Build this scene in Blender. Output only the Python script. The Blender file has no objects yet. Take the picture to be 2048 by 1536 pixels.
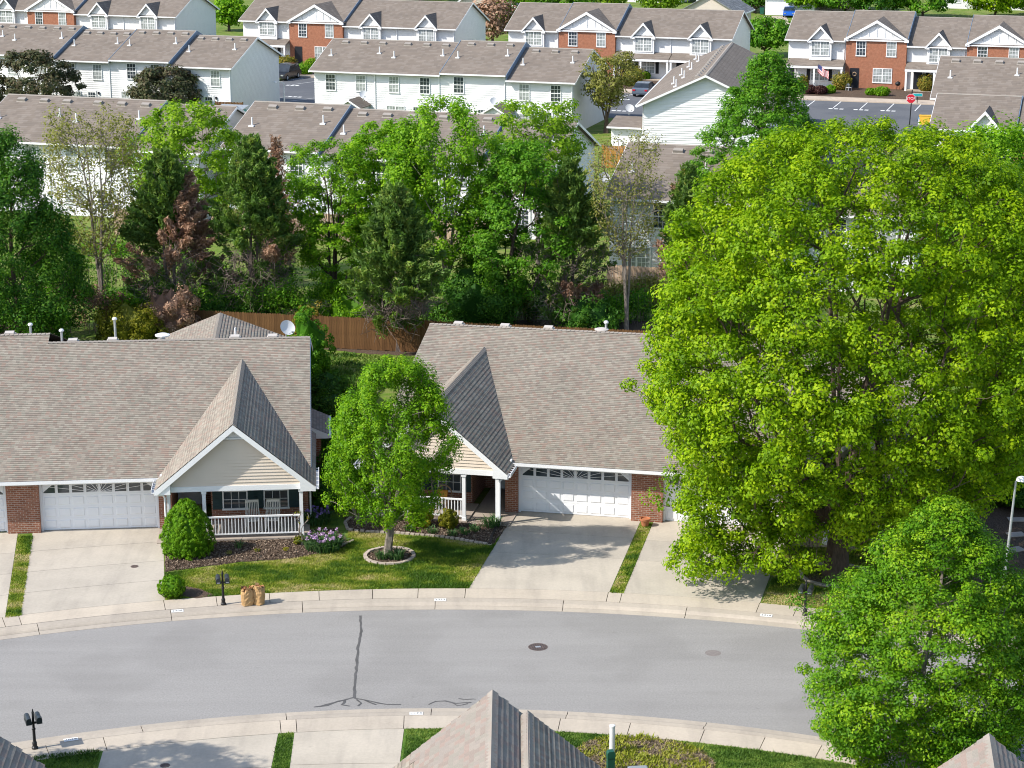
import bpy, math, random
import numpy as np
from mathutils import Vector, Matrix

# ------------------------------------------------------------------ camera, sky, sun, exposure
scene = bpy.context.scene
col = scene.collection
FPX = 4100.0                                   # focal length in photo pixels (photo is 2048 wide)
PITCH = math.atan(1110.0 / FPX)                # looking down about 15 degrees
CAM_H = 27.55                                  # drone height above the pavement

cam_data = bpy.data.cameras.new("camera")
cam_data.sensor_width = 36.0
cam_data.lens = FPX / 2048.0 * 36.0
cam_data.clip_start = 1.0
cam_data.clip_end = 5000.0
cam = bpy.data.objects.new("camera", cam_data)
cam.location = (0, 0, CAM_H)
cam.rotation_euler = (math.pi / 2 - PITCH, 0, 0)
col.objects.link(cam)
scene.camera = cam

SHADOW_AZ = math.radians(22.0)                 # shadows run 22 degrees behind the +X axis
SUN_EL = math.radians(41.0)
world = bpy.data.worlds.new("World")
scene.world = world
world.use_nodes = True
wn = world.node_tree
bg = wn.nodes["Background"]
sky = wn.nodes.new("ShaderNodeTexSky")
sky.sky_type = 'NISHITA'
sky.sun_disc = False
sky.sun_elevation = SUN_EL
sky.sun_rotation = math.radians(248.0)
wn.links.new(sky.outputs[0], bg.inputs[0])
bg.inputs[1].default_value = 0.15

sun_data = bpy.data.lights.new("sun", 'SUN')
sun_data.energy = 3.75
sun_data.angle = math.radians(0.53)
sun_data.color = (1.0, 0.95, 0.87)
sun = bpy.data.objects.new("sun", sun_data)
ldir = Vector((math.cos(SUN_EL) * math.cos(SHADOW_AZ), math.cos(SUN_EL) * math.sin(SHADOW_AZ), -math.sin(SUN_EL)))
sun.rotation_euler = ldir.to_track_quat('-Z', 'Y').to_euler()
sun.location = (-60, -40, 80)
col.objects.link(sun)

scene.view_settings.view_transform = 'Standard'
scene.view_settings.look = 'None'
scene.view_settings.exposure = 0.68
scene.view_settings.gamma = 1.0
scene.view_settings.use_curve_mapping = False
scene.render.engine = 'CYCLES'
scene.cycles.use_denoising = True
scene.cycles.pixel_filter_type = 'BLACKMAN_HARRIS'
scene.cycles.filter_width = 1.05
scene.cycles.max_bounces = 5
scene.cycles.diffuse_bounces = 2
scene.cycles.transmission_bounces = 4
scene.cycles.transparent_max_bounces = 4
scene.render.film_transparent = False

# ------------------------------------------------------------------ helpers
_c, _s = math.cos(PITCH), math.sin(PITCH)
def at(px, py, z=0.0):
    """world point at height z that the surveyed photo position px,py falls on"""
    u, v = px - 1024.0, py - 768.0
    t = (CAM_H - z) / (FPX * _s + v * _c)
    return Vector((u * t, (FPX * _c - v * _s) * t, z))

rng = np.random.default_rng(7)
random.seed(7)

def tag(o, label=None, cat=None, group=None, kind=None):
    if label: o["label"] = label
    if cat: o["category"] = cat
    if group: o["group"] = group
    if kind: o["kind"] = kind
    return o

def empty(name, loc, rz=0.0, label=None, cat=None, group=None):
    o = bpy.data.objects.new(name, None)
    o.empty_display_size = 0.3
    o.location = loc
    o.rotation_euler = (0, 0, rz)
    col.objects.link(o)
    return tag(o, label, cat, group)

def link(name, me, parent=None, loc=None, rz=None):
    o = bpy.data.objects.new(name, me)
    col.objects.link(o)
    if parent: o.parent = parent
    if loc is not None: o.location = loc
    if rz is not None: o.rotation_euler = (0, 0, rz)
    return o

class MB:
    """collects faces; build() makes one mesh object with metric UVs"""
    def __init__(s, sx=1):
        s.v = []; s.f = []; s.sx = sx; s.fuv = {}
    def poly(s, pts):
        n = len(s.v)
        s.v += [tuple(p) for p in pts]
        s.f.append(list(range(n, n + len(pts))))
        return s
    def box(s, x0, x1, y0, y1, z0, z1):
        n = len(s.v)
        s.v += [(x0, y0, z0), (x1, y0, z0), (x1, y1, z0), (x0, y1, z0), (x0, y0, z1), (x1, y0, z1), (x1, y1, z1), (x0, y1, z1)]
        s.f += [[n + i for i in q] for q in ((0, 3, 2, 1), (4, 5, 6, 7), (0, 1, 5, 4), (1, 2, 6, 5), (2, 3, 7, 6), (3, 0, 4, 7))]
        return s
    def prism(s, pts, z0, z1):
        """vertical prism of a counter-clockwise plan polygon"""
        n = len(s.v); k = len(pts)
        s.v += [(p[0], p[1], z0) for p in pts] + [(p[0], p[1], z1) for p in pts]
        s.f.append([n + i for i in range(k - 1, -1, -1)])
        s.f.append([n + k + i for i in range(k)])
        for i in range(k):
            j = (i + 1) % k
            s.f.append([n + i, n + j, n + k + j, n + k + i])
        return s
    def extr(s, pts, off):
        """prism of any planar polygon pushed along off"""
        n = len(s.v); k = len(pts)
        s.v += [tuple(p) for p in pts] + [(p[0] + off[0], p[1] + off[1], p[2] + off[2]) for p in pts]
        s.f.append([n + i for i in range(k - 1, -1, -1)])
        s.f.append([n + k + i for i in range(k)])
        for i in range(k):
            j = (i + 1) % k
            s.f.append([n + i, n + j, n + k + j, n + k + i])
        return s
    def bar(s, a, b, w, h=None):
        """square bar from a to b, w thick"""
        a = Vector(a); b = Vector(b); h = h or w
        d = (b - a).normalized()
        up = Vector((0, 0, 1)) if abs(d.z) < 0.95 else Vector((0, 1, 0))
        sd = d.cross(up).normalized(); up = sd.cross(d)
        n = len(s.v)
        for p in (a, b):
            for i, j in ((-1, -1), (1, -1), (1, 1), (-1, 1)):
                s.v.append(tuple(p + sd * (i * w / 2) + up * (j * h / 2)))
        s.f += [[n + i for i in q] for q in ((0, 1, 2, 3), (7, 6, 5, 4), (0, 4, 5, 1), (1, 5, 6, 2), (2, 6, 7, 3), (3, 7, 4, 0))]
        return s
    def tube(s, pts, rad, n=8, caps=True):
        pts = [Vector(p) for p in pts]
        if not hasattr(rad, '__len__'): rad = [rad] * len(pts)
        base = len(s.v)
        for i, p in enumerate(pts):
            d = (pts[min(i + 1, len(pts) - 1)] - pts[max(i - 1, 0)]).normalized()
            up = Vector((0, 0, 1)) if abs(d.z) < 0.9 else Vector((1, 0, 0))
            sd = d.cross(up).normalized(); u2 = sd.cross(d)
            for k in range(n):
                a = 2 * math.pi * k / n
                s.v.append(tuple(p + sd * (rad[i] * math.cos(a)) + u2 * (rad[i] * math.sin(a))))
        for i in range(len(pts) - 1):
            for k in range(n):
                k2 = (k + 1) % n
                s.f.append([base + i * n + k2, base + i * n + k, base + (i + 1) * n + k, base + (i + 1) * n + k2])
        if caps:
            s.f.append([base + k for k in range(n)])
            s.f.append([base + (len(pts) - 1) * n + k for k in range(n - 1, -1, -1)])
        return s
    def lathe(s, prof, n=12, c=(0, 0, 0)):
        """prof: list of (radius, z) from bottom to top"""
        base = len(s.v)
        for r, z in prof:
            for k in range(n):
                a = 2 * math.pi * k / n
                s.v.append((c[0] + r * math.cos(a), c[1] + r * math.sin(a), c[2] + z))
        for i in range(len(prof) - 1):
            for k in range(n):
                k2 = (k + 1) % n
                s.f.append([base + i * n + k, base + i * n + k2, base + (i + 1) * n + k2, base + (i + 1) * n + k])
        s.f.append([base + k for k in range(n - 1, -1, -1)])
        s.f.append([base + (len(prof) - 1) * n + k for k in range(n)])
        return s
    def mesh(s, name, mat, smooth=False):
        sx = s.sx
        v = s.v if sx == 1 else [(-p[0], p[1], p[2]) for p in s.v]
        f = s.f if sx == 1 else [q[::-1] for q in s.f]
        me = bpy.data.meshes.new(name)
        me.from_pydata(v, [], f)
        uv = me.uv_layers.new(name="UVMap").data
        va = np.array(v, dtype=float)
        buf = np.zeros((len(me.loops), 2))
        i = 0
        for fi, q in enumerate(f):
            P = va[q]
            if fi in s.fuv:
                u = np.array(s.fuv[fi]); buf[i:i + len(q)] = u if sx == 1 else u[::-1]
                i += len(q); continue
            nrm = np.cross(P[1] - P[0], P[2] - P[0])
            if len(q) > 3: nrm = nrm + np.cross(P[2] - P[0], P[3] - P[0])
            l = np.linalg.norm(nrm)
            nrm = nrm / l if l > 1e-12 else np.array([0, 0, 1.0])
            if abs(nrm[2]) > 0.985:
                buf[i:i + len(q)] = P[:, :2]
            else:
                h = np.array([-nrm[1], nrm[0], 0]); h /= np.linalg.norm(h)
                up = np.cross(nrm, h)
                buf[i:i + len(q), 0] = P @ h
                buf[i:i + len(q), 1] = P @ up
            i += len(q)
        uv.foreach_set("uv", buf.astype(np.float32).ravel())
        if mat: me.materials.append(mat)
        if smooth: me.polygons.foreach_set("use_smooth", [True] * len(me.polygons))
        me.update()
        return me
    def build(s, name, mat, parent=None, smooth=False, loc=None, rz=None):
        return link(name, s.mesh(name, mat, smooth), parent, loc, rz)

def quads_mesh(name, verts, mat, var=None, k=4, smooth=False):
    """fast mesh of separate k-gons from an (n*k,3) array"""
    n = len(verts) // k
    me = bpy.data.meshes.new(name)
    me.vertices.add(n * k)
    me.vertices.foreach_set("co", np.ascontiguousarray(verts, dtype=np.float32).ravel())
    me.loops.add(n * k)
    me.loops.foreach_set("vertex_index", np.arange(n * k, dtype=np.int32))
    me.polygons.add(n)
    me.polygons.foreach_set("loop_start", np.arange(0, n * k, k, dtype=np.int32))
    me.polygons.foreach_set("loop_total", np.full(n, k, dtype=np.int32))
    if var is not None:
        a = me.attributes.new("var", 'FLOAT', 'FACE')
        a.data.foreach_set("value", np.asarray(var, dtype=np.float32))
    me.materials.append(mat)
    me.update(calc_edges=True)
    return me

def text_mesh(body, size, depth, mat, name="lettering"):
    cu = bpy.data.curves.new(name, 'FONT')
    cu.body = body; cu.size = size; cu.extrude = depth; cu.align_x = 'CENTER'; cu.align_y = 'CENTER'
    o = bpy.data.objects.new(name, cu)
    col.objects.link(o)
    dg = bpy.context.evaluated_depsgraph_get()
    me = bpy.data.meshes.new_from_object(o.evaluated_get(dg))
    bpy.data.objects.remove(o)
    bpy.data.curves.remove(cu)
    me.materials.clear(); me.materials.append(mat)
    return me

# ------------------------------------------------------------------ materials
class NT:
    def __init__(s, name):
        s.m = bpy.data.materials.new(name); s.m.use_nodes = True
        s.t = s.m.node_tree; s.p = s.t.nodes["Principled BSDF"]
        s.out = s.t.nodes["Material Output"]
        s.p.inputs["Roughness"].default_value = 0.8
        s.p.inputs["Specular IOR Level"].default_value = 0.25
    def n(s, typ, **kw):
        nd = s.t.nodes.new(typ)
        for k, v in kw.items(): setattr(nd, k, v)
        return nd
    def l(s, a, b): s.t.links.new(a, b)
    def coord(s, kind="Object", scale=None):
        c = s.n("ShaderNodeTexCoord").outputs[kind]
        if scale is None: return c
        mp = s.n("ShaderNodeMapping"); mp.inputs["Scale"].default_value = scale
        s.l(c, mp.inputs[0]); return mp.outputs[0]
    def noise(s, vec, scale, detail=4, rough=0.55):
        nd = s.n("ShaderNodeTexNoise"); nd.inputs["Scale"].default_value = scale
        nd.inputs["Detail"].default_value = detail; nd.inputs["Roughness"].default_value = rough
        s.l(vec, nd.inputs["Vector"]); return nd.outputs["Fac"]
    def ramp(s, fac, stops, interp='LINEAR'):
        nd = s.n("ShaderNodeValToRGB"); cr = nd.color_ramp; cr.interpolation = interp
        while len(cr.elements) < len(stops): cr.elements.new(0.5)
        for e, (p, c) in zip(cr.elements, stops):
            e.position = p; e.color = (c[0], c[1], c[2], 1)
        s.l(fac, nd.inputs[0]); return nd.outputs[0]
    def math(s, op, a, b=None):
        nd = s.n("ShaderNodeMath", operation=op)
        for i, x in enumerate((a, b)):
            if x is None: continue
            if isinstance(x, (int, float)): nd.inputs[i].default_value = x
            else: s.l(x, nd.inputs[i])
        return nd.outputs[0]
    def mix(s, fac, a, b, mode='MIX'):
        nd = s.n("ShaderNodeMix", data_type='RGBA', blend_type=mode)
        for i, x in ((0, fac), (6, a), (7, b)):
            if isinstance(x, (int, float)): nd.inputs[i].default_value = x
            elif isinstance(x, tuple): nd.inputs[i].default_value = (x[0], x[1], x[2], 1)
            else: s.l(x, nd.inputs[i])
        return nd.outputs[2]
    def bump(s, h, strength, dist):
        nd = s.n("ShaderNodeBump"); nd.inputs["Strength"].default_value = strength
        nd.inputs["Distance"].default_value = dist
        s.l(h, nd.inputs["Height"]); s.l(nd.outputs[0], s.p.inputs["Normal"])
    def color(s, c):
        if isinstance(c, tuple): s.p.inputs["Base Color"].default_value = (c[0], c[1], c[2], 1)
        else: s.l(c, s.p.inputs["Base Color"])
    def rough(s, r): s.p.inputs["Roughness"].default_value = r
    def spec(s, r): s.p.inputs["Specular IOR Level"].default_value = r

def plain(name, c, rough=0.7, spec=0.25, var=0.12, scale=3.0, metal=0.0):
    t = NT(name); t.rough(rough); t.spec(spec)
    f = t.noise(t.coord(), scale, 5)
    lo = tuple(x * (1 - var) for x in c); hi = tuple(min(1, x * (1 + var)) for x in c)
    t.color(t.ramp(f, [(0.3, lo), (0.7, hi)]))
    t.p.inputs["Metallic"].default_value = metal
    return t.m

def shingle_mat(name, tones, tab=0.16, course=0.145, blotch=0.11, band=0.76):
    """laminated asphalt shingles: every tab takes one of the tones"""
    t = NT(name); t.rough(0.92); t.spec(0.12)
    uv = t.coord("UV")
    sp = t.n("ShaderNodeSeparateXYZ"); t.l(uv, sp.inputs[0])
    row = t.math('FLOOR', t.math('DIVIDE', sp.outputs[1], course))
    wn1 = t.n("ShaderNodeTexWhiteNoise", noise_dimensions='1D'); t.l(row, wn1.inputs["W"])
    cu = t.math('ADD', t.math('DIVIDE', sp.outputs[0], tab), t.math('MULTIPLY', wn1.outputs[0], 7.0))
    cb = t.n("ShaderNodeCombineXYZ"); t.l(t.math('FLOOR', cu), cb.inputs[0]); t.l(row, cb.inputs[1])
    wn2 = t.n("ShaderNodeTexWhiteNoise", noise_dimensions='2D'); t.l(cb.outputs[0], wn2.inputs["Vector"])
    stops = [(i / len(tones), c) for i, c in enumerate(tones)]
    c = t.ramp(wn2.outputs[0], stops, 'CONSTANT')
    big = t.noise(uv, 0.55, 4)
    c = t.mix(1.0, c, t.ramp(big, [(0.3, (1 - blotch,) * 3), (0.7, (1 + blotch * 0.6,) * 3)]), 'MULTIPLY')
    c = t.mix(1.0, c, t.ramp(t.noise(uv, 60, 2), [(0.25, (0.86,) * 3), (0.75, (1.08,) * 3)]), 'MULTIPLY')
    if band < 1:                                   # darker granule band printed at the butt of every course
        fr = t.math('FRACT', t.math('DIVIDE', sp.outputs[1], course))
        c = t.mix(1.0, c, t.ramp(fr, [(0.0, (band,) * 3), (0.2, (band,) * 3), (0.32, (1.04,) * 3)]), 'MULTIPLY')
    t.color(c)
    t.bump(t.noise(uv, 90, 2), 0.25, 0.004)
    return t.m

def brick_mat(name, c1, c2, mortar, bw=0.203, bh=0.0677):
    t = NT(name); t.rough(0.9); t.spec(0.15)
    b = t.n("ShaderNodeTexBrick"); b.offset = 0.5
    t.l(t.coord("UV"), b.inputs["Vector"])
    b.inputs["Scale"].default_value = 1.0
    b.inputs["Mortar Size"].default_value = 0.009
    b.inputs["Brick Width"].default_value = bw
    b.inputs["Row Height"].default_value = bh
    b.inputs["Color1"].default_value = (*c1, 1); b.inputs["Color2"].default_value = (*c2, 1)
    b.inputs["Mortar"].default_value = (*mortar, 1)
    c = t.mix(1.0, b.outputs[0], t.ramp(t.noise(t.coord("UV"), 4, 5), [(0.3, (0.8,) * 3), (0.7, (1.12,) * 3)]), 'MULTIPLY')
    t.color(c)
    t.bump(t.math('SUBTRACT', 1.0, b.outputs[1]), 0.6, 0.008)
    return t.m

def siding_mat(name, c, lap=0.11, groove=0.78):
    """vinyl lap siding: shallow relief and dust, colour otherwise even"""
    t = NT(name); t.rough(0.45); t.spec(0.3)
    sp = t.n("ShaderNodeSeparateXYZ"); t.l(t.coord(), sp.inputs[0])
    fr = t.math('FRACT', t.math('DIVIDE', sp.outputs[2], lap))
    t.bump(t.math('SUBTRACT', 1.0, fr), 0.8, 0.016)
    t.color(t.ramp(t.noise(t.coord(), 1.2, 5), [(0.3, tuple(x * 0.94 for x in c)), (0.7, c)]))
    return t.m

def concrete_mat(name, c, var=0.10, stain=0.16, joint=None):
    t = NT(name); t.rough(0.88); t.spec(0.2)
    co = t.coord()
    geo = t.n("ShaderNodeNewGeometry").outputs["Position"]
    f1 = t.noise(geo, 0.45, 6, 0.6)
    f2 = t.noise(geo, 9.0, 5, 0.65)
    cc = t.ramp(f1, [(0.28, tuple(x * (1 - stain) for x in c)), (0.55, c), (0.8, tuple(min(1, x * (1 + var)) for x in c))])
    cc = t.mix(1.0, cc, t.ramp(f2, [(0.25, (0.9,) * 3), (0.75, (1.06,) * 3)]), 'MULTIPLY')
    mp = t.n("ShaderNodeMapping"); mp.inputs["Scale"].default_value = (1.1, 0.14, 1); t.l(geo, mp.inputs[0])
    cc = t.mix(1.0, cc, t.ramp(t.noise(mp.outputs[0], 1.6, 4, 0.6), [(0.34, (0.90, 0.90, 0.91)), (0.5, (1.0,) * 3), (0.7, (1.03,) * 3)]), 'MULTIPLY')
    cc = t.mix(t.ramp(t.noise(geo, 1.7, 6, 0.7), [(0.66, (0, 0, 0)), (0.76, (0.5,) * 3)]), cc, tuple(x * 0.72 for x in c))
    info = t.n("ShaderNodeObjectInfo")
    cc = t.mix(1.0, cc, t.ramp(info.outputs["Random"], [(0.0, (0.93, 0.93, 0.93)), (1.0, (1.05, 1.04, 1.02))]), 'MULTIPLY')
    t.color(cc)
    t.bump(t.noise(geo, 60, 3), 0.2, 0.004)
    return t.m

def asphalt_mat(name, c, patch, grain=0.24):
    t = NT(name); t.rough(0.9); t.spec(0.2)
    geo = t.n("ShaderNodeNewGeometry").outputs["Position"]
    f1 = t.noise(geo, 0.16, 5, 0.5)
    mp = t.n("ShaderNodeMapping"); mp.inputs["Scale"].default_value = (0.12, 1.3, 1); t.l(geo, mp.inputs[0])
    f2 = t.noise(mp.outputs[0], 1.0, 5, 0.6)
    cc = t.ramp(f1, [(0.34, c), (0.44, tuple(x * 1.04 for x in c)), (0.49, patch), (0.75, tuple(x * 1.03 for x in patch))])
    cc = t.mix(1.0, cc, t.ramp(f2, [(0.3, (0.94,) * 3), (0.7, (1.05,) * 3)]), 'MULTIPLY')
    cc = t.mix(1.0, cc, t.ramp(t.noise(geo, 16, 5, 0.8), [(0.3, (1 - grain,) * 3), (0.72, (1 + grain * 0.7,) * 3)]), 'MULTIPLY')
    cc = t.mix(t.ramp(t.noise(geo, 2.6, 3), [(0.70, (0, 0, 0)), (0.78, (0.35,) * 3)]), cc, tuple(x * 0.62 for x in c))
    t.color(cc)
    t.bump(t.noise(geo, 70, 3), 0.35, 0.006)
    return t.m

def leaf_mat(name, stops, trans=0.38, tcol=None, rough=0.5, spec=0.14):
    """stops are per-leaf tones; light also passes through the blade"""
    t = NT(name); t.rough(rough); t.spec(spec)
    a = t.n("ShaderNodeAttribute"); a.attribute_name = "var"
    c = t.ramp(a.outputs["Fac"], stops)
    t.color(c)
    tr = t.n("ShaderNodeBsdfTranslucent")
    t.l(t.mix(1.0, c, tcol or (1.15, 1.4, 0.5), 'MULTIPLY'), tr.inputs[0])
    mx = t.n("ShaderNodeMixShader"); mx.inputs[0].default_value = trans
    t.l(t.p.outputs[0], mx.inputs[1]); t.l(tr.outputs[0], mx.inputs[2])
    t.l(mx.outputs[0], t.out.inputs[0])
    return t.m

def grass_mat(name, dark, mid, dry, dryness=0.5, sc=0.8):
    t = NT(name); t.rough(0.85); t.spec(0.15)
    geo = t.n("ShaderNodeNewGeometry").outputs["Position"]
    mp = t.n("ShaderNodeMapping"); mp.inputs["Scale"].default_value = (0.8, 1.5, 1); t.l(geo, mp.inputs[0])
    f = t.noise(mp.outputs[0], sc, 6, 0.62)
    c = t.ramp(f, [(0.30, dark), (0.45, mid), (dryness, tuple((a + b) / 2 for a, b in zip(mid, dry))), (min(0.95, dryness + 0.14), dry)])
    c = t.mix(1.0, c, t.ramp(t.noise(geo, 22, 4, 0.7), [(0.25, (0.6,) * 3), (0.75, (1.3,) * 3)]), 'MULTIPLY')
    t.color(c)
    t.bump(t.noise(geo, 40, 3), 0.7, 0.03)
    return t.m

M = {}
M['shingle'] = shingle_mat("shingle_near", [(0.282, 0.243, 0.20), (0.285, 0.218, 0.177), (0.262, 0.24, 0.196), (0.305, 0.268, 0.22), (0.248, 0.205, 0.17), (0.315, 0.282, 0.232), (0.24, 0.21, 0.175), (0.28, 0.24, 0.196)])
M['shingle_cap'] = shingle_mat("shingle_cap", [(0.29, 0.265, 0.23), (0.30, 0.26, 0.225), (0.31, 0.275, 0.24)], tab=0.3, course=0.19, band=1)
M['shingle_far'] = shingle_mat("shingle_far", [(0.19, 0.158, 0.132), (0.205, 0.172, 0.145), (0.178, 0.15, 0.127), (0.215, 0.183, 0.156), (0.192, 0.16, 0.133)], tab=0.4, course=0.29, blotch=0.10, band=0.9)
M['shingle_grey'] = shingle_mat("shingle_grey", [(0.2, 0.205, 0.21), (0.24, 0.245, 0.25), (0.17, 0.175, 0.18)], tab=0.5, course=0.3, band=0.85)
M['brick'] = brick_mat("brick_near", (0.225, 0.085, 0.05), (0.30, 0.125, 0.075), (0.42, 0.33, 0.27), 0.225, 0.083)
M['brick_far'] = brick_mat("brick_far", (0.33, 0.115, 0.06), (0.38, 0.14, 0.075), (0.34, 0.20, 0.14))
M['siding_white'] = siding_mat("siding_white", (0.76, 0.76, 0.755))
M['siding_grey_shade'] = siding_mat("siding_pale_shade", (0.70, 0.70, 0.68))  # greyer white: shade of the row ends put into colour; neighbour's wall shares it
M['siding_beige'] = plain("siding_beige", (0.66, 0.565, 0.465), 0.5, 0.3, 0.03, 1.0)
M['siding_tan'] = siding_mat("siding_tan", (0.62, 0.54, 0.46))
M['trim'] = plain("white_trim", (0.80, 0.80, 0.80), 0.45, 0.35, 0.02)
M['door_white'] = plain("white_door", (0.82, 0.82, 0.83), 0.5, 0.35, 0.015)
M['gutter'] = plain("white_gutter", (0.79, 0.79, 0.79), 0.35, 0.4, 0.03)
M['flash_shaded'] = plain("shaded_flashing", (0.16, 0.22, 0.30), 0.5, 0.3, 0.1)  # metal flashing with its shadow put into the blue-grey colour
M['metal_grey'] = plain("galvanised_metal", (0.45, 0.47, 0.48), 0.45, 0.4, 0.12, 8, 0.5)
M['vent_tan'] = plain("vent_box", (0.30, 0.27, 0.24), 0.7, 0.25, 0.08)
M['vent_light'] = plain("pale_vent_box", (0.5, 0.46, 0.42), 0.7, 0.25, 0.08)
M['pvc'] = plain("white_pvc", (0.72, 0.72, 0.72), 0.4, 0.4, 0.03)
M['black'] = plain("black_metal", (0.012, 0.012, 0.014), 0.45, 0.4, 0.25)
M['mailbox'] = plain("mailbox_dark", (0.025, 0.030, 0.034), 0.38, 0.5, 0.2)
M['dark_hole'] = plain("dark_interior", (0.012, 0.011, 0.010), 0.9, 0.1, 0.1)
M['shutter'] = plain("teal_shutter", (0.022, 0.048, 0.052), 0.55, 0.3, 0.1)
M['shutter_black'] = plain("black_shutter", (0.010, 0.011, 0.013), 0.55, 0.3, 0.1)
M['concrete'] = concrete_mat("driveway_concrete", (0.475, 0.425, 0.355))
M['walk'] = concrete_mat("sidewalk_concrete", (0.50, 0.435, 0.355), 0.08, 0.12)
M['kerb'] = concrete_mat("kerb_concrete", (0.44, 0.385, 0.32), 0.08, 0.14)
M['walk_far'] = concrete_mat("far_concrete", (0.48, 0.40, 0.32))
M['porch_floor'] = concrete_mat("porch_concrete", (0.40, 0.34, 0.29))
M['asphalt'] = asphalt_mat("street_asphalt", (0.262, 0.251, 0.238), (0.292, 0.28, 0.266))
M['asphalt_dark'] = asphalt_mat("parking_asphalt", (0.108, 0.113, 0.124), (0.128, 0.133, 0.143))
M['sealant'] = plain("crack_sealant", (0.10, 0.096, 0.093), 0.6, 0.3, 0.25, 2)
M['paint'] = plain("road_paint", (0.72, 0.72, 0.70), 0.7, 0.2, 0.1, 6)
M['ink'] = plain("black_ink", (0.03, 0.028, 0.03), 0.7, 0.2, 0.05)
M['iron'] = plain("cast_iron", (0.115, 0.085, 0.075), 0.7, 0.3, 0.3, 9)
M['grass'] = grass_mat("lawn_grass", (0.045, 0.105, 0.014), (0.12, 0.20, 0.022), (0.30, 0.255, 0.11), 0.60)
M['grass_lush'] = grass_mat("lush_grass", (0.045, 0.11, 0.014), (0.09, 0.18, 0.024), (0.15, 0.20, 0.045), 0.62)
M['grass_dry'] = grass_mat("dry_grass", (0.05, 0.08, 0.02), (0.12, 0.13, 0.04), (0.27, 0.20, 0.10), 0.48)
def _mulch():
    t = NT("bark_mulch"); t.rough(0.95); t.spec(0.1)
    geo = t.n("ShaderNodeNewGeometry").outputs["Position"]
    c = t.ramp(t.noise(geo, 16, 5, 0.75), [(0.28, (0.03, 0.021, 0.015)), (0.5, (0.105, 0.074, 0.054)), (0.72, (0.21, 0.155, 0.115))])
    c = t.mix(t.ramp(t.noise(geo, 0.9, 4), [(0.45, (0, 0, 0)), (0.7, (0.45,) * 3)]), c, (0.135, 0.098, 0.07))
    t.color(c); t.bump(t.noise(geo, 28, 4), 1.0, 0.05)
    return t.m
M['mulch'] = _mulch()
def _wood(name, c):
    t = NT(name); t.rough(0.85); t.spec(0.15)
    info = t.n("ShaderNodeObjectInfo")
    mp = t.coord("Object", (14, 14, 1.2))
    k = t.ramp(t.noise(mp, 1.5, 5), [(0.3, tuple(x * 0.72 for x in c)), (0.7, tuple(x * 1.15 for x in c))])
    t.color(t.mix(1.0, k, t.ramp(info.outputs["Random"], [(0, (0.72, 0.70, 0.68)), (1, (1.15, 1.12, 1.08))]), 'MULTIPLY'))
    return t.m
M['wood'] = _wood("fence_cedar", (0.155, 0.082, 0.036))
M['wood_pale'] = _wood("fence_pale", (0.48, 0.36, 0.26))
M['wood_orange'] = _wood("fence_orange", (0.46, 0.22, 0.06))
def _bark(name, c):
    t = NT(name); t.rough(0.95); t.spec(0.1)
    mp = t.coord("Object", (6, 6, 1.4))
    t.color(t.ramp(t.noise(mp, 2.2, 6, 0.7), [(0.25, tuple(x * 0.5 for x in c)), (0.75, tuple(x * 1.3 for x in c))]))
    t.bump(t.noise(mp, 3.0, 5), 0.9, 0.05)
    return t.m
M['bark'] = _bark("bark_brown", (0.115, 0.085, 0.066))
M['bark_grey'] = _bark("bark_grey", (0.26, 0.22, 0.185))
M['bark_dead'] = _bark("bark_dead", (0.20, 0.155, 0.13))
M['stone'] = concrete_mat("edging_stone", (0.46, 0.39, 0.33), 0.2, 0.25)
M['terracotta'] = plain("terracotta", (0.42, 0.16, 0.075), 0.8, 0.2, 0.12)
M['kraft'] = plain("kraft_paper", (0.46, 0.29, 0.135), 0.85, 0.15, 0.10, 5)
M['kraft_leaf'] = plain("dry_leaf_fill", (0.40, 0.19, 0.09), 0.9, 0.1, 0.3, 14)
M['green_box'] = plain("green_enamel", (0.012, 0.085, 0.055), 0.4, 0.4, 0.1)
M['sign_red'] = plain("sign_red", (0.62, 0.015, 0.035), 0.4, 0.4, 0.03)
M['sign_teal'] = plain("sign_teal", (0.02, 0.36, 0.36), 0.4, 0.4, 0.05)
M['yellow'] = plain("yellow_plastic", (0.72, 0.42, 0.05), 0.6, 0.3, 0.08)
M['hydrant_blue'] = plain("hydrant_blue", (0.12, 0.30, 0.45), 0.5, 0.3, 0.05)
M['dish'] = plain("dish_grey", (0.62, 0.62, 0.62), 0.5, 0.35, 0.05)
M['door_dark'] = plain("dark_door", (0.014, 0.016, 0.022), 0.45, 0.35, 0.08)
M['door_red'] = plain("dark_red_door", (0.09, 0.010, 0.012), 0.45, 0.35, 0.08)
M['cushion'] = plain("orange_cushion", (0.55, 0.27, 0.05), 0.8, 0.2, 0.1)
M['wicker'] = plain("wicker", (0.36, 0.25, 0.16), 0.8, 0.2, 0.2, 20)
M['car_blue'] = plain("car_paint_blue", (0.01, 0.09, 0.42), 0.2, 0.6, 0.02)
M['car_black'] = plain("car_paint_black", (0.015, 0.015, 0.017), 0.2, 0.6, 0.02)
M['car_grey'] = plain("car_paint_slate", (0.10, 0.125, 0.16), 0.2, 0.6, 0.02)
M['tyre'] = plain("tyre_rubber", (0.015, 0.015, 0.015), 0.85, 0.2, 0.1)
M['lamp_red'] = plain("tail_lamp", (0.5, 0.01, 0.02), 0.2, 0.6, 0.02)
def _glass(name, tint):
    t = NT(name); t.rough(0.06); t.spec(0.9)
    t.color(t.ramp(t.noise(t.coord(), 1.3, 3), [(0.35, tint), (0.65, tuple(x * 2.2 for x in tint))]))
    return t.m
M['glass'] = _glass("window_glass", (0.028, 0.036, 0.042))
M['glass_blind'] = _glass("glass_over_blinds", (0.19, 0.205, 0.20))
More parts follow.
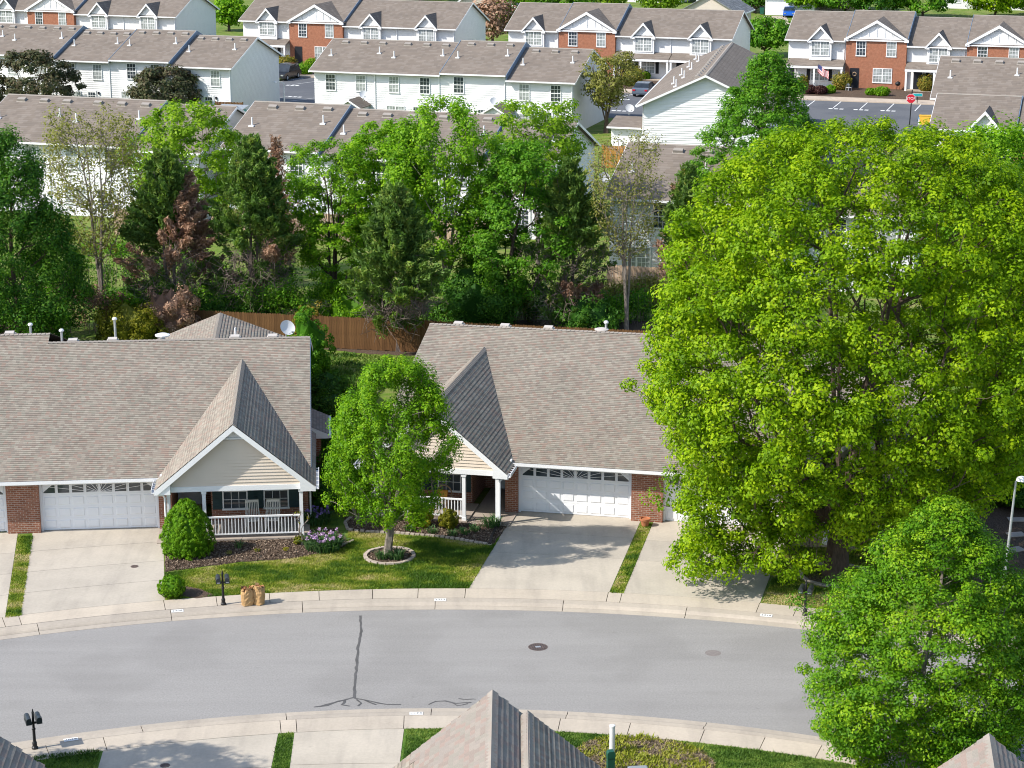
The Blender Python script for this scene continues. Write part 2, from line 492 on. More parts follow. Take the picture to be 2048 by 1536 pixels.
M['glass_car'] = _glass("car_glass", (0.012, 0.016, 0.02))
# foliage tones (varied per leaf and clump; bush cores carry one dark tone)
M['lf_maple'] = leaf_mat("leaf_maple", [(0.0, (0.06, 0.145, 0.004)), (0.5, (0.2, 0.335, 0.005)), (1.0, (0.4, 0.51, 0.01))], 0.34)
M['lf_linden'] = leaf_mat("leaf_linden", [(0.0, (0.035, 0.12, 0.006)), (0.5, (0.12, 0.27, 0.008)), (1.0, (0.32, 0.46, 0.014))], 0.28)
M['lf_pear'] = leaf_mat("leaf_pear", [(0.0, (0.05, 0.145, 0.006)), (0.5, (0.14, 0.3, 0.008)), (1.0, (0.3, 0.46, 0.014))], 0.32)
M['lf_sweet'] = leaf_mat("leaf_mid_green", [(0.0, (0.042, 0.14, 0.01)), (0.5, (0.1, 0.255, 0.014)), (1.0, (0.22, 0.4, 0.03))], 0.36)
M['lf_green'] = leaf_mat("leaf_fresh_green", [(0.0, (0.06, 0.17, 0.008)), (0.5, (0.165, 0.335, 0.012)), (1.0, (0.32, 0.49, 0.02))], 0.38)
M['lf_yellowgreen'] = leaf_mat("leaf_yellow_green", [(0.0, (0.09, 0.19, 0.01)), (0.5, (0.2, 0.34, 0.016)), (1.0, (0.34, 0.47, 0.03))], 0.4)
M['lf_dark'] = leaf_mat("leaf_dark_green", [(0.0, (0.022, 0.085, 0.012)), (0.55, (0.068, 0.18, 0.018)), (1.0, (0.19, 0.35, 0.03))], 0.32)
M['lf_cedar'] = leaf_mat("leaf_cedar", [(0.0, (0.06, 0.12, 0.03)), (0.5, (0.125, 0.22, 0.045)), (0.85, (0.22, 0.3, 0.055)), (1.0, (0.34, 0.3, 0.085))], 0.3)
M['lf_rust'] = leaf_mat("leaf_rust_brown", [(0.0, (0.22, 0.125, 0.08)), (0.5, (0.36, 0.215, 0.14)), (1.0, (0.5, 0.33, 0.22))], 0.22, (1.1, 1.0, 0.85))
M['lf_olive'] = leaf_mat("leaf_olive", [(0.0, (0.13, 0.125, 0.03)), (0.5, (0.23, 0.235, 0.05)), (1.0, (0.33, 0.3, 0.11))], 0.3)
M['lf_purple'] = leaf_mat("leaf_dark_purple", [(0.0, (0.04, 0.06, 0.025)), (0.5, (0.085, 0.095, 0.042)), (1.0, (0.16, 0.115, 0.07))], 0.25, (1.1, 1.0, 0.8))
M['lf_box'] = leaf_mat("leaf_boxwood", [(0.0, (0.06, 0.17, 0.006)), (0.5, (0.13, 0.28, 0.008)), (1.0, (0.24, 0.39, 0.015))], 0.28)
M['lf_gold'] = leaf_mat("leaf_gold", [(0.0, (0.17, 0.16, 0.010)), (0.5, (0.30, 0.27, 0.015)), (1.0, (0.42, 0.36, 0.03))], 0.25)
M['lf_goldgreen'] = leaf_mat("leaf_gold_green", [(0.0, (0.08, 0.10, 0.008)), (0.5, (0.17, 0.175, 0.012)), (1.0, (0.30, 0.25, 0.02))], 0.25)
M['lf_autumn'] = leaf_mat("leaf_orange_green", [(0.0, (0.12, 0.14, 0.02)), (0.5, (0.24, 0.22, 0.03)), (1.0, (0.42, 0.2, 0.05))], 0.25)
M['lf_barberry'] = leaf_mat("leaf_barberry", [(0.0, (0.035, 0.012, 0.012)), (1.0, (0.10, 0.04, 0.035))], 0.2, (1.2, 0.9, 0.8))
M['blade'] = leaf_mat("iris_blade", [(0.0, (0.03, 0.085, 0.028)), (0.5, (0.06, 0.14, 0.045)), (1.0, (0.14, 0.22, 0.08))], 0.3)
M['petal'] = leaf_mat("iris_petal", [(0.0, (0.42, 0.27, 0.5)), (0.5, (0.62, 0.43, 0.65)), (1.0, (0.82, 0.66, 0.8))], 0.3, (1.1, 1.0, 1.1))
M['petal_violet'] = leaf_mat("violet_petal", [(0.0, (0.18, 0.12, 0.38)), (1.0, (0.36, 0.27, 0.58))], 0.3, (1.1, 1.0, 1.1))
M['turf'] = leaf_mat("turf_blade", [(0.0, (0.06, 0.13, 0.014)), (0.34, (0.18, 0.26, 0.022)), (0.62, (0.31, 0.325, 0.045)), (1.0, (0.52, 0.42, 0.21))], 0.2)
M['turf_lush'] = leaf_mat("turf_blade_lush", [(0.0, (0.04, 0.095, 0.014)), (0.5, (0.1, 0.185, 0.026)), (1.0, (0.21, 0.28, 0.05))], 0.2)
M['ground_cover'] = leaf_mat("creeper", [(0.0, (0.25, 0.28, 0.03)), (0.45, (0.32, 0.31, 0.05)), (0.75, (0.28, 0.22, 0.13)), (1.0, (0.22, 0.165, 0.12))], 0.2)

def _chip():
    t = NT("bark_chip"); t.rough(0.95); t.spec(0.1)
    a = t.n("ShaderNodeAttribute"); a.attribute_name = "var"
    t.color(t.ramp(a.outputs["Fac"], [(0.0, (0.045, 0.03, 0.022)), (0.5, (0.14, 0.098, 0.07)), (0.85, (0.26, 0.195, 0.145)), (1.0, (0.42, 0.33, 0.24))]))
    return t.m
M['chip'] = _chip()
M['faint_cover'] = plain('worn_cover', (0.215, 0.19, 0.178), 0.85, 0.2, 0.12, 9)

def _mulch_light():
    t = NT("straw_mulch"); t.rough(0.95); t.spec(0.1)
    geo = t.n("ShaderNodeNewGeometry").outputs["Position"]
    c = t.ramp(t.noise(geo, 16, 5, 0.75), [(0.28, (0.10, 0.075, 0.055)), (0.5, (0.20, 0.155, 0.115)), (0.72, (0.34, 0.27, 0.20))])
    c = t.mix(t.ramp(t.noise(geo, 0.9, 4), [(0.45, (0, 0, 0)), (0.7, (0.45,) * 3)]), c, (0.28, 0.215, 0.15))
    t.color(c); t.bump(t.noise(geo, 28, 4), 1.0, 0.05)
    return t.m
M['mulch_light'] = _mulch_light()

# ------------------------------------------------------------------ the street, pavements and lawns
CX, CY = -2.4, 27.0                            # the street bends round this point
R_ASPH_N, R_ASPH_S = 43.50, 34.72
R_WALK_N0, R_WALK_N1 = 44.40, 45.36
R_WALK_S0, R_WALK_S1 = 32.95, 33.93
def pol(r, th, z=0.0): return (CX + r * math.sin(th), CY + r * math.cos(th), z)
def th_of(p): return math.atan2(p[0] - CX, p[1] - CY)
def arc_strip(mb, r0, r1, t0, t1, n, z0, z1=None):
    z1 = z0 if z1 is None else z1
    for i in range(n):
        a, b = t0 + (t1 - t0) * i / n, t0 + (t1 - t0) * (i + 1) / n
        mb.poly([pol(r0, a, z0), pol(r0, b, z0), pol(r1, b, z1), pol(r1, a, z1)][::-1])

mb = MB(); mb.poly([(-2500, -300, -0.26), (2500, -300, -0.26), (2500, 4000, -0.26), (-2500, 4000, -0.26)])
tag(mb.build("ground", M['grass_lush']), kind="structure")
mb = MB(); arc_strip(mb, R_ASPH_S - 0.05, R_ASPH_N + 0.05, -1.5, 1.5, 140, -0.12)
tag(mb.build("road", M['asphalt']), kind="structure")
mb = MB()
arc_strip(mb, R_WALK_N1 - 0.02, 2600, -1.52, 1.52, 90, -0.012)
arc_strip(mb, R_WALK_N1 - 0.02, R_WALK_N1 - 0.02, -1.52, 1.52, 90, -0.25, -0.012)
tag(mb.build("lawn_north", M['grass']), kind="structure")
mb = MB()
arc_strip(mb, 0.5, R_WALK_S0 + 0.02, -1.9, 1.9, 90, -0.012)
arc_strip(mb, R_WALK_S0 + 0.02, R_WALK_S0 + 0.02, -1.9, 1.9, 90, -0.012, -0.25)
tag(mb.build("lawn_south", M['grass_lush']), kind="structure")
mb = MB()
arc_strip(mb, R_ASPH_N - 0.02, R_WALK_N1 + 0.01, -1.4, 1.4, 120, -0.150)
arc_strip(mb, R_WALK_S0 - 0.01, R_ASPH_S + 0.02, -1.4, 1.4, 120, -0.150)
tag(mb.build("pavement_bedding", M['mulch']), kind="structure")

def slab_arc(name, r0, r1, t0, t1, prof, mat, parent, n=4, gap=0.012):
    """curved slab; prof = top profile [(r,z)...] from r0 to r1"""
    rm = (r0 + r1) / 2; t0 += gap / rm; t1 -= gap / rm
    mb = MB(); bot = -0.15
    for i in range(n):
        a, b = t0 + (t1 - t0) * i / n, t0 + (t1 - t0) * (i + 1) / n
        for (ra, za), (rb, zb) in zip(prof[:-1], prof[1:]):
            mb.poly([pol(ra, b, za), pol(ra, a, za), pol(rb, a, zb), pol(rb, b, zb)])
        mb.poly([pol(r0, b, bot), pol(r0, a, bot), pol(r0, a, prof[0][1]), pol(r0, b, prof[0][1])])
        mb.poly([pol(r1, a, bot), pol(r1, b, bot), pol(r1, b, prof[-1][1]), pol(r1, a, prof[-1][1])])
    for t, flip in ((t0, 0), (t1, 1)):
        p = [pol(r0, t, bot)] + [pol(r, t, z) for r, z in prof] + [pol(r1, t, bot)]
        mb.poly(p[::-1] if flip else p)
    return mb.build(name, mat, parent)

walk_n = tag(empty("sidewalk_north", (0, 0, 0)), kind="structure")
walk_s = tag(empty("sidewalk_south", (0, 0, 0)), kind="structure")
kerb_n = tag(empty("kerb_north", (0, 0, 0)), kind="structure")
kerb_s = tag(empty("kerb_south", (0, 0, 0)), kind="structure")
def g2(px, py): return th_of(at(px, py))
# joints seen in the photograph along the north walk, then a regular beat beyond
jn = [g2(10, 1250), g2(42, 1245), g2(330, 1215), g2(433, 1200), g2(539, 1192), g2(638, 1187), g2(745, 1187), g2(836, 1187), g2(930, 1190),
      g2(1213, 1200), g2(1240, 1202), g2(1513, 1222), g2(1588, 1228)]
t = jn[-1]
while t < 0.75: t += 0.043; jn.append(t)
t = jn[0]; left = []
while t > -0.75: t -= 0.06; left.append(t)
jn = left[::-1] + jn
for a, b in zip(jn[:-1], jn[1:]):
    slab_arc("sidewalk_slab", R_WALK_N0, R_WALK_N1, a, b, [(R_WALK_N0, 0.0), (R_WALK_N1, 0.002)], M['walk'], walk_n, max(2, int((b - a) / 0.02)))
js = [g2(95, 1500), g2(205, 1470), g2(560, 1442), g2(592, 1440), g2(808, 1440), g2(1120, 1442), g2(1260, 1450), g2(1408, 1462), g2(1530, 1475)]
t = js[-1]
while t < 0.7: t += 0.053; js.append(t)
t = js[0]; left = []
while t > -0.75: t -= 0.06; left.append(t)
js = left[::-1] + js
for a, b in zip(js[:-1], js[1:]):
    slab_arc("sidewalk_slab", R_WALK_S0, R_WALK_S1, a, b, [(R_WALK_S0, 0.002), (R_WALK_S1, 0.0)], M['walk'], walk_s, max(2, int((b - a) / 0.02)))
kn = [g2(80, 1265), g2(343, 1232), g2(605, 1215), g2(870, 1208), g2(1125, 1213), g2(1370, 1227), g2(1608, 1247)]
d = 0.108
kn = [kn[0] - d * k for k in range(5, 0, -1)] + kn + [kn[-1] + d * k for k in range(1, 5)]
for a, b in zip(kn[:-1], kn[1:]):
    slab_arc("kerb_stone", 43.86, 44.38, a, b, [(43.86, -0.108), (43.92, -0.06), (44.02, -0.018), (44.38, -0.004)], M['kerb'], kerb_n, 8)
    slab_arc("gutter_slab", 43.50, 43.84, a, b, [(43.50, -0.112), (43.84, -0.106)], M['kerb'], kerb_n, 8)
ks = [g2(284, 1455), g2(572, 1425), g2(863, 1415), g2(1135, 1420), g2(1413, 1440)]
ks = [ks[0] - 0.135 * k for k in range(4, 0, -1)] + ks + [ks[-1] + 0.125 * k for k in range(1, 4)]
for a, b in zip(ks[:-1], ks[1:]):
    slab_arc("kerb_stone", 33.95, 34.40, a, b, [(33.95, -0.004), (34.20, -0.014), (34.33, -0.045), (34.40, -0.106)], M['kerb'], kerb_s, 8)
    slab_arc("gutter_slab", 34.42, 34.74, a, b, [(34.42, -0.106), (34.74, -0.112)], M['kerb'], kerb_s, 8)

def driveway(name, tl, tr, br, bl, rows, label, r_end=None, mat='concrete'):
    """cast slabs between a garage line (tl-tr) and the walk (bl-br); r_end bends the last edge to the walk"""
    root = tag(empty(name, (0, 0, 0)), kind="structure")
    tl, tr, br, bl = [Vector(p) for p in (tl, tr, br, bl)]
    N = 8
    def P(s, t):
        a = tl.lerp(tr, s); 
        if r_end:
            th = th_of(bl) + (th_of(br) - th_of(bl)) * s
            b = Vector(pol(r_end, th))
        else: b = bl.lerp(br, s)
        return a.lerp(b, t)
    for t0, t1 in zip(rows[:-1], rows[1:]):
        L = (tl - bl).length; g = 0.010 / L
        up = [P(i / N, t0 + g) for i in range(N + 1)]; dn = [P(i / N, t1 - g) for i in range(N + 1)]
        poly = [(p.x, p.y) for p in dn] + [(p.x, p.y) for p in up[::-1]]
        a = sum(poly[i][0] * poly[(i + 1) % len(poly)][1] - poly[(i + 1) % len(poly)][0] * poly[i][1] for i in range(len(poly)))
        if a < 0: poly = poly[::-1]
        mb = MB()
        z0, z1 = -0.15, 0.0
        for i in range(N):
            q = [dn[i], dn[i + 1], up[i + 1], up[i]]
            if ((q[1] - q[0]).cross(q[2] - q[0])).z < 0: q = q[::-1]
            mb.poly([(p.x, p.y, z1) for p in q])
        for i in range(len(poly)):
            p, q = poly[i], poly[(i + 1) % len(poly)]
            mb.poly([(p[0], p[1], z0), (q[0], q[1], z0), (q[0], q[1], z1), (p[0], p[1], z1)])
        mb.build("driveway_slab", M[mat], root)
    mb = MB(); edge = [P(i / N, 0) for i in range(N + 1)] + [P(i / N, 1) for i in range(N, -1, -1)]
    pts_ = [(p.x, p.y, -0.007) for p in edge]
    ar = sum(pts_[i][0] * pts_[(i + 1) % len(pts_)][1] - pts_[(i + 1) % len(pts_)][0] * pts_[i][1] for i in range(len(pts_)))
    mb.poly(pts_ if ar > 0 else pts_[::-1]); mb.build("joint_filler", M['mulch'], root)
    return root
RN = R_WALK_N1 + 0.01
driveway("driveway_west", at(66, 1061), at(326, 1044), at(330, 1203), at(42, 1232), [0, .27, .52, .76, 1], "", RN)
driveway("driveway_far_west", at(-230, 1080), at(36, 1063), at(11, 1236), at(-290, 1290), [0, .27, .52, .76, 1], "", RN)
driveway("driveway_east", at(1035, 1015), at(1284, 1035), at(1218, 1186), at(938, 1177), [0, .30, .58, 1], "", RN)
driveway("driveway_far_east", at(1309, 1039), at(1575, 1058), at(1521, 1203), at(1247, 1188), [0, .30, .58, 1], "", RN)
RS = R_WALK_S0 - 0.01
driveway("driveway_south_west", at(175, 1610), at(528, 1605), at(556, 1466), at(205, 1498), [0, .5, 1], "", RS)
driveway("driveway_south", at(571, 1600), at(790, 1600), at(808, 1457), at(589, 1464), [0, .5, 1], "", RS)

# street patches, cracks, covers and kerb numbers
def ribbon(name, pts, w, mat, z, parent=None):
    P = [at(x, y, z) for x, y in pts]
    Q = []
    for a, b in zip(P[:-1], P[1:]):                       # wander a little like poured sealant
        n = max(2, int((b - a).length / 0.22))
        sd = (b - a).normalized().cross(Vector((0, 0, 1)))
        for i in range(n): Q.append(a.lerp(b, i / n) + sd * random.uniform(-0.022, 0.022))
    Q.append(P[-1])
    mb = MB(); L = []; R = []
    for i, p in enumerate(Q):
        d = (Q[min(i + 1, len(Q) - 1)] - Q[max(i - 1, 0)]).normalized(); sd = d.cross(Vector((0, 0, 1)))
        ww = w * random.uniform(0.65, 1.2) / 2
        L.append(p - sd * ww); R.append(p + sd * ww)
    for i in range(len(Q) - 1):
        mb.poly([R[i], R[i + 1], L[i + 1], L[i]])
    o = mb.build(name, mat, parent)
    return o
seal = tag(empty("crack_sealing", at(712, 1330, -0.116), 0, "dark tar crack line running across the grey street", "road crack"))
seal.location = (0, 0, 0)
ribbon("crack_line", [(720, 1231), (722, 1262), (716, 1292), (714, 1330), (709, 1365), (709, 1396)], 0.095, M['sealant'], -0.1155, seal)
for k, pts in enumerate([[(709, 1394), (690, 1400), (664, 1406), (640, 1413)], [(709, 1396), (740, 1402), (772, 1409), (802, 1409)],
            [(696, 1398), (676, 1402), (655, 1411), (628, 1414)], [(712, 1399), (722, 1406), (716, 1412)], [(730, 1400), (752, 1409)], [(690, 1401), (684, 1409), (700, 1412)]]):
    ribbon("crack_branch", pts, 0.075, M['sealant'], -0.1148 + 0.0007 * k, seal)
seal2 = empty("crack_sealing", (0, 0, 0), 0, "short forked tar crack beside the kerb left of the roof peak", "road crack")
ribbon("crack_line", [(857, 1409), (872, 1403), (890, 1402), (912, 1407), (943, 1405)], 0.075, M['sealant'], -0.1155, seal2)
ribbon("crack_branch", [(903, 1405), (914, 1411), (936, 1407)], 0.06, M['sealant'], -0.1146, seal2)
ribbon("crack_branch", [(917, 1397), (935, 1399), (952, 1398)], 0.06, M['sealant'], -0.1155, seal2)
c = at(1076, 1294, -0.12)
mh = empty("manhole_cover", c, 0.2, "round brown iron manhole cover in the middle of the street", "manhole")
MB().lathe([(0.345, 0.001), (0.345, 0.006), (0.30, 0.006), (0.30, 0.001)], 28).build("frame_ring", M['iron'], mh)
MB().lathe([(0.295, 0.001), (0.295, 0.004)], 28).build("cover_plate", M['black'], mh)
for row in range(-3, 4):
    w = math.sqrt(max(0.0, 0.285 ** 2 - (row * 0.08) ** 2))
    MB().box(row * 0.08 - 0.028, row * 0.08 + 0.028, -w, w, 0.003, 0.010).build("cover_rib", M['iron'], mh)
MB().box(-0.09, 0.09, -0.06, 0.06, 0.0095, 0.013).build("cover_badge", M['metal_grey'], mh)
tag(MB().lathe([(0.28, 0.001), (0.22, 0.0035)], 20, at(1426, 1306, -0.12)).build("patched_cover", M['faint_cover']), "faint round rusty cover in the street to the right", "cover")
dc = empty("drain_cover", at(269, 1133, 0.0), 0, "small round brown cleanout cover set in the left driveway", "cover")
MB().lathe([(0.15, 0.001), (0.15, 0.012), (0.12, 0.014)], 18).build("cover_rim", M['iron'], dc)
for k in (-1, 0, 1): MB().box(-0.1, 0.1, k * 0.05 - 0.012, k * 0.05 + 0.012, 0.013, 0.02).build("cover_rib", M['iron'], dc)
dc2 = empty("drain_cover", at(330, 1531, 0.0), 0, "round cleanout cover in the shaded driveway at bottom left", "cover")
MB().lathe([(0.15, 0.001), (0.15, 0.012), (0.12, 0.014)], 18).build("cover_rim", M['iron'], dc2)
for k in (-1, 0, 1): MB().box(-0.1, 0.1, k * 0.05 - 0.012, k * 0.05 + 0.012, 0.013, 0.02).build("cover_rib", M['iron'], dc2)

def kerb_number(px, py, txt, label, south=False):
    p = at(px, py, -0.01); th = th_of(p)
    r = 44.19 if not south else 34.10
    root = empty("kerb_number", pol(r, th, -0.006 if not south else -0.004), -th, label, "house number")
    tilt = math.atan2(0.014, 0.36) if not south else -math.atan2(0.010, 0.25)
    pl = MB().box(-0.22, 0.22, -0.115, 0.115, 0.0, 0.006).build("painted_plate", M['paint'], root)
    pl.rotation_euler = (tilt, 0, 0)
    for k_, ch in enumerate(txt):
        xo = (k_ - (len(txt) - 1) / 2) * 0.095 * (-1 if south else 1)
        tx = link("numeral", text_mesh(ch, 0.16, 0.001, M['ink'], "numeral"), root, (xo, 0, 0.0085), math.pi if south else 0)
        tx.rotation_euler[0] = tilt
kerb_number(356, 1229, "6308", "white kerb plate reading 6308 in front of the left driveway")
kerb_number(880, 1207, "6312", "white kerb plate reading 6312 left of the shaded driveway")
kerb_number(1530, 1237, "6316", "white kerb plate reading 6316 near the big maple")
kerb_number(833, 1421, "6311", "white kerb plate on the near kerb, seen edge on", True)
kerb_number(140, 1474, "6307", "white kerb plate on the near kerb beside the lower left mailbox", True)

# planting beds
def bed(name, pix, label, z=0.012, mat='mulch', thick=0.03):
    pts = [at(x, y) for x, y in pix]
    # soften the outline
    out = []
    for i, p in enumerate(pts):
        q = pts[(i + 1) % len(pts)]
        n = max(1, int((q - p).length / 0.35))
        for k in range(n): out.append(p.lerp(q, k / n) + Vector((random.uniform(-.05, .05), random.uniform(-.09, .09), 0)))
    a = sum(out[i].x * out[(i + 1) % len(out)].y - out[(i + 1) % len(out)].x * out[i].y for i in range(len(out)))
    if a < 0: out = out[::-1]
    mb = MB(); mb.prism([(p.x, p.y) for p in out], z - thick, z)
    return tag(mb.build(name, M[mat]), kind="structure")
BED_L = [(330, 1112), (331, 1143), (372, 1139), (420, 1131), (480, 1124), (540, 1120), (600, 1115), (650, 1106), (694, 1092), (690, 1074), (672, 1058), (600, 1060), (430, 1066)]
BED_R = [(688, 1036), (696, 1060), (730, 1064), (800, 1067), (870, 1073), (930, 1081), (984, 1091), (1016, 1050), (992, 1042), (930, 1036), (830, 1030), (740, 1030)]
BED_S = [(1148, 1500), (1178, 1482), (1230, 1471), (1290, 1472), (1350, 1482), (1400, 1498), (1428, 1520), (1436, 1550), (1400, 1590), (1200, 1590), (1140, 1545)]
BED_BUSH = [(330, 1178), (345, 1165), (385, 1172), (410, 1186), (380, 1192), (335, 1193)]
bed("mulch_bed_west", BED_L, "")
bed("mulch_bed_east", BED_R, "")
bed("mulch_bed_south", BED_S, "", 0.012, 'mulch_light')
bed("bare_soil_patch", [(362, 1170), (400, 1176), (432, 1190), (395, 1196), (355, 1193)], "", 0.004, 'mulch', 0.02)
bed("mulch_bed_shade", [(1700, 1085), (1760, 1060), (1900, 1020), (2110, 1010), (2110, 1190), (1960, 1185), (1800, 1160), (1720, 1130)], "")
bed("mulch_strip_back", [(300, 690), (480, 690), (650, 698), (740, 708), (860, 712), (1300, 690), (1700, 705), (1700, 650), (1200, 640), (300, 640)], "", 0.006, 'mulch', 0.02)

# ------------------------------------------------------------------ near houses
COURSE = 0.145
def shingle_rect(mb, o, along, up, L, W, t=0.016, course=COURSE, jag=0.0):
    """lapped shingle courses on a sloping rectangle: o = lower corner, along/up unit vectors"""
    o = Vector(o); along = Vector(along).normalized(); up = Vector(up).normalized()
    nrm = along.cross(up).normalized()
    n = max(1, int(math.ceil(W / course)))
    for i in range(n):
        a, b = i * course, min(W, (i + 1) * course + 0.01)
        lo0 = o + up * a + nrm * t; lo1 = lo0 + along * L
        hi0 = o + up * b + nrm * 0.002; hi1 = hi0 + along * L
        k = len(mb.f); va = a + 0.01; vb = min(b, (i + 1) * course - 0.01)
        mb.poly([lo0, lo1, hi1, hi0]); mb.fuv[k] = [(0, va), (L, va), (L, vb), (0, vb)]
        bo0 = o + up * a - nrm * 0.004; bo1 = bo0 + along * L
        mb.poly([bo0, bo1, lo1, lo0]); mb.fuv[k + 1] = [(0, va), (L, va), (L, va), (0, va)]

def ridge_cap(mb, a, b, half, drop, n=None):
    """overlapping cap pieces along a ridge from a to b"""
    a = Vector(a); b = Vector(b); d = (b - a); L = d.length; d.normalize()
    sd = d.cross(Vector((0, 0, 1))).normalized()
    n = n or int(L / 0.2)
    for i in range(n):
        p = a + d * (L * i / n); q = a + d * (L * (i + 1) / n + 0.01)
        r0, r1 = 0.040, 0.020
        P = [p - sd * half + Vector((0, 0, r0 - drop)), p + Vector((0, 0, r0)), p + sd * half + Vector((0, 0, r0 - drop))]
        Q = [q - sd * half + Vector((0, 0, r1 - drop)), q + Vector((0, 0, r1)), q + sd * half + Vector((0, 0, r1 - drop))]
        mb.poly([P[0], Q[0], Q[1], P[1]]); mb.poly([P[1], Q[1], Q[2], P[2]])
        mb.poly([P[0], P[1], P[1] - Vector((0, 0, 0.04)), P[0] - Vector((0, 0, 0.04))])
        mb.poly([P[1], P[2], P[2] - Vector((0, 0, 0.04)), P[1] - Vector((0, 0, 0.04))])

def lap_siding(mb, y, x0, x1, z0, z1, left, right, lap=0.135, t=0.034):
    """lapped boards facing -y between left(z) and right(z)"""
    n = int(math.ceil((z1 - z0) / lap))
    for i in range(n):
        za, zb = z0 + i * lap, min(z1, z0 + (i + 1) * lap)
        xa0, xa1, xb0, xb1 = left(za), right(za), left(zb), right(zb)
        if xa1 - xa0 < 0.02: break
        if xb1 < xb0: xb0 = xb1 = (xb0 + xb1) / 2
        mb.poly([(xa0, y - t, za), (xa1, y - t, za), (xb1, y, zb), (xb0, y, zb)])
        mb.poly([(xa0, y, za), (xa1, y, za), (xa1, y - t, za), (xa0, y - t, za)])

def window_unit(parent, cx, y, z0, w, h, sx=1, cols=3, rows=2, glass='glass', fw=0.055, sashes=2, name="window", double=False):
    """double-hung window facing -y; frame with muntins in front of the glass"""
    mb = MB(sx)
    x0, x1, z1 = cx - w / 2, cx + w / 2, z0 + h
    mb.box(x0 - fw, x0, y - 0.06, y + 0.02, z0 - fw, z1 + fw); mb.box(x1, x1 + fw, y - 0.06, y + 0.02, z0 - fw, z1 + fw)
    mb.box(x0, x1, y - 0.06, y + 0.02, z1, z1 + fw); mb.box(x0 - fw - 0.02, x1 + fw + 0.02, y - 0.085, y + 0.02, z0 - fw - 0.02, z0 - 0.001)
    units = [(x0, x1)] if not double else [(x0, cx - 0.045), (cx + 0.045, x1)]
    if double: mb.box(cx - 0.045, cx + 0.045, y - 0.055, y + 0.02, z0, z1)
    gl = MB(sx)
    for a, b in units:
        mb.box(a, b, y - 0.045, y + 0.01, z0 + h / 2 - 0.022, z0 + h / 2 + 0.022)
        for k in range(1, cols):
            xm = a + (b - a) * k / cols; mb.box(xm - 0.010, xm + 0.010, y - 0.032, y, z0, z1)
        for r in range(2 * rows):
            if r in (0, rows): continue
            zm = z0 + h * r / (2 * rows); mb.box(a, b, y - 0.030, y, zm - 0.009, zm + 0.009)
        gl.poly([(a, y - 0.020, z0), (b, y - 0.020, z0), (b, y - 0.020, z1), (a, y - 0.020, z1)])
    f = mb.build(name, M['trim'], parent)
    gl.build("pane", M[glass], f)
    return f

def clip_seg(p, q, x0, x1, z0, z1):
    t0, t1 = 0.0, 1.0; dx, dz = q[0] - p[0], q[1] - p[1]
    for a, b in ((-dx, p[0] - x0), (dx, x1 - p[0]), (-dz, p[1] - z0), (dz, z1 - p[1])):
        if abs(a) < 1e-9:
            if b < 0: return None
        else:
            r = b / a
            if a < 0: t0 = max(t0, r)
            else: t1 = min(t1, r)
    if t0 >= t1: return None
    return (p[0] + dx * t0, p[1] + dz * t0), (p[0] + dx * t1, p[1] + dz * t1)

def garage_door(parent, sx, X0, X1, y, ztop):
    d = MB(sx)
    d.box(X0 + 0.09, X1 - 0.09, y, y + 0.05, 0.015, ztop - 0.06)
    d.box(X0, X0 + 0.09, y - 0.10, y + 0.05, 0, ztop); d.box(X1 - 0.09, X1, y - 0.10, y + 0.05, 0, ztop)
    d.box(X0 + 0.09, X1 - 0.09, y - 0.10, y + 0.05, ztop - 0.06, ztop)
    door = d.build("garage_door", M['door_white'], parent)
    a, b = X0 + 0.10, X1 - 0.10
    cw = (b - a) / 8; rh = (ztop - 0.08) / 4
    for r in range(4):
        zc = 0.015 + rh * r
        if r: MB(sx).box(a, b, y - 0.004, y + 0.002, zc - 0.006, zc + 0.006).build("section_joint", M['gutter'], door)
        for c in range(8):
            xa, xb = a + cw * c + 0.055, a + cw * (c + 1) - 0.055
            za, zb = zc + 0.075, zc + rh - 0.075
            if r < 3:
                m = MB(sx)
                P = [(xa, y, za), (xb, y, za), (xb, y, zb), (xa, y, zb)]; g = 0.03
                Q = [(xa + g, y - 0.022, za + g), (xb - g, y - 0.022, za + g), (xb - g, y - 0.022, zb - g), (xa + g, y - 0.022, zb - g)]
                m.poly(Q)
                for i in range(4): m.poly([P[i], P[(i + 1) % 4], Q[(i + 1) % 4], Q[i]])
                m.build("raised_panel", M['door_white'], door)
            else:
                za += 0.015; zb += 0.005
                w = MB(sx); w.box(xa, xb, y - 0.010, y - 0.002, za, zb); pane = w.build("window_pane", M['glass'], door)
                m = MB(sx)
                m.box(xa - 0.02, xb + 0.02, y - 0.022, y - 0.001, zb, zb + 0.022); m.box(xa - 0.02, xb + 0.02, y - 0.022, y - 0.001, za - 0.022, za)
                m.box(xa - 0.022, xa, y - 0.022, y - 0.001, za, zb); m.box(xb, xb + 0.022, y - 0.022, y - 0.001, za, zb)
                cc = ((a + b) / 2, za - 0.02)
                for ang in (8, 17, 30, 50, 72, 108, 130, 150, 163, 172):
                    q = (cc[0] + 4 * math.cos(math.radians(ang)), cc[1] + 4 * math.sin(math.radians(ang)))
                    sg = clip_seg(cc, q, xa, xb, za, zb)
                    if sg and math.hypot(sg[1][0] - sg[0][0], sg[1][1] - sg[0][1]) > 0.06:
                        m.bar((sg[0][0], y - 0.014, sg[0][1]), (sg[1][0], y - 0.014, sg[1][1]), 0.016)
                if c in (0, 7):
                    xo, xi = (xa, xb) if c == 0 else (xb, xa)
                    tri = [(xo, y - 0.016, za + 0.05), (xo, y - 0.016, zb), (xo + (xi - xo) * 0.75, y - 0.016, zb)]
                    m.extr(tri if c == 0 else tri[::-1], (0, 0.01, 0))
                m.build("pane_muntin", M['door_white'], door)
    return door

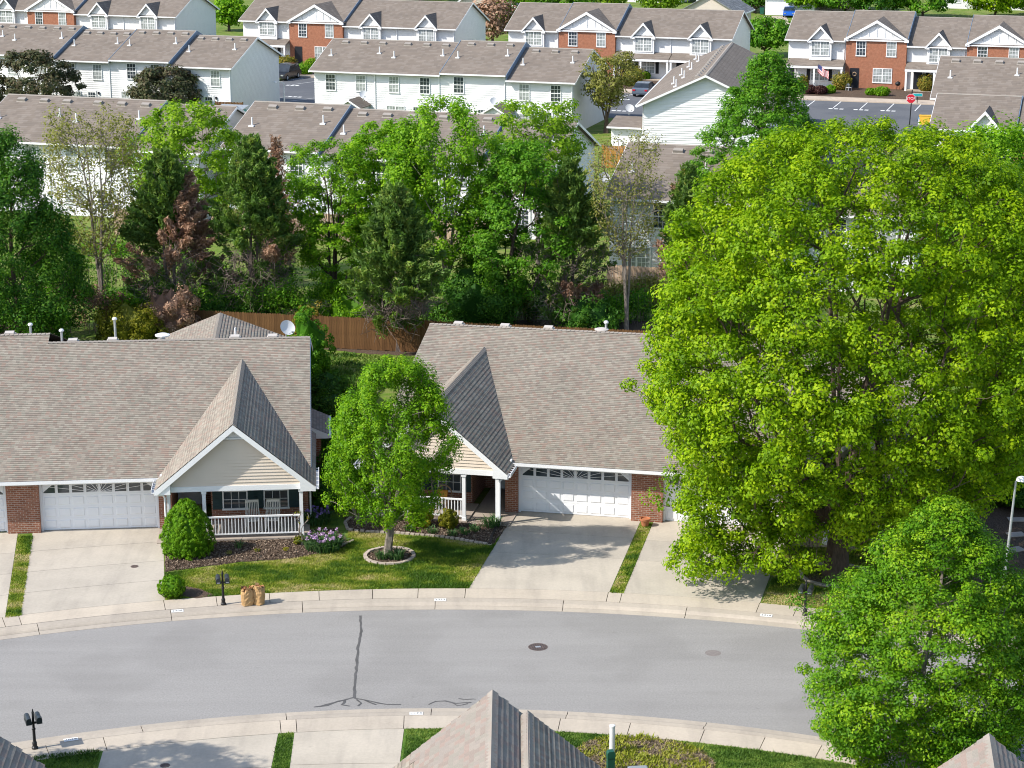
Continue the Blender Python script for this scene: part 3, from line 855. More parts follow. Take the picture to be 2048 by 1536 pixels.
def duplex(loc, rz, label, extra=(0, 0), rear=None):
    """two mirrored brick units under one low roof, each with a steep gabled porch"""
    H = empty("duplex_house", loc, rz, label, "house")
    EY, EZ, SL = -0.76, 2.34, 0.2965
    XE = 11.6
    roofs = {}
    for m in (1, -1):
        ex = extra[0 if m == 1 else 1]
        RY = 9.8 + ex; RZ = EZ + SL * (RY - EY)
        cs = math.hypot(1, SL)
        # main roof half
        mb = MB(m)
        shingle_rect(mb, (0, EY, EZ), (1, 0, 0), (0, 1, SL), XE, (RY - EY) * cs)
        shingle_rect(mb, (XE, 2 * RY - EY, EZ), (-1, 0, 0), (0, -1, SL), XE, (RY - EY) * cs)
        mb.poly([(XE, EY, EZ - 0.02), (0, EY, EZ - 0.02), (0, RY, RZ - 0.02), (XE, RY, RZ - 0.02)])
        roof = tag(mb.build("main_roof", M['shingle'], H), kind="stuff")
        rc = MB(m); ridge_cap(rc, (0, RY, RZ), (XE, RY, RZ), 0.15, 0.042)
        rc.build("ridge_cap", M['shingle_cap'], roof)
        # walls
        w = MB(m)
        w.box(0.0, 0.65, -0.30, 0.10, 0, 2.40)
        w.box(5.42, 5.95, -0.30, 0.10, 0, 2.40)
        w.box(0.65, 5.42, -0.30, 0.10, 2.06, 2.40)
        w.build("garage_wall", M['brick'], H)
        w = MB(m)
        w.box(7.5, 11.45, 0.35, 0.6, 0, 2.5)
        w.box(7.5, 7.72, 0.6, 2.8, 0, 2.5); w.box(5.95, 7.72, 2.8, 3.0, 0, 2.6); w.box(5.7, 5.95, 0.1, 3.0, 0, 2.5)
        w.build("porch_wall", M['brick'], H)
        w = MB(m)
        w.box(11.22, 11.45, 0.6, 2 * RY - EY - 1.0, 0, 2.45)
        w.box(0, 11.45, 2 * RY - EY - 1.0, 2 * RY - EY - 0.8, 0, 2.45)
        w.extr([(11.40, 0.4, 2.45), (11.40, 2 * RY - EY - 0.8, 2.45), (11.40, RY, RZ - 0.08)], (0.05, 0, 0))
        w.build("side_wall", M['brick'], H)
        ce = MB(m); ce.box(5.0, 11.2, 0.4, 3.4, 2.50, 2.55); ce.build("porch_ceiling", M['trim'], H)
        # eave boards and gutters
        f = MB(m)
        f.box(0, 5.75, EY + 0.0, EY + 0.03, EZ - 0.16, EZ - 0.005)
        f.poly([(0, EY, EZ - 0.15), (0, -0.28, EZ - 0.15), (5.9, -0.28, EZ - 0.15), (5.9, EY, EZ - 0.15)])
        f.extr([(XE, EY, EZ - 0.22), (XE, EY, EZ - 0.06), (XE, RY, RZ - 0.06), (XE, RY, RZ - 0.22)], (0.03, 0, 0))
        f.extr([(XE, 2 * RY - EY, EZ - 0.06), (XE, 2 * RY - EY, EZ - 0.22), (XE, RY, RZ - 0.22), (XE, RY, RZ - 0.06)], (0.03, 0, 0))
        f.build("eave_trim", M['trim'], H)
        g = MB(m)
        for a, b in ((0.0, 5.62),):
            g.box(a, b, EY - 0.13, EY - 0.11, EZ - 0.10, EZ + 0.03); g.box(a, b, EY - 0.11, EY - 0.004, EZ - 0.10, EZ - 0.08); 
            g.box(b, b + 0.02, EY - 0.13, EY, EZ - 0.1, EZ + 0.03)
        g.box(5.56, 5.74, EY - 0.16, EY + 0.12, EZ - 0.10, EZ + 0.13)
        g.build("gutter", M['gutter'], H)
        # porch roof
        PC, HW, PZ, AZ = 8.62, 3.18, 2.30, 4.95
        PY = -2.3; BACK = 8.0
        s = (AZ - PZ) / HW; cs2 = math.hypot(1, s)
        for sd in (-1, 1):
            mb = MB(m)
            if sd == -1: shingle_rect(mb, (PC - HW, BACK, PZ), (0, -1, 0), (1, 0, s), BACK - PY, HW * cs2, 0.015, 0.17)
            else: shingle_rect(mb, (PC + HW, PY, PZ), (0, 1, 0), (-1, 0, s), BACK - PY, HW * cs2, 0.015, 0.17)
            pr = tag(mb.build("porch_roof_slope", M['shingle'], H), kind="stuff")
        rc = MB(m); ridge_cap(rc, (PC, PY, AZ), (PC, BACK - 0.1, AZ), 0.14, 0.115)
        rc.build("porch_ridge_cap", M['shingle_cap'], H)
        zz = lambda x: AZ - abs(x - PC) * s
        rk = MB(m)
        for sd in (-1, 1):
            xo = PC + sd * (HW - 0.0)
            pts = [(PC, PY, AZ - 0.03), (xo, PY, PZ - 0.03), (xo, PY, PZ - 0.20), (xo - sd * 0.12, PY, PZ - 0.20), (PC, PY, AZ - 0.28)]
            rk.extr(pts if sd == -1 else pts[::-1], (0, 0.035, 0))
            # boxed eave return
            xi = PC + sd * (HW - 0.62)
            pts = [(xo, PY + 0.035, PZ - 0.20), (xi, PY + 0.035, PZ - 0.20), (xi, PY + 0.035, zz(xi) - 0.14), (xo, PY + 0.035, PZ - 0.05)]
            rk.extr(pts if sd == 1 else pts[::-1], (0, 0.36, 0))
            # soffit under the rake
            rk.poly([(PC, PY + 0.03, AZ - 0.20), (xi, PY + 0.03, zz(xi) - 0.20), (xi, -1.9, zz(xi) - 0.20), (PC, -1.9, AZ - 0.20)])
        rk.build("rake_trim", M['trim'], H)
        lz = lambda z: PC - max(0.0, (AZ - 0.20 - z) / s); rz_ = lambda z: PC + max(0.0, (AZ - 0.20 - z) / s)
        sidw = 2.72
        mb = MB(m)
        lap_siding(mb, -1.90, PC - 3, PC + 3, 2.30, 4.22, lambda z: max(PC - sidw, lz(z)), lambda z: min(PC + sidw, rz_(z)))
        tag(mb.build("gable_siding", M['siding_beige'], H), kind="stuff")
        mb = MB(m)
        mb.extr([(lz(4.29), -1.885, 4.29), (rz_(4.29), -1.885, 4.29), (PC, -1.885, AZ - 0.2)], (0, 0.03, 0))
        mb.box(lz(4.22), rz_(4.22), -1.925, -1.88, 4.22, 4.29)
        for k in range(-4, 5): 
            xk = PC + k * 0.17; zt = zz(xk) - 0.22
            if zt > 4.32: mb.box(xk - 0.018, xk + 0.018, -1.898, -1.886, 4.29, zt)
        mb.build("gable_panel", M['trim'], H)
        # porch structure
        mb = MB(m); mb.box(5.62, 11.5, -1.96, -1.70, 2.10, 2.31); mb.build("porch_beam", M['trim'], H)
        fl = MB(m); fl.box(7.2, 11.5, -2.0, 0.34, -0.1, 0.09); fl.box(5.42, 7.19, -2.05, 2.79, -0.1, 0.035)
        fl.build("porch_floor", M['porch_floor'], H)
        for xp in (5.95, 7.35, 11.2):
            p = MB(m); p.box(xp - 0.07, xp + 0.07, -1.9, -1.76, 0.035 if xp < 7.3 else 0.09, 2.10)
            p.box(xp - 0.10, xp + 0.10, -1.93, -1.73, 1.98, 2.10); p.box(xp - 0.09, xp + 0.09, -1.92, -1.74, 0.091, 0.22)
            p.build("porch_post", M['trim'], H)
        r = MB(m); r.box(7.42, 11.13, -1.87, -1.79, 0.94, 1.0); r.box(7.42, 11.13, -1.86, -1.80, 0.22, 0.27)
        rail = r.build("railing", M['trim'], H)
        bal = MB(); bal.box(-0.018, 0.018, -0.018, 0.018, 0.27, 0.94); bme = bal.mesh("baluster", M['trim'])
        nb = 28
        for k in range(nb):
            o = link("baluster", bme, rail); o.location = (m * (7.42 + (k + 0.5) * 3.71 / nb), -1.83, 0)
        for xw in (8.47, 10.15):
            window_unit(H, xw, 0.345, 0.62, 0.92, 1.45, m, 3, 2, 'glass')
            for sd in (-1, 1):
                shm = MB(m); xs = xw + sd * 0.72; shm.box(xs - 0.2, xs + 0.2, 0.29, 0.348, 0.58, 2.1)
                for q in range(12): shm.box(xs - 0.15, xs + 0.15, 0.278, 0.292, 0.66 + q * 0.115, 0.66 + q * 0.115 + 0.06)
                shm.build("shutter", M['shutter'], H)
        d = MB(m); d.box(6.05, 6.95, 2.72, 2.79, 0.04, 2.1); d.box(5.97, 6.05, 2.70, 2.795, 0.04, 2.18); d.box(6.95, 7.03, 2.70, 2.795, 0.04, 2.18)
        d.box(6.05, 6.95, 2.70, 2.795, 2.1, 2.18)
        for q in (0, 1):
            for qq in (0, 1): d.box(6.15 + q * 0.38, 6.45 + q * 0.38, 2.70, 2.72, 0.25 + qq * 0.9, 0.95 + qq * 0.95)
        d.build("entry_door", M['door_white'], H)
        garage_door(H, m, 0.65, 5.42, 0.0, 2.06)
        # porch side gutters and downspouts
        g = MB(m)
        for sd in (-1, 1):
            xo = PC + sd * HW
            yb = -0.95 if sd == -1 else 0.2
            g.box(min(xo, xo + sd * 0.13), max(xo, xo + sd * 0.13), PY + 0.02, yb, PZ - 0.12, PZ - 0.10)
            g.box(min(xo + sd * 0.11, xo + sd * 0.13), max(xo + sd * 0.11, xo + sd * 0.13), PY + 0.02, yb, PZ - 0.10, PZ + 0.02)
            for q in range(5):
                yq = PY + 0.2 + q * (yb - PY - 0.3) / 4; g.box(min(xo, xo + sd * 0.12), max(xo, xo + sd * 0.12), yq, yq + 0.02, PZ - 0.01, PZ + 0.008)
        g.build("porch_gutter", M['gutter'], H)
        dsp = MB(m); dsp.tube([(5.40, -2.20, 2.18), (5.45, -2.15, 2.08), (5.74, -1.95, 2.00), (5.82, -1.99, 1.9), (5.82, -1.99, 0.12), (5.82, -2.12, 0.05)], 0.045, 6)
        dsp.build("downspout", M['gutter'], H)
        dsp = MB(m); dsp.tube([(11.83, 0.1, 2.18), (11.7, 0.1, 2.0), (11.55, 0.15, 1.9), (11.55, 0.15, 0.1)], 0.04, 6)
        dsp.build("downspout", M['gutter'], H)
        # small roofed bay on the end wall
        b = MB(m); b.box(11.45, 12.0, 5.4, 7.8, 0.0, 2.2); b.build("side_bay", M['brick'], H)
        b = MB(m); shingle_rect(b, (12.35, 5.1, 2.25), (0, 1, 0), (-1, 0, 0.45), 3.0, 1.0, 0.02)
        b.build("side_bay_roof", M['shingle'], H)
        b = MB(m); b.extr([(12.35, 5.08, 2.25), (12.35, 5.08, 2.08), (11.45, 5.08, 2.08), (11.45, 5.08, 2.65)][::-1], (0, 0.05, 0))
        b.box(12.35, 12.46, 5.06, 8.1, 2.10, 2.24); b.build("side_bay_gutter", M['gutter'], H)
        roofs[m] = (roof, RY, RZ)
    H["roofs"] = 0
    return H, roofs

def local_to_world(H, p):
    a = H.rotation_euler[2]; c_, s_ = math.cos(a), math.sin(a)
    return Vector((H.location[0] + c_ * p[0] - s_ * p[1], H.location[1] + s_ * p[0] + c_ * p[1], H.location[2] + p[2]))

aL = math.radians(5.2); aR = math.radians(-11.6)
OL = at(321, 1054); OR = at(1038, 1022)
HL, roofL = duplex(OL - Vector((math.cos(aL), math.sin(aL), 0)) * 5.42, aL,
                   "brick duplex with beige gabled porch and pale shingle roof, at the left edge", (0, 0.75))
HR, roofR = duplex(OR + Vector((math.cos(aR), math.sin(aR), 0)) * 5.42, aR,
                   "brick duplex with shingle roof between the small yard tree and the big maple", (0, 0))

# rear wing of the left house (its roof rises behind the ridge)
def rear_wing(H, roof, x, y0, y1, z, hw, s):
    zl = z - hw * s
    mb = MB(); shingle_rect(mb, (x - hw, y1, zl), (0, -1, 0), (1, 0, s), y1 - y0, hw * math.hypot(1, s), 0.014)
    tag(mb.build("rear_roof_slope", M['shingle'], H), kind="stuff")
    mb = MB(); shingle_rect(mb, (x + hw, y0, zl), (0, 1, 0), (-1, 0, s), y1 - y0, hw * math.hypot(1, s), 0.026)
    tag(mb.build("rear_roof_slope", M['shingle'], H), kind="stuff")
    mb = MB(); ridge_cap(mb, (x, y0, z), (x, y1, z), 0.15, 0.06); mb.build("rear_ridge_cap", M['shingle_cap'], H)
    mb = MB(); mb.box(x - hw + 0.5, x + hw - 0.5, y0, y1 - 0.4, 0, zl); mb.build("rear_wall", M['brick'], H)
    mb = MB(); mb.extr([(x - hw, y1, zl - 0.15), (x - hw, y1, zl), (x, y1, z), (x, y1, z - 0.15)], (0, 0.03, 0))
    mb.extr([(x + hw, y1, zl), (x + hw, y1, zl - 0.15), (x, y1, z - 0.15), (x, y1, z)], (0, 0.03, 0))
    mb.box(x - hw - 0.1, x - hw, y0, y1, zl - 0.12, zl); mb.box(x + hw, x + hw + 0.1, y0, y1, zl - 0.12, zl); mb.build("rear_trim", M['trim'], H)
rear_wing(HL, None, 7.35, 9.95, 15.2, 5.40, 3.9, 0.40)

def pipe_cap(parent, p, h, r=0.055, mat='metal_grey'):
    mb = MB(); mb.tube([(p[0], p[1], p[2] - 0.4), (p[0], p[1], p[2] + h)], r, 10)
    o = mb.build("flue_pipe", M[mat], parent)
    MB().lathe([(r * 1.9, 0), (r * 2.1, 0.05), (r * 1.5, 0.10), (r * 0.3, 0.12)], 12, (p[0], p[1], p[2] + h - 0.02)).build("flue_cap", M["gutter"], parent)
def box_vent(parent, p, rz, mat='vent_light', s=1.0):
    mb = MB(); w, d, h = 0.2 * s, 0.2 * s, 0.13 * s
    mb.extr([(-w, -d, 0), (-w, -d, h * 0.8), (-w, d * 0.6, h), (-w, d, 0)], (2 * w, 0, 0))
    mb.box(-w * 1.3, w * 1.3, -d * 1.35, d * 1.2, -0.05, 0.012)
    return mb.build("box_vent", M[mat], parent, loc=p, rz=rz)
rL, RY, RZ = roofL[1]; rLl, RYl, RZl = roofL[-1]
# vents on the far slopes, showing over the ridges
def L2(px, py, yl, H):
    """local x on house H for a photo column at local depth yl near ridge height"""
    best = None
    for k in range(-1200, 1200):
        x = k * 0.01; w = local_to_world(H, (x, yl, 5.5))
        d_ = w.y * _c - (w.z - CAM_H) * _s
        u = 1024 + FPX * w.x / d_
        if best is None or abs(u - px) < best[0]: best = (abs(u - px), x)
    return best[1]
pipe_cap(rLl, (L2(62, 0, RYl + .4, HL), RYl + 0.4, RZl), 0.32)
pipe_cap(rL, (L2(124, 0, RY + .4, HL), RY + 0.4, RZ), 0.42)
pipe_cap(rL, (L2(231, 0, RY + .6, HL), RY + 0.6, RZ), 0.85)
MB().lathe([(0.12, -0.3), (0.12, 0.05), (0.33, 0.07), (0.34, 0.12), (0.20, 0.17), (0.02, 0.18)], 16, (L2(325, 0, RY + .5, HL), RY + 0.5, RZ)).build("mushroom_vent", M['gutter'], rL)
for px in (146, 225, 470, 545): box_vent(rL, (L2(px, 0, RY + .35, HL), RY + 0.35, RZ - 0.06), 0)
box_vent(rLl, (L2(20, 0, RYl + .3, HL), RYl + 0.3, RZl - 0.06), 0)
pp = MB(); pp.tube([(L2(471, 0, 11.5, HL), 11.3, 4.9), (L2(471, 0, 11.5, HL), 11.3, 5.6)], 0.045, 8); pp.build("vent_pipe", M['pvc'], rL)
rR, RYr, RZr = roofR[-1]
for px in (917, 1010, 1097): box_vent(rR, (L2(px, 0, RYr + .35, HR), RYr + 0.35, RZr - 0.06), 0)
pipe_cap(rR, (L2(1212, 0, RYr + .35, HR), RYr + 0.35, RZr), 0.35)
MB().lathe([(0.12, -0.3), (0.12, 0.02), (0.32, 0.04), (0.33, 0.07), (0.2, 0.11), (0.02, 0.12)], 16, (L2(1203, 0, RYr + .3, HR), RYr + 0.3, RZr - 0.02)).build("mushroom_vent", M['vent_light'], rR)

# ---- houses on the near side of the street: only their street gables reach into the frame
def south_house(loc, rz, label, pcs, nested=None, piece_side=None):
    H = empty("gabled_house", loc, rz, label, "house")
    HW, PZ, AZ, PY, BACK = 3.6, 1.95, 4.95, 0.0, 9.0
    CS = 0.18
    s = (AZ - PZ) / HW; cs = math.hypot(1, s)
    for gi, (pc, hw, az, py, pieces) in enumerate(pcs):
        pz = az - hw * s; W = hw * cs
        for sd in (-1, 1):
            if sd == -1: o, al, up = Vector((pc - hw, BACK, pz)), Vector((0, -1, 0)), Vector((1, 0, s)).normalized()
            else: o, al, up = Vector((pc + hw, py, pz)), Vector((0, 1, 0)), Vector((-1, 0, s)).normalized()
            L = BACK - py
            if not pieces:
                mb = MB(); shingle_rect(mb, o, al, up, L, W, 0.032, CS); tag(mb.build("roof_slope", M['shingle'], H), kind="stuff")
                continue
            # the courses nearest the ridge and street end as single shingles, the rest joined
            base = MB(); nrm = al.cross(up)
            base.poly([o, o + al * L, o + al * L + up * W, o + up * W])
            deck = base.build("roof_deck", M['shingle'], H)
            tm = MB(); tw, th_ = 0.24, CS + 0.02
            tm.poly([(0, 0, 0.030), (tw, 0, 0.030), (tw, th_, 0.008), (0, th_, 0.008)]); tm.poly([(0, 0, 0.004), (tw, 0, 0.004), (tw, 0, 0.030), (0, 0, 0.030)])
            tm.poly([(tw, 0, 0.004), (tw, th_, 0.004), (tw, th_, 0.008), (tw, 0, 0.030)]); tm.poly([(0, 0, 0.004), (0, 0, 0.030), (0, th_, 0.008), (0, th_, 0.004)])
            tme = tm.mesh("shingle", M['shingle_piece'])
            Rm = Matrix((al, up, nrm)).transposed().to_4x4()
            rows = int(W / CS); cnt = 0
            rest = MB()
            for i in range(rows - 1, -1, -1):
                off = (i % 2) * 0.12 + random.uniform(0, .05)
                ncol = int((L) / tw)
                for j in range(ncol):
                    a0 = j * tw + off
                    dist_end = (L - a0) if sd == -1 else a0
                    if dist_end > 4.6 or dist_end < 0: continue
                    if cnt < 295:
                        ob = link("shingle", tme, deck); ob.matrix_local = Matrix.Translation(o + up * (i * CS) + al * (a0 + 0.004) + nrm * random.uniform(0, 0.005)) @ Rm
                        cnt += 1
            shingle_rect(rest, o, al, up, L, W, 0.012, CS)
            tag(rest.build("shingle_underlay", M['shingle'], deck), kind="stuff")
        rc = MB(); ridge_cap(rc, (pc, py, az), (pc, BACK, az), 0.15, 0.125); rc.build("ridge_cap", M['shingle_cap'], H)
        rk = MB()
        for sd in (-1, 1):
            pts = [(pc, py - 0.035, az - 0.02), (pc + sd * hw, py - 0.035, pz - 0.02), (pc + sd * hw, py - 0.035, pz - 0.2), (pc, py - 0.035, az - 0.22)]
            rk.extr(pts if sd == -1 else pts[::-1], (0, 0.03, 0))
        rk.build("rake_trim", M['trim'], H)
        w = MB(); w.extr([(pc - hw + .45, py + 0.4, 0), (pc + hw - .45, py + 0.4, 0), (pc + hw - .45, py + 0.4, pz + .45 * s - 0.1), (pc, py + 0.4, az - 0.1), (pc - hw + .45, py + 0.4, pz + .45 * s - 0.1)], (0, 6.0, 0))
        w.build("gable_wall", M['siding_beige'], H)
    return H
M['shingle_piece'] = shingle_mat("shingle_piece", [(0.31, 0.265, 0.235)], tab=9, course=9)
def _piece():
    t = NT("shingle_piece_varied"); t.rough(0.92); t.spec(0.12)
    info = t.n("ShaderNodeObjectInfo")
    c = t.ramp(info.outputs["Random"], [(0, (0.275, 0.24, 0.21)), (.2, (0.29, 0.225, 0.192)), (.4, (0.265, 0.24, 0.205)), (.6, (0.29, 0.255, 0.22)), (.8, (0.26, 0.215, 0.185))], 'CONSTANT')
    t.color(t.mix(1.0, c, t.ramp(t.noise(t.coord(), 30, 3), [(0.25, (0.86,) * 3), (0.75, (1.08,) * 3)]), 'MULTIPLY'))
    return t.m
M['shingle_piece'] = _piece()
apex = at(985, 1380, 4.97)
south_house(Vector((apex.x, apex.y, 0)), math.pi, "steep shingle gable poking up at the bottom centre of the street",
            [(0.0, 3.6, 4.95, 0.0, True), (-0.95, 3.2, 4.50, 0.35, False)])
apex2 = at(1978, 1467, 4.97)
south_house(Vector((apex2.x, apex2.y, 0)), math.pi - math.radians(9), "shingle gable in the bottom right corner below the round tree",
            [(0.0, 3.6, 4.95, 0.0, True)])
apex3 = at(-36, 1447, 4.97)
south_house(Vector((apex3.x, apex3.y, 0)), math.pi + math.radians(5), "sliver of shingle roof in the bottom left corner",
            [(0.0, 3.6, 4.95, 0.0, True)])

# ------------------------------------------------------------------ townhouse rows behind the trees
TA = math.radians(-17.5)
E1 = Vector((math.cos(TA), math.sin(TA), 0)); E2 = Vector((-math.sin(TA), math.cos(TA), 0))
_wcache = {}
def town_window(parent, x, y, z0, w, h, glass, double=False):
    """shared-mesh window; y is the wall face (facing -y)"""
    key = (w, h, glass, double)
    if key not in _wcache:
        fw = 0.07; mb = MB(); x0, x1, z1 = -w / 2, w / 2, h
        mb.box(x0 - fw, x0, -0.05, 0.02, -fw, z1 + fw); mb.box(x1, x1 + fw, -0.05, 0.02, -fw, z1 + fw)
        mb.box(x0, x1, -0.05, 0.02, z1, z1 + fw); mb.box(x0 - fw - .03, x1 + fw + .03, -0.08, 0.02, -fw - .03, -0.001)
        un = [(x0, x1)] if not double else [(x0, -0.06), (0.06, x1)]
        if double: mb.box(-0.06, 0.06, -0.045, 0.02, 0, z1)
        g = MB()
        for a, b in un:
            mb.box(a, b, -0.04, 0.01, h / 2 - 0.03, h / 2 + 0.03)
            for k in (1, 2):
                xm = a + (b - a) * k / 3; mb.box(xm - 0.014, xm + 0.014, -0.028, 0, 0, z1)
            for q in (1, 3):
                zm = h * q / 4; mb.box(a, b, -0.026, 0, zm - 0.013, zm + 0.013)
            g.poly([(a, -0.015, 0), (b, -0.015, 0), (b, -0.015, z1), (a, -0.015, z1)])
        _wcache[key] = (mb.mesh("window", M['trim']), g.mesh("pane", M[glass]))
    f, g = _wcache[key]
    o = link("window", f, parent, (x, y, z0)); link("pane", g, o)
    return o
_bv = {}
def shared(name, make):
    if name not in _bv: _bv[name] = make()
    return _bv[name]
def bv_mesh():
    mb = MB(); w, d, h = 0.32, 0.22, 0.2
    mb.extr([(-w, -d, 0), (-w, -d, h), (-w, d * .5, h), (-w, d, 0)], (2 * w, 0, 0)); mb.box(-w * 1.2, w * 1.2, -d * 1.5, d, -0.1, 0.02)
    return mb.mesh("box_vent", M['vent_tan'])
def pv_mesh():
    mb = MB(); mb.tube([(0, 0, -0.2), (0, 0, 0.6)], 0.06, 8); mb.box(-.2, .2, -.24, .16, -0.08, 0.03); return mb.mesh("vent_pipe", M['pvc'])

def gable_front(B, parent_roof, xc, hw, yf, zb, rise, yback, siding, trim_w=0.16, arches=False, boards=True):
    """small front-facing gable roof with white rakes; returns nothing"""
    s = rise / hw
    r = MB(); t = 0.07
    ov = 0.22
    for sd in (-1, 1):
        xe = xc + sd * (hw + ov); ze = zb - ov * s
        a = [(xe, yf - 0.3, ze), (xc, yf - 0.3, zb + rise), (xc, yback, zb + rise), (xe, yback, ze)]
        nrm = (Vector(a[1]) - Vector(a[0])).cross(Vector(a[3]) - Vector(a[0]))
        if nrm.z < 0: a = a[::-1]
        r.extr(a, (0, 0, t))
    r.build("dormer_roof", M['shingle_far'], B)
    k = MB()
    for sd in (-1, 1):
        xe = xc + sd * (hw + ov); ze = zb - ov * s
        pts = [(xc, yf - 0.34, zb + rise + t), (xe, yf - 0.34, ze + t), (xe, yf - 0.34, ze - trim_w), (xc, yf - 0.34, zb + rise - trim_w * 1.25)]
        k.extr(pts if sd == -1 else pts[::-1], (0, 0.05, 0))
        xi = xc + sd * (hw - 0.25)
        k.box(min(xe, xi), max(xe, xi), yf - 0.30, yf - 0.02, ze - trim_w, ze + 0.02)
    k.build("rake_trim", M['trim'], B)
    w = MB(); w.extr([(xc - hw, yf, zb - 0.2), (xc + hw, yf, zb - 0.2), (xc + hw, yf, zb), (xc, yf, zb + rise), (xc - hw, yf, zb)], (0, 0.2, 0))
    w.build("gable_wall", M[siding], B)
    if arches:
        q = MB(); q.box(xc - hw, xc + hw, yf - 0.06, yf, zb - 0.05, zb + 0.12)
        for i in (-2, -1, 0, 1, 2):
            xk = xc + i * hw * 0.27; zt = zb + rise - abs(xk - xc) * s - 0.12
            q.box(xk - 0.045, xk + 0.045, yf - 0.05, yf, zb + 0.12, zt)
        q.build("pediment_board", M['trim'], B)
        q = MB()
        for i in (-1, 1):
            x0, x1 = xc + i * 0.02 * hw, xc + i * hw * 0.52
            pts = []
            for a in range(9):
                an = math.pi / 2 * a / 8
                pts.append((x0 + (x1 - x0) * math.sin(an), yf - 0.035, zb + 0.12 + (rise * 0.62) * math.cos(an)))
            q.tube(pts, 0.04, 4)
        q.build("pediment_arch", M['trim'], B)

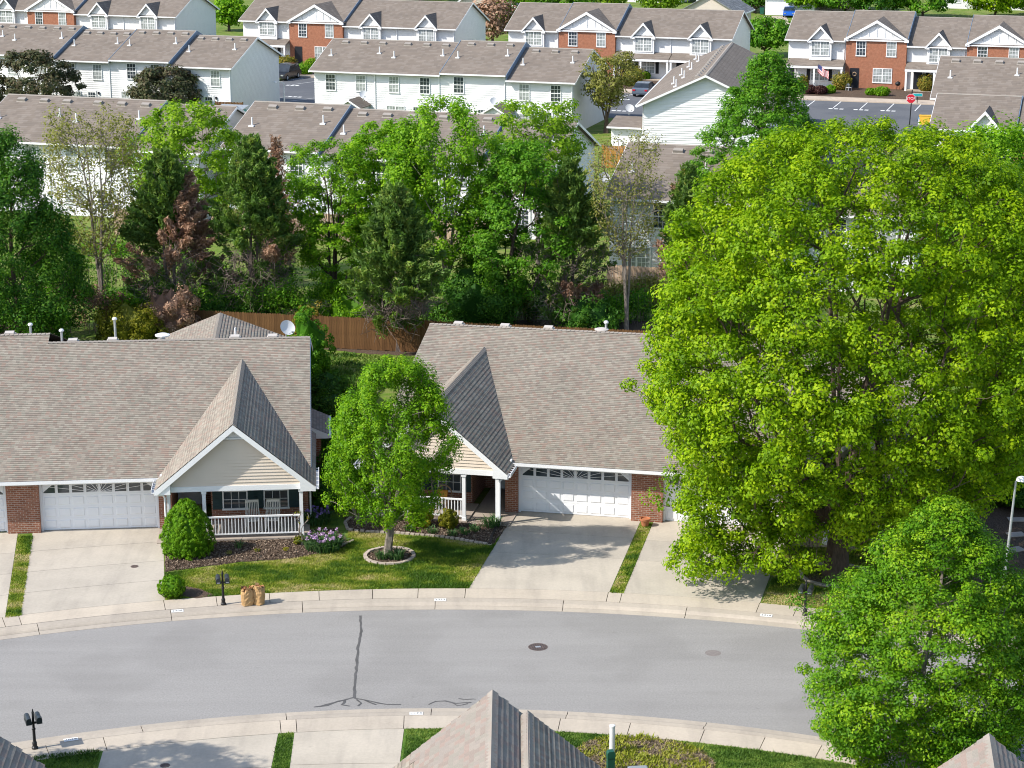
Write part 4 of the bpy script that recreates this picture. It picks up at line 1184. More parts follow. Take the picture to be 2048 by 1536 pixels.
def town_block(origin, label, units, front, depth=11.6, eave=5.3, rise=2.25, ang=TA, siding='siding_white', group=None, end_mat='siding_grey_shade', floor2=3.0, vents=True, end_oh=0.35, name="townhouse_block", nopipe=False):
    """row of attached two-storey units. local x runs along the row, y away from the street side at y=0.
    units: (width, z step, kind, options); kind B=rear face, W=white front, R=brick front"""
    B = empty(name, origin, ang, label, "building", group)
    x = 0.0; OH = 0.55
    s = rise / (depth / 2)
    n = len(units)
    for i, (w, dz, kind, op) in enumerate(units):
        x0, x1 = x, x + w; x = x1
        ez, rz = eave + dz, eave + rise + dz
        # walls
        wl = MB(); wl.box(x0, x1, 0, depth, -0.05, ez)
        if kind == 'R':
            wl = MB(); wl.box(x0, x1, 0.15, depth, -0.05, ez)
            bk = MB(); bk.box(x0 + 0.02, x1 - 0.02, -0.45, 0.2, -0.05, ez - 0.02); bk.build("brick_front", M['brick_far'], B)
        wall = wl.build("wall", M[siding], B)
        if kind == 'B':
            lp = MB(); lap_siding(lp, -0.001, x0, x1, 0.0, ez - 0.01, lambda z, a=x0: a, lambda z, b=x1: b, 0.2, 0.035)
            tag(lp.build("lap_siding", M[siding], B), kind="stuff")
        # end gables
        for side, xs in ((0, x0), (1, x1)):
            nb = units[i - 1] if side == 0 and i > 0 else (units[i + 1] if side == 1 and i < n - 1 else None)
            g = MB()
            if nb is None:
                g.extr([(xs, 0, ez - 0.01), (xs, depth, ez - 0.01), (xs, depth / 2, rz - 0.05)] if side == 0 else [(xs, depth, ez - 0.01), (xs, 0, ez - 0.01), (xs, depth / 2, rz - 0.05)], (0.12 if side == 0 else -0.12, 0, 0))
                g.box(xs - 0.01 if side == 0 else xs - 0.005, xs + 0.005 if side == 0 else xs + 0.01, 0.05, depth - 0.05, 0, ez)
                g.build("end_wall", M[end_mat], B)
            elif nb[1] < dz - 0.08:
                # party wall step: the higher roof shows a flashed side
                sgn = 1 if side == 1 else -1
                yo, zo = -OH, ez - OH * s
                pts = [(xs + sgn * 0.02, yo, zo + 0.12), (xs + sgn * 0.02, depth / 2, rz + 0.14), (xs + sgn * 0.02, depth + OH, zo + 0.12), (xs + sgn * 0.02, depth + OH, zo - dz + nb[1] - 0.1), (xs + sgn * 0.02, depth / 2, rz - dz + nb[1] - 0.1), (xs + sgn * 0.02, yo, zo - dz + nb[1] - 0.1)]
                g.extr(pts if sgn == 1 else pts[::-1], (sgn * 0.05, 0, 0))
                g.build("party_flashing", M['flash_shaded'], B)
        # roof
        r = MB(); t = 0.10
        xa = x0 - (end_oh if i == 0 else 0); xb = x1 + (end_oh if i == n - 1 else 0)
        yo, zo = -OH, ez - OH * s
        r.extr([(xa, yo, zo), (xb, yo, zo), (xb, depth / 2, rz), (xa, depth / 2, rz)], (0, 0, t))
        r.extr([(xb, depth + OH, zo), (xa, depth + OH, zo), (xa, depth / 2, rz), (xb, depth / 2, rz)], (0, 0, t))
        roof = r.build("roof", M['shingle_far'], B)
        c = MB(); c.extr([(xa, depth / 2 - 0.16, rz + t - 0.045), (xa, depth / 2, rz + t + 0.03), (xa, depth / 2 + 0.16, rz + t - 0.045)][::-1], (xb - xa, 0, 0)); c.build("ridge_cap", M['shingle_cap'], roof)
        g = MB(); g.box(xa, xb, yo - 0.11, yo - 0.004, zo - 0.04, zo + 0.09); g.build("gutter", M['gutter'], roof)
        g = MB()
        if i == 0 or i == n - 1:
            for xs in ([xa] if i == 0 else []) + ([xb] if i == n - 1 else []):
                q = 0.03 if xs == xb else -0.03
                for ya, yb in ((yo, depth / 2), (depth + OH, depth / 2)):
                    pts = [(xs, ya, zo - 0.1), (xs, ya, zo + 0.09), (xs, yb, rz + 0.09), (xs, yb, rz - 0.1)]
                    g.extr(pts, (q, 0, 0))
            g.build("barge_board", M['gutter'], roof)
        d = MB(); xd = x1 - 0.25 if i < n - 1 else x1 - 0.12
        if kind != 'R': d.box(xd - 0.05, xd + 0.05, -0.1, -0.002, 0.1, zo + 0.02); d.build("downspout", M['gutter'], B)
        # openings
        gl = op.get('glass', 'glass_blind')
        if kind == 'B':
            for xw in op.get('up', (w * 0.26, w * 0.74)):
                town_window(B, x0 + xw, -0.045, 3.35 + dz, 0.92, 1.45, 'glass' if (i + int(xw)) % 2 else gl)
            town_window(B, x0 + w * 0.28, -0.045, 0.75 + dz, 1.7, 1.25, gl, True)
            dm = MB(); xo = x0 + w * 0.62
            dm.box(xo - 0.52, xo + 0.52, -0.09, 0.0, 0.05, 2.2); door = dm.build("rear_door", M['trim'], B)
            pn = MB(); 
            for qx in range(3):
                for qz in range(4): pn.box(xo - 0.38 + qx * 0.26, xo - 0.38 + qx * 0.26 + 0.22, -0.10, -0.088, 0.7 + qz * 0.34, 0.7 + qz * 0.34 + 0.29)
            pn.build("door_pane", M['glass'], door)
            lm = MB(); lm.box(xo + 0.72, xo + 0.86, -0.16, 0, 1.85, 2.1); lm.build("wall_lamp", M['black'], B)
            if op.get('shed'):
                sx0 = x0 + op['shed']; sh = MB(); sh.box(sx0 - 1.0, sx0 + 1.0, -2.6, -0.0, 0, 2.1)
                sh.build("storage_shed", M[siding], B)
                sr = MB()
                for q in (-1, 1):
                    a = [(sx0 + q * 1.25, -2.9, 2.0), (sx0, -2.9, 2.75), (sx0, 0.0, 2.75), (sx0 + q * 1.25, 0.0, 2.0)]
                    sr.extr(a if q == 1 else a[::-1], (0, 0, 0.08))
                sr.build("shed_roof", M['shingle_far'], B)
                sg = MB(); sg.extr([(sx0 - 1.0, -2.6, 2.08), (sx0 + 1.0, -2.6, 2.08), (sx0, -2.6, 2.66)], (0, 0.08, 0)); sg.build("shed_gable", M[siding], B)
                st = MB()
                for q in (-1, 1):
                    a = [(sx0, -2.93, 2.83), (sx0 + q * 1.25, -2.93, 2.08), (sx0 + q * 1.25, -2.93, 1.93), (sx0, -2.93, 2.66)]
                    st.extr(a if q == -1 else a[::-1], (0, 0.04, 0))
                st.build("shed_trim", M['trim'], B)
        elif kind == 'W':
            bc = x0 + op.get('bay', w * 0.55); bw = 1.22
            by = MB(); by.box(bc - bw, bc + bw, -0.45, 0.05, floor2 + dz, ez); by.build("bay", M[siding], B)
            gable_front(B, roof, bc, bw, -0.45, ez, 1.35, depth * 0.30, siding)
            town_window(B, bc, -0.45, floor2 + 0.55 + dz, 1.85, 1.45, gl, True)
            # porch roof, posts, ground floor
            pa, pb = x0 + 0.05, x1 - 0.05
            pr = MB(); pr.extr([(pa, -1.75, 2.42), (pb, -1.75, 2.42), (pb, 0, 3.0), (pa, 0, 3.0)], (0, 0, 0.08)); pr.build("porch_roof", M['shingle_far'], B)
            pt = MB(); pt.box(pa, pb, -1.78, -1.62, 2.2, 2.44); pt.build("porch_beam", M['trim'], B)
            for xp in (pa + 0.15, (pa + pb) / 2, pb - 0.15):
                p = MB(); p.box(xp - 0.1, xp + 0.1, -1.74, -1.54, 0.0, 2.2); p.build("porch_post", M['trim'], B)
            ps = MB(); ps.box(pa, pb, -1.75, 0, -0.05, 0.12); ps.build("porch_floor", M['walk_far'], B)
            town_window(B, x0 + w * 0.55, -0.0, 0.75, 1.75, 1.4, gl, True)
            for q in (-1, 1):
                sh = MB(); xs = x0 + w * 0.55 + q * 1.22; sh.box(xs - 0.18, xs + 0.18, -0.05, 0.0, 0.68, 2.2); sh.build("shutter", M['shutter_black'], B)
            dm = MB(); xo = x0 + w * op.get('door', 0.14); dm.box(xo - 0.46, xo + 0.46, -0.07, 0, 0.13, 2.15); dm.build("front_door", M['door_dark'], B)
            dt = MB(); dt.box(xo - 0.56, xo - 0.46, -0.09, 0, 0.13, 2.25); dt.box(xo + 0.46, xo + 0.56, -0.09, 0, 0.13, 2.25); dt.box(xo - 0.46, xo + 0.46, -0.09, 0, 2.15, 2.25); dt.build("door_trim", M['trim'], B)
        elif kind == 'R':
            gable_front(B, roof, (x0 + x1) / 2, w / 2 - 0.02, -0.45, ez, 1.95, depth * 0.42, 'trim', 0.2, True)
            for xw in (w * 0.25, w * 0.75): town_window(B, x0 + xw, -0.45, 3.45 + dz, 0.95, 1.5, 'glass' if (xw > 3) ^ (i % 2) else gl)
            town_window(B, x0 + w * 0.62, -0.45, 0.8, 1.95, 1.45, gl, True)
            dm = MB(); xo = x0 + w * 0.16; dm.box(xo - 0.5, xo + 0.5, -0.47, -0.40, 0.1, 2.25); dm.build("front_door", M['door_dark'], B)
            if op.get('wreath'):
                wr = MB(); wr.tube([(xo + 0.2 * math.cos(a), -0.50, 1.6 + 0.2 * math.sin(a)) for a in [k * math.pi / 6 for k in range(13)]], 0.05, 5, False); wr.build("door_wreath", M['wicker'], B)
            st = MB(); st.box(xo - 0.7, xo + 0.7, -3.2, -0.46, -0.05, 0.06); st.build("front_step", M['walk_far'], B)
        # roof furniture on the rear slope facing us, or beyond the ridge on fronts
        if vents and kind == 'B':
            for k in range(op.get('nv', 4)):
                xv = x0 + w * (0.14 + k * 0.245) if op.get('nv', 4) == 4 else x0 + w * (0.2 + k * 0.3)
                yv = depth / 2 - 0.75
                o = link("box_vent", shared('bv', bv_mesh), roof, (xv, yv, rz - 0.75 * s + t - 0.02)); o.rotation_euler = (math.atan(s), 0, 0)
            if not nopipe:
                for xv, yv in op.get('pipes', ((w * 0.85, 2.6), (w * 0.12, 3.3))):
                    link("vent_pipe", shared('pv', pv_mesh), roof, (x0 + xv, depth / 2 - yv, rz - yv * s + t))
    return B

def row_origin(px, py, z=5.3):
    """near wall corner on the ground below an eave corner seen at px,py"""
    p = at(px, py, z - 0.55 * 0.39)
    p = p + E2 * 0.55
    return Vector((p.x, p.y, 0))
W_ = 6.45
BK = lambda **k: k
# front rows facing the street, farthest first
def from_right(px, py, nunits_w, extra=0.0):
    return row_origin(px, py) - E1 * nunits_w
town_block(row_origin(-40, 19), "white and brick townhouse row cut off by the top left corner",
           [(W_, 0, 'W', {}), (W_, 0, 'R', {}), (W_, -0.3, 'W', {}), (W_, -0.3, 'W', {'bay': 2.9})] if False else
           [(6.8, 0, 'W', {'bay': 3.7}), (6.7, 0, 'R', {}), (7.0, -0.3, 'W', {'bay': 3.5}), (7.0, -0.3, 'W', {'bay': 3.4})], True, rise=2.4)
town_block(row_origin(482, 42), "townhouse row with one brick bay, top centre left",
           [(6.3, 0, 'W', {'bay': 3.4}), (6.9, 0, 'R', {}), (7.0, -0.3, 'W', {'bay': 3.6}), (7.0, -0.3, 'W', {'bay': 3.6})], True, rise=2.4)
town_block(row_origin(1014, 61), "townhouse row with one brick bay, top centre right",
           [(6.2, 0, 'W', {'bay': 3.2}), (6.7, 0.15, 'R', {}), (6.6, -0.3, 'W', {'bay': 3.3}), (6.6, -0.3, 'W', {'bay': 3.3})], True, rise=2.4)
town_block(row_origin(1576, 80), "townhouse row with two brick bays and a porch flag, top right",
           [(6.4, 0, 'W', {'bay': 3.6, 'door': 0.05}), (6.6, 0.2, 'R', {'wreath': 1}), (6.4, -0.35, 'W', {'bay': 3.4, 'door': 0.2}), (6.6, 0.0, 'R', {}), (6.4, 0, 'W', {})], True, rise=2.4)
# middle row, backs towards us
town_block(row_origin(-125, 113), "long white townhouse row, rear side, upper left behind the dark shrubs",
           [(W_, 0.35, 'B', {}), (6.9, 0.35, 'B', {}), (6.2, 0, 'B', {}), (6.6, 0.2, 'B', {'up': (2.2, 4.8)}), (6.4, -0.2, 'B', {})], False)
town_block(row_origin(624, 143), "long white townhouse row, rear side, upper centre with garden sheds",
           [(6.5, 0, 'B', {'nv': 3, 'shed': 4.6}), (6.5, 0, 'B', {'nv': 3}), (6.5, 0.2, 'B', {'nv': 3, 'up': (1.7,), 'shed': 6.0}), (6.4, -0.25, 'B', {'nv': 3})], False)
# nearest row, backs towards us behind the fence trees
town_block(row_origin(-60, 286), "nearest townhouse row half hidden by trees at the left edge",
           [(W_, 0.2, 'B', {'nv': 3}), (6.6, 0.2, 'B', {'nv': 3}), (5.4, 0, 'B', {'nv': 3})], False, rise=2.35)
town_block(row_origin(448, 305), "nearest townhouse row behind the centre trees",
           [(7.3, 0.25, 'B', {'nv': 3}), (6.4, 0, 'B', {'nv': 3}), (5.6, 0, 'B', {'nv': 3}), (5.0, -0.25, 'B', {'nv': 3})], False, rise=2.35)
town_block(row_origin(1216, 398), "townhouse with a satellite dish half hidden left of the big maple",
           [(6.4, 0, 'B', {'nv': 3, 'up': (3.3, 5.2)}), (6.4, 0, 'B', {'nv': 3}), (6.4, -0.3, 'B', {'nv': 3})], False, rise=2.35)
# right hand block: front towards us, with a second block straight behind
town_block(row_origin(1866, 260), "white townhouse row at the right edge with one steep front gable",
           [(6.2, 0, 'W', {'bay': 3.9}), (6.4, -0.12, 'R', {})], True, depth=9.5, rise=1.9)
town_block(row_origin(1868, 212), "townhouse roof with a line of vents, right edge above the gabled row",
           [(7.5, 0.6, 'B', {'nv': 4}), (7.5, 0.6, 'B', {'nv': 4})], False, rise=2.6, depth=12)
# block seen end-on: gable towards us, ridge running away
o3 = at(1283, 209, 5.14); D3, L3 = 10.4, 26.4
A3 = math.radians(79.5); d3 = Vector((math.cos(A3), math.sin(A3), 0)); r3 = Vector((math.sin(A3), -math.cos(A3), 0))
b3 = town_block(Vector((o3.x, o3.y, 0)) + d3 * L3 + r3 * 0.2, "white townhouse block seen gable end on, behind the pointed tree",
           [(6.6, 0, 'B', {'nv': 4})] * 4, False, depth=D3, rise=2.4, ang=A3 - math.pi, end_mat='siding_white', end_oh=0.62)
lp = MB()
for i_ in range(int(7.6 / 0.2)):
    za, zb = i_ * 0.2, (i_ + 1) * 0.2
    def yr(z):
        k_ = 0.0 if z < 5.2 else min(1.0, (z - 5.2) / 2.35)
        return 0.02 + (D3 / 2 - 0.04) * k_, D3 - 0.02 - (D3 / 2 - 0.04) * k_
    (a0, a1), (c0_, c1_) = yr(za), yr(zb)
    lp.poly([(L3 + 0.055, a0, za), (L3 + 0.055, a1, za), (L3 + 0.02, c1_, zb), (L3 + 0.02, c0_, zb)]); lp.poly([(L3 + 0.02, a0, za), (L3 + 0.02, a1, za), (L3 + 0.055, a1, za), (L3 + 0.055, a0, za)])
tag(lp.build("lap_siding", M['siding_white'], b3), kind="stuff")
# parking courts, kerbs and stall lines between the rows
def strip(name, n0, n1, s0, s1, z, mat, kind="structure"):
    mb = MB(); pts = [E1 * s0 + E2 * n0, E1 * s1 + E2 * n0, E1 * s1 + E2 * n1, E1 * s0 + E2 * n1]
    mb.poly([(p.x, p.y, z) for p in pts]); return tag(mb.build(name, M[mat]), kind=kind)
strip("parking_court", 196.0, 220.5, -95, 75, 0.012, 'asphalt_dark')
strip("parking_court_spur", 178.0, 197.0, -31.0, -22.0, 0.010, 'asphalt_dark')
strip("parking_court_lane", 150.0, 197.0, -9.0, -3.0, 0.008, 'asphalt_dark') if False else None
def kerbed(name, n0, n1, s0, s1, mat='walk_far', h=0.12):
    mb = MB(); pts = [E1 * s0 + E2 * n0, E1 * s1 + E2 * n0, E1 * s1 + E2 * n1, E1 * s0 + E2 * n1]
    mb.prism([(p.x, p.y) for p in pts], -0.05, h); return tag(mb.build(name, M[mat]), kind="structure")
NF = {'a': 231.5, 'b': 227.3, 'c': 224.3, 'd': 224.3}
strip_ = None
def s_of(px, py): 
    p = at(px, py); return p.x * E1.x + p.y * E1.y
def n_of(px, py):
    p = at(px, py); return p.x * E2.x + p.y * E2.y
for key, s0, s1 in (('a', -148, -112), ('b', -111, -74), ('c', -73, -44), ('d', -43, 5)):
    nf = NF[key]
    bedm = MB(); pts = [E1 * s0 + E2 * (nf - 6.2), E1 * s1 + E2 * (nf - 6.2), E1 * s1 + E2 * (nf + 6), E1 * s0 + E2 * (nf + 6)]
    bedm.prism([(p.x, p.y) for p in pts], -0.05, 0.10); tag(bedm.build("planting_strip", M['mulch']), kind="structure")
    kerbed("court_sidewalk", nf - 9.0, nf - 6.2, s0, s1, 'walk_far', 0.13)
strip("parking_court_north", 220.0, 236.0, -150, 75, 0.008, 'asphalt_dark')
stalls = empty("stall_lines", (0, 0, 0), 0, "white painted parking stall lines on the dark court", "road marking")
def stall(s0, n0, n1, slant=0.0):
    a = E1 * s0 + E2 * n0; b = E1 * (s0 + slant) + E2 * n1; sd = E1 * 0.05
    mb = MB(); mb.poly([(p.x, p.y, 0.020) for p in (a - sd, a + sd, b + sd, b - sd)]); mb.build("stall_line", M['paint'], stalls)
for k in range(-1, 7): stall(-40 + k * 2.75, 210.0, 215.2)
for k in range(0, 6): stall(-106 + k * 3.4, 211.5, 217.5, 2.2)
for k in range(0, 6): stall(-70 + k * 3.0, 209.5, 215.0, 1.0)
for k in range(0, 8): stall(-108 + k * 3.4, 196.5, 202.0, 2.4)
for px, py in ((1672, 218), (1722, 220), (1776, 222), (585, 171), (590, 194), (1245, 199), (1238, 222)):
    p = at(px, py); 
    for q in range(3):
        mb = MB(); c0 = p + E1 * (q * 0.55 - 0.55); mb.poly([(v.x, v.y, 0.018) for v in (c0 - E1 * .2 - E2 * .28, c0 + E1 * .2 - E2 * .28, c0 + E1 * .2 + E2 * .28, c0 - E1 * .2 + E2 * .28)])
        mb.build("stall_mark", M['paint'], stalls)

# houses and drives beyond the court
def far_house(px, py, w, d, eave, rise, ang, label, wall='siding_white', roof='shingle_grey', gable=False, doors=()):
    p = at(px, py); H = empty("far_house", p, ang, label, "house")
    mb = MB(); mb.box(0, w, 0, d, -0.05, eave); mb.build("wall", M[wall], H)
    r = MB(); t = 0.12
    if not gable:
        s = rise / (d / 2)
        r.extr([(-.4, -.4, eave - .4 * s), (w + .4, -.4, eave - .4 * s), (w + .4, d / 2, eave + rise), (-.4, d / 2, eave + rise)], (0, 0, t))
        r.extr([(w + .4, d + .4, eave - .4 * s), (-.4, d + .4, eave - .4 * s), (-.4, d / 2, eave + rise), (w + .4, d / 2, eave + rise)], (0, 0, t))
        g = MB()
        for xs, q in ((0.0, .1), (w, -.1)): g.extr([(xs, 0, eave), (xs, d, eave), (xs, d / 2, eave + rise - .03)], (q, 0, 0))
        g.build("gable_wall", M[wall], H)
        f = MB(); f.box(-.4, w + .4, -.5, -.404, eave - .4 * s - .08, eave - .4 * s + .08); f.build("gutter", M['gutter'], H)
    else:
        s = rise / (w / 2)
        r.extr([(-.4, d + .4, eave - .4 * s), (-.4, -.4, eave - .4 * s), (w / 2, -.4, eave + rise), (w / 2, d + .4, eave + rise)], (0, 0, t))
        r.extr([(w + .4, -.4, eave - .4 * s), (w + .4, d + .4, eave - .4 * s), (w / 2, d + .4, eave + rise), (w / 2, -.4, eave + rise)], (0, 0, t))
        g = MB(); g.extr([(0, 0, eave), (w, 0, eave), (w / 2, 0, eave + rise - .03)], (0, .1, 0)); g.build("gable_wall", M[wall], H)
        k = MB()
        for sd in (-1, 1):
            xe = w / 2 + sd * (w / 2 + .4)
            pts = [(w / 2, -.43, eave + rise + t), (xe, -.43, eave - .4 * s + t), (xe, -.43, eave - .4 * s - .12), (w / 2, -.43, eave + rise - .14)]
            k.extr(pts if sd == -1 else pts[::-1], (0, .04, 0))
        k.build("rake_trim", M['trim'], H)
    r.build("roof", M[roof], H)
    for (x, z, ww, hh, m) in doors:
        if m == 'win': town_window(H, x, 0.0, z, ww, hh, 'glass_blind', ww > 1.3)
        else:
            q = MB(); q.box(x - ww / 2, x + ww / 2, -0.05, 0, z, z + hh)
            if m == 'garage':
                dr = q.build("garage_door", M['door_white'], H)
                for j in range(1, 4): MB().box(x - ww / 2, x + ww / 2, -0.06, -0.049, z + hh * j / 4 - .015, z + hh * j / 4 + .015).build("section_joint", M['gutter'], dr)
            else: q.build("front_door", M[m], H)
    return H
far_house(1452, 34, 8.5, 12, 2.8, 2.6, TA, "pale cream house end with grey roof between the two right townhouse rows", 'siding_tan', 'shingle_grey', True) if False else None
far_house(1530, 30, 7.5, 10, 3.0, 2.8, TA + 0.05, "white house with a wide garage door behind the blue car", 'siding_white', 'shingle_grey', False, ((2.9, 0.02, 4.9, 2.3, 'garage'),))
far_house(1612, 24, 9.0, 10, 3.0, 2.8, TA + 0.05, "tan house behind the small tree right of the blue car", 'siding_tan', 'shingle_grey', False, ((1.5, 0.1, 1.0, 2.1, 'trim'), (5.0, 1.0, 1.8, 1.3, 'win')))
far_house(1392, 21, 8.0, 10, 3.0, 2.8, TA, "white house with a dark red door at the top edge", 'siding_white', 'shingle_grey', False, ((5.2, 0.1, 1.0, 2.1, 'door_red'), (2.0, 1.0, 1.8, 1.3, 'win')))
far_house(1255, 4, 9.0, 10, 3.0, 2.6, TA, "white house by the top edge above the centre right row", 'siding_white', 'shingle_grey', False, ((2.0, 1.0, 1.8, 1.3, 'win'), (6.0, 1.0, 1.8, 1.3, 'win')))
far_house(1475, 70, 9.5, 8.5, 2.9, 2.4, TA + math.pi / 2, "low grey roofed house end right of the centre right townhouse row", 'siding_tan', 'shingle_grey')
far_house(905, 58, 9.0, 9.0, 3.2, 3.4, TA + 0.2, "cream gabled house behind the end of the centre left townhouse row", 'siding_tan', 'shingle_grey', True)
far_house(1870, 16, 10.0, 10, 3.0, 3.0, TA, "white house among trees at the top right", 'siding_white', 'shingle_far', True, ((3.0, 1.0, 1.8, 1.3, 'win'),))
far_house(2010, 20, 9.0, 10, 3.0, 3.0, TA, "white house by the top right corner", 'siding_white', 'shingle_far', False, ((3.0, 1.0, 1.8, 1.3, 'win'),))
far_house(700, -14, 10.0, 10, 3.0, 3.0, TA, "white house on the far street beyond the top edge, centre left", 'siding_white', 'shingle_grey', False, ((3.0, 1.0, 1.8, 1.3, 'win'),))
far_house(1050, -6, 10.0, 10, 3.0, 3.0, TA, "white house on the far street beyond the top edge, centre", 'siding_white', 'shingle_grey', False, ((3.0, 1.0, 1.8, 1.3, 'win'),))
q = MB(); pts = [at(1528, 32), at(1572, 33), at(1590, 62), at(1515, 58)]
q.poly([(p.x, p.y, 0.01) for p in pts][::-1]); tag(q.build("far_driveway", M['walk_far']), kind="structure")

# ------------------------------------------------------------------ vegetation
def vnoise(p, freq, seed):
    """cheap smooth value noise on (n,3) points, 0..1"""
    r = np.random.default_rng(seed); G_ = r.random((24, 24, 24))
    q = p * freq + 100.0; i = np.floor(q).astype(int); f = q - i; f = f * f * (3 - 2 * f); i %= 23
    out = 0
    for a in (0, 1):
        for b in (0, 1):
            for c_ in (0, 1):
                w = (f[:, 0] if a else 1 - f[:, 0]) * (f[:, 1] if b else 1 - f[:, 1]) * (f[:, 2] if c_ else 1 - f[:, 2])
                out = out + w * G_[i[:, 0] + a, i[:, 1] + b, i[:, 2] + c_]
    return out

def unit(a): return a / np.maximum(1e-9, np.linalg.norm(a, axis=1, keepdims=True))

def leaf_quads(C, N, size, r, asp=0.62, T=None, fold=0.18):
    n = len(C)
    T = unit(np.cross(N, unit(r.normal(size=(n, 3))))) if T is None else T
    B = unit(np.cross(N, T))
    s = (size * r.uniform(0.55, 1.4, n))[:, None]
    V = np.empty((n, 4, 3))
    V[:, 0] = C - T * s * 0.5
    V[:, 1] = C + B * s * asp * 0.5 + N * s * fold * 0.5 + T * s * 0.06
    V[:, 2] = C + T * s * 0.5 - N * s * fold * 0.6
    V[:, 3] = C - B * s * asp * 0.5 + N * s * fold * 0.5 + T * s * 0.06
    return V.reshape(-1, 3)

def tubes(P, Q, r0, r1, k=5):
    """separate tapered k-gon tubes, all at once"""
    n = len(P); d = unit(Q - P)
    up = np.where(np.abs(d[:, 2:3]) < 0.9, np.array([[0, 0, 1.0]]), np.array([[1.0, 0, 0]]))
    a = unit(np.cross(d, up)); b = np.cross(a, d)
    ang = np.arange(k) * 2 * math.pi / k
    ca, sa = np.cos(ang), np.sin(ang)
    ring = a[:, None, :] * ca[None, :, None] + b[:, None, :] * sa[None, :, None]
    A = P[:, None, :] + ring * r0[:, None, None]; Bq = Q[:, None, :] + ring * r1[:, None, None]
    V = np.empty((n, k, 4, 3))
    nx = np.roll(np.arange(k), -1)
    V[:, :, 0] = A[:, nx]; V[:, :, 1] = A; V[:, :, 2] = Bq; V[:, :, 3] = Bq[:, nx]
    return V.reshape(-1, 3)

def skeleton(tips, H, trunk_r, r, spread=0.35, lead=0.86, lean=(0, 0), nlead=1, fork=0.0, wob=0.12):
    """branches joining trunk and foliage clumps; returns tube arrays"""
    nodes = []; par = []; plen = []
    zs = np.linspace(0, H * lead, 14)
    stems = []
    for L in range(nlead):
        an = L * 2 * math.pi / max(1, nlead) + r.uniform(0, 1)
        prev = -1
        for i, z in enumerate(zs):
            if nlead > 1 and L > 0 and z < fork * H: continue
            tt = z / (H * lead)
            off = 0 if nlead == 1 else max(0.0, (z - fork * H)) * spread
            x = lean[0] * tt + off * math.cos(an) + wob * math.sin(3.1 * tt * 3 + L) * tt
            y = lean[1] * tt + off * math.sin(an) + wob * math.cos(2.3 * tt * 3 + L) * tt
            nodes.append((x, y, z))
            if prev == -1 and L > 0: p = min(range(len(zs)), key=lambda q: abs(zs[q] - fork * H))
            else: p = prev
            par.append(p); plen.append(0 if p < 0 else plen[p] + math.dist(nodes[p], nodes[-1]))
            prev = len(nodes) - 1
    base_n = len(nodes)
    order = np.argsort(np.hypot(tips[:, 0] - lean[0] * .5, tips[:, 1] - lean[1] * .5) + 0.15 * tips[:, 2])
    NP = np.array(nodes + [(0, 0, 0)] * (2 * len(tips))); PL = np.array(plen + [0.0] * (2 * len(tips))); cnt = base_n
    par = par + [0] * (2 * len(tips))
    for ti in order:
        c_ = tips[ti]
        d = NP[:cnt] - c_
        dist = np.sqrt((d ** 2).sum(1))
        pen = np.maximum(0, d[:, 2] + 0.35 * np.hypot(d[:, 0], d[:, 1])) * 1.6
        low = np.where(NP[:cnt, 2] < 0.10 * H, 60.0, 0.0)
        j = int(np.argmin(dist + 0.32 * PL[:cnt] + pen + low))
        mid = NP[j] * 0.45 + c_ * 0.55 + r.normal(0, 0.06, 3) * dist[j] + np.array([0, 0, 0.05 * dist[j]])
        NP[cnt] = mid; par[cnt] = j; PL[cnt] = PL[j] + dist[j] * .55; cnt += 1
        NP[cnt] = c_; par[cnt] = cnt - 1; PL[cnt] = PL[cnt - 1] + dist[j] * .45; cnt += 1
    load = np.zeros(cnt)
    load[base_n:] = 1.0
    for i in range(cnt - 1, 0, -1):
        if par[i] >= 0: load[par[i]] += load[i]
    mx = load[0]
    rad = np.maximum(0.012, trunk_r * (load / mx) ** 0.52)
    flare = 1 + 0.35 * np.exp(-NP[:cnt, 2] / 0.5)
    rad[:base_n] *= flare[:base_n]
    idx = np.array([i for i in range(1, cnt) if par[i] >= 0]); pa = np.array([par[i] for i in idx])
    r0 = np.minimum(rad[pa], np.maximum(rad[idx] * 1.35, rad[idx])); 
    tr = idx < base_n
    r0[tr] = rad[pa[tr]]
    return NP[pa], NP[idx], r0, rad[idx]

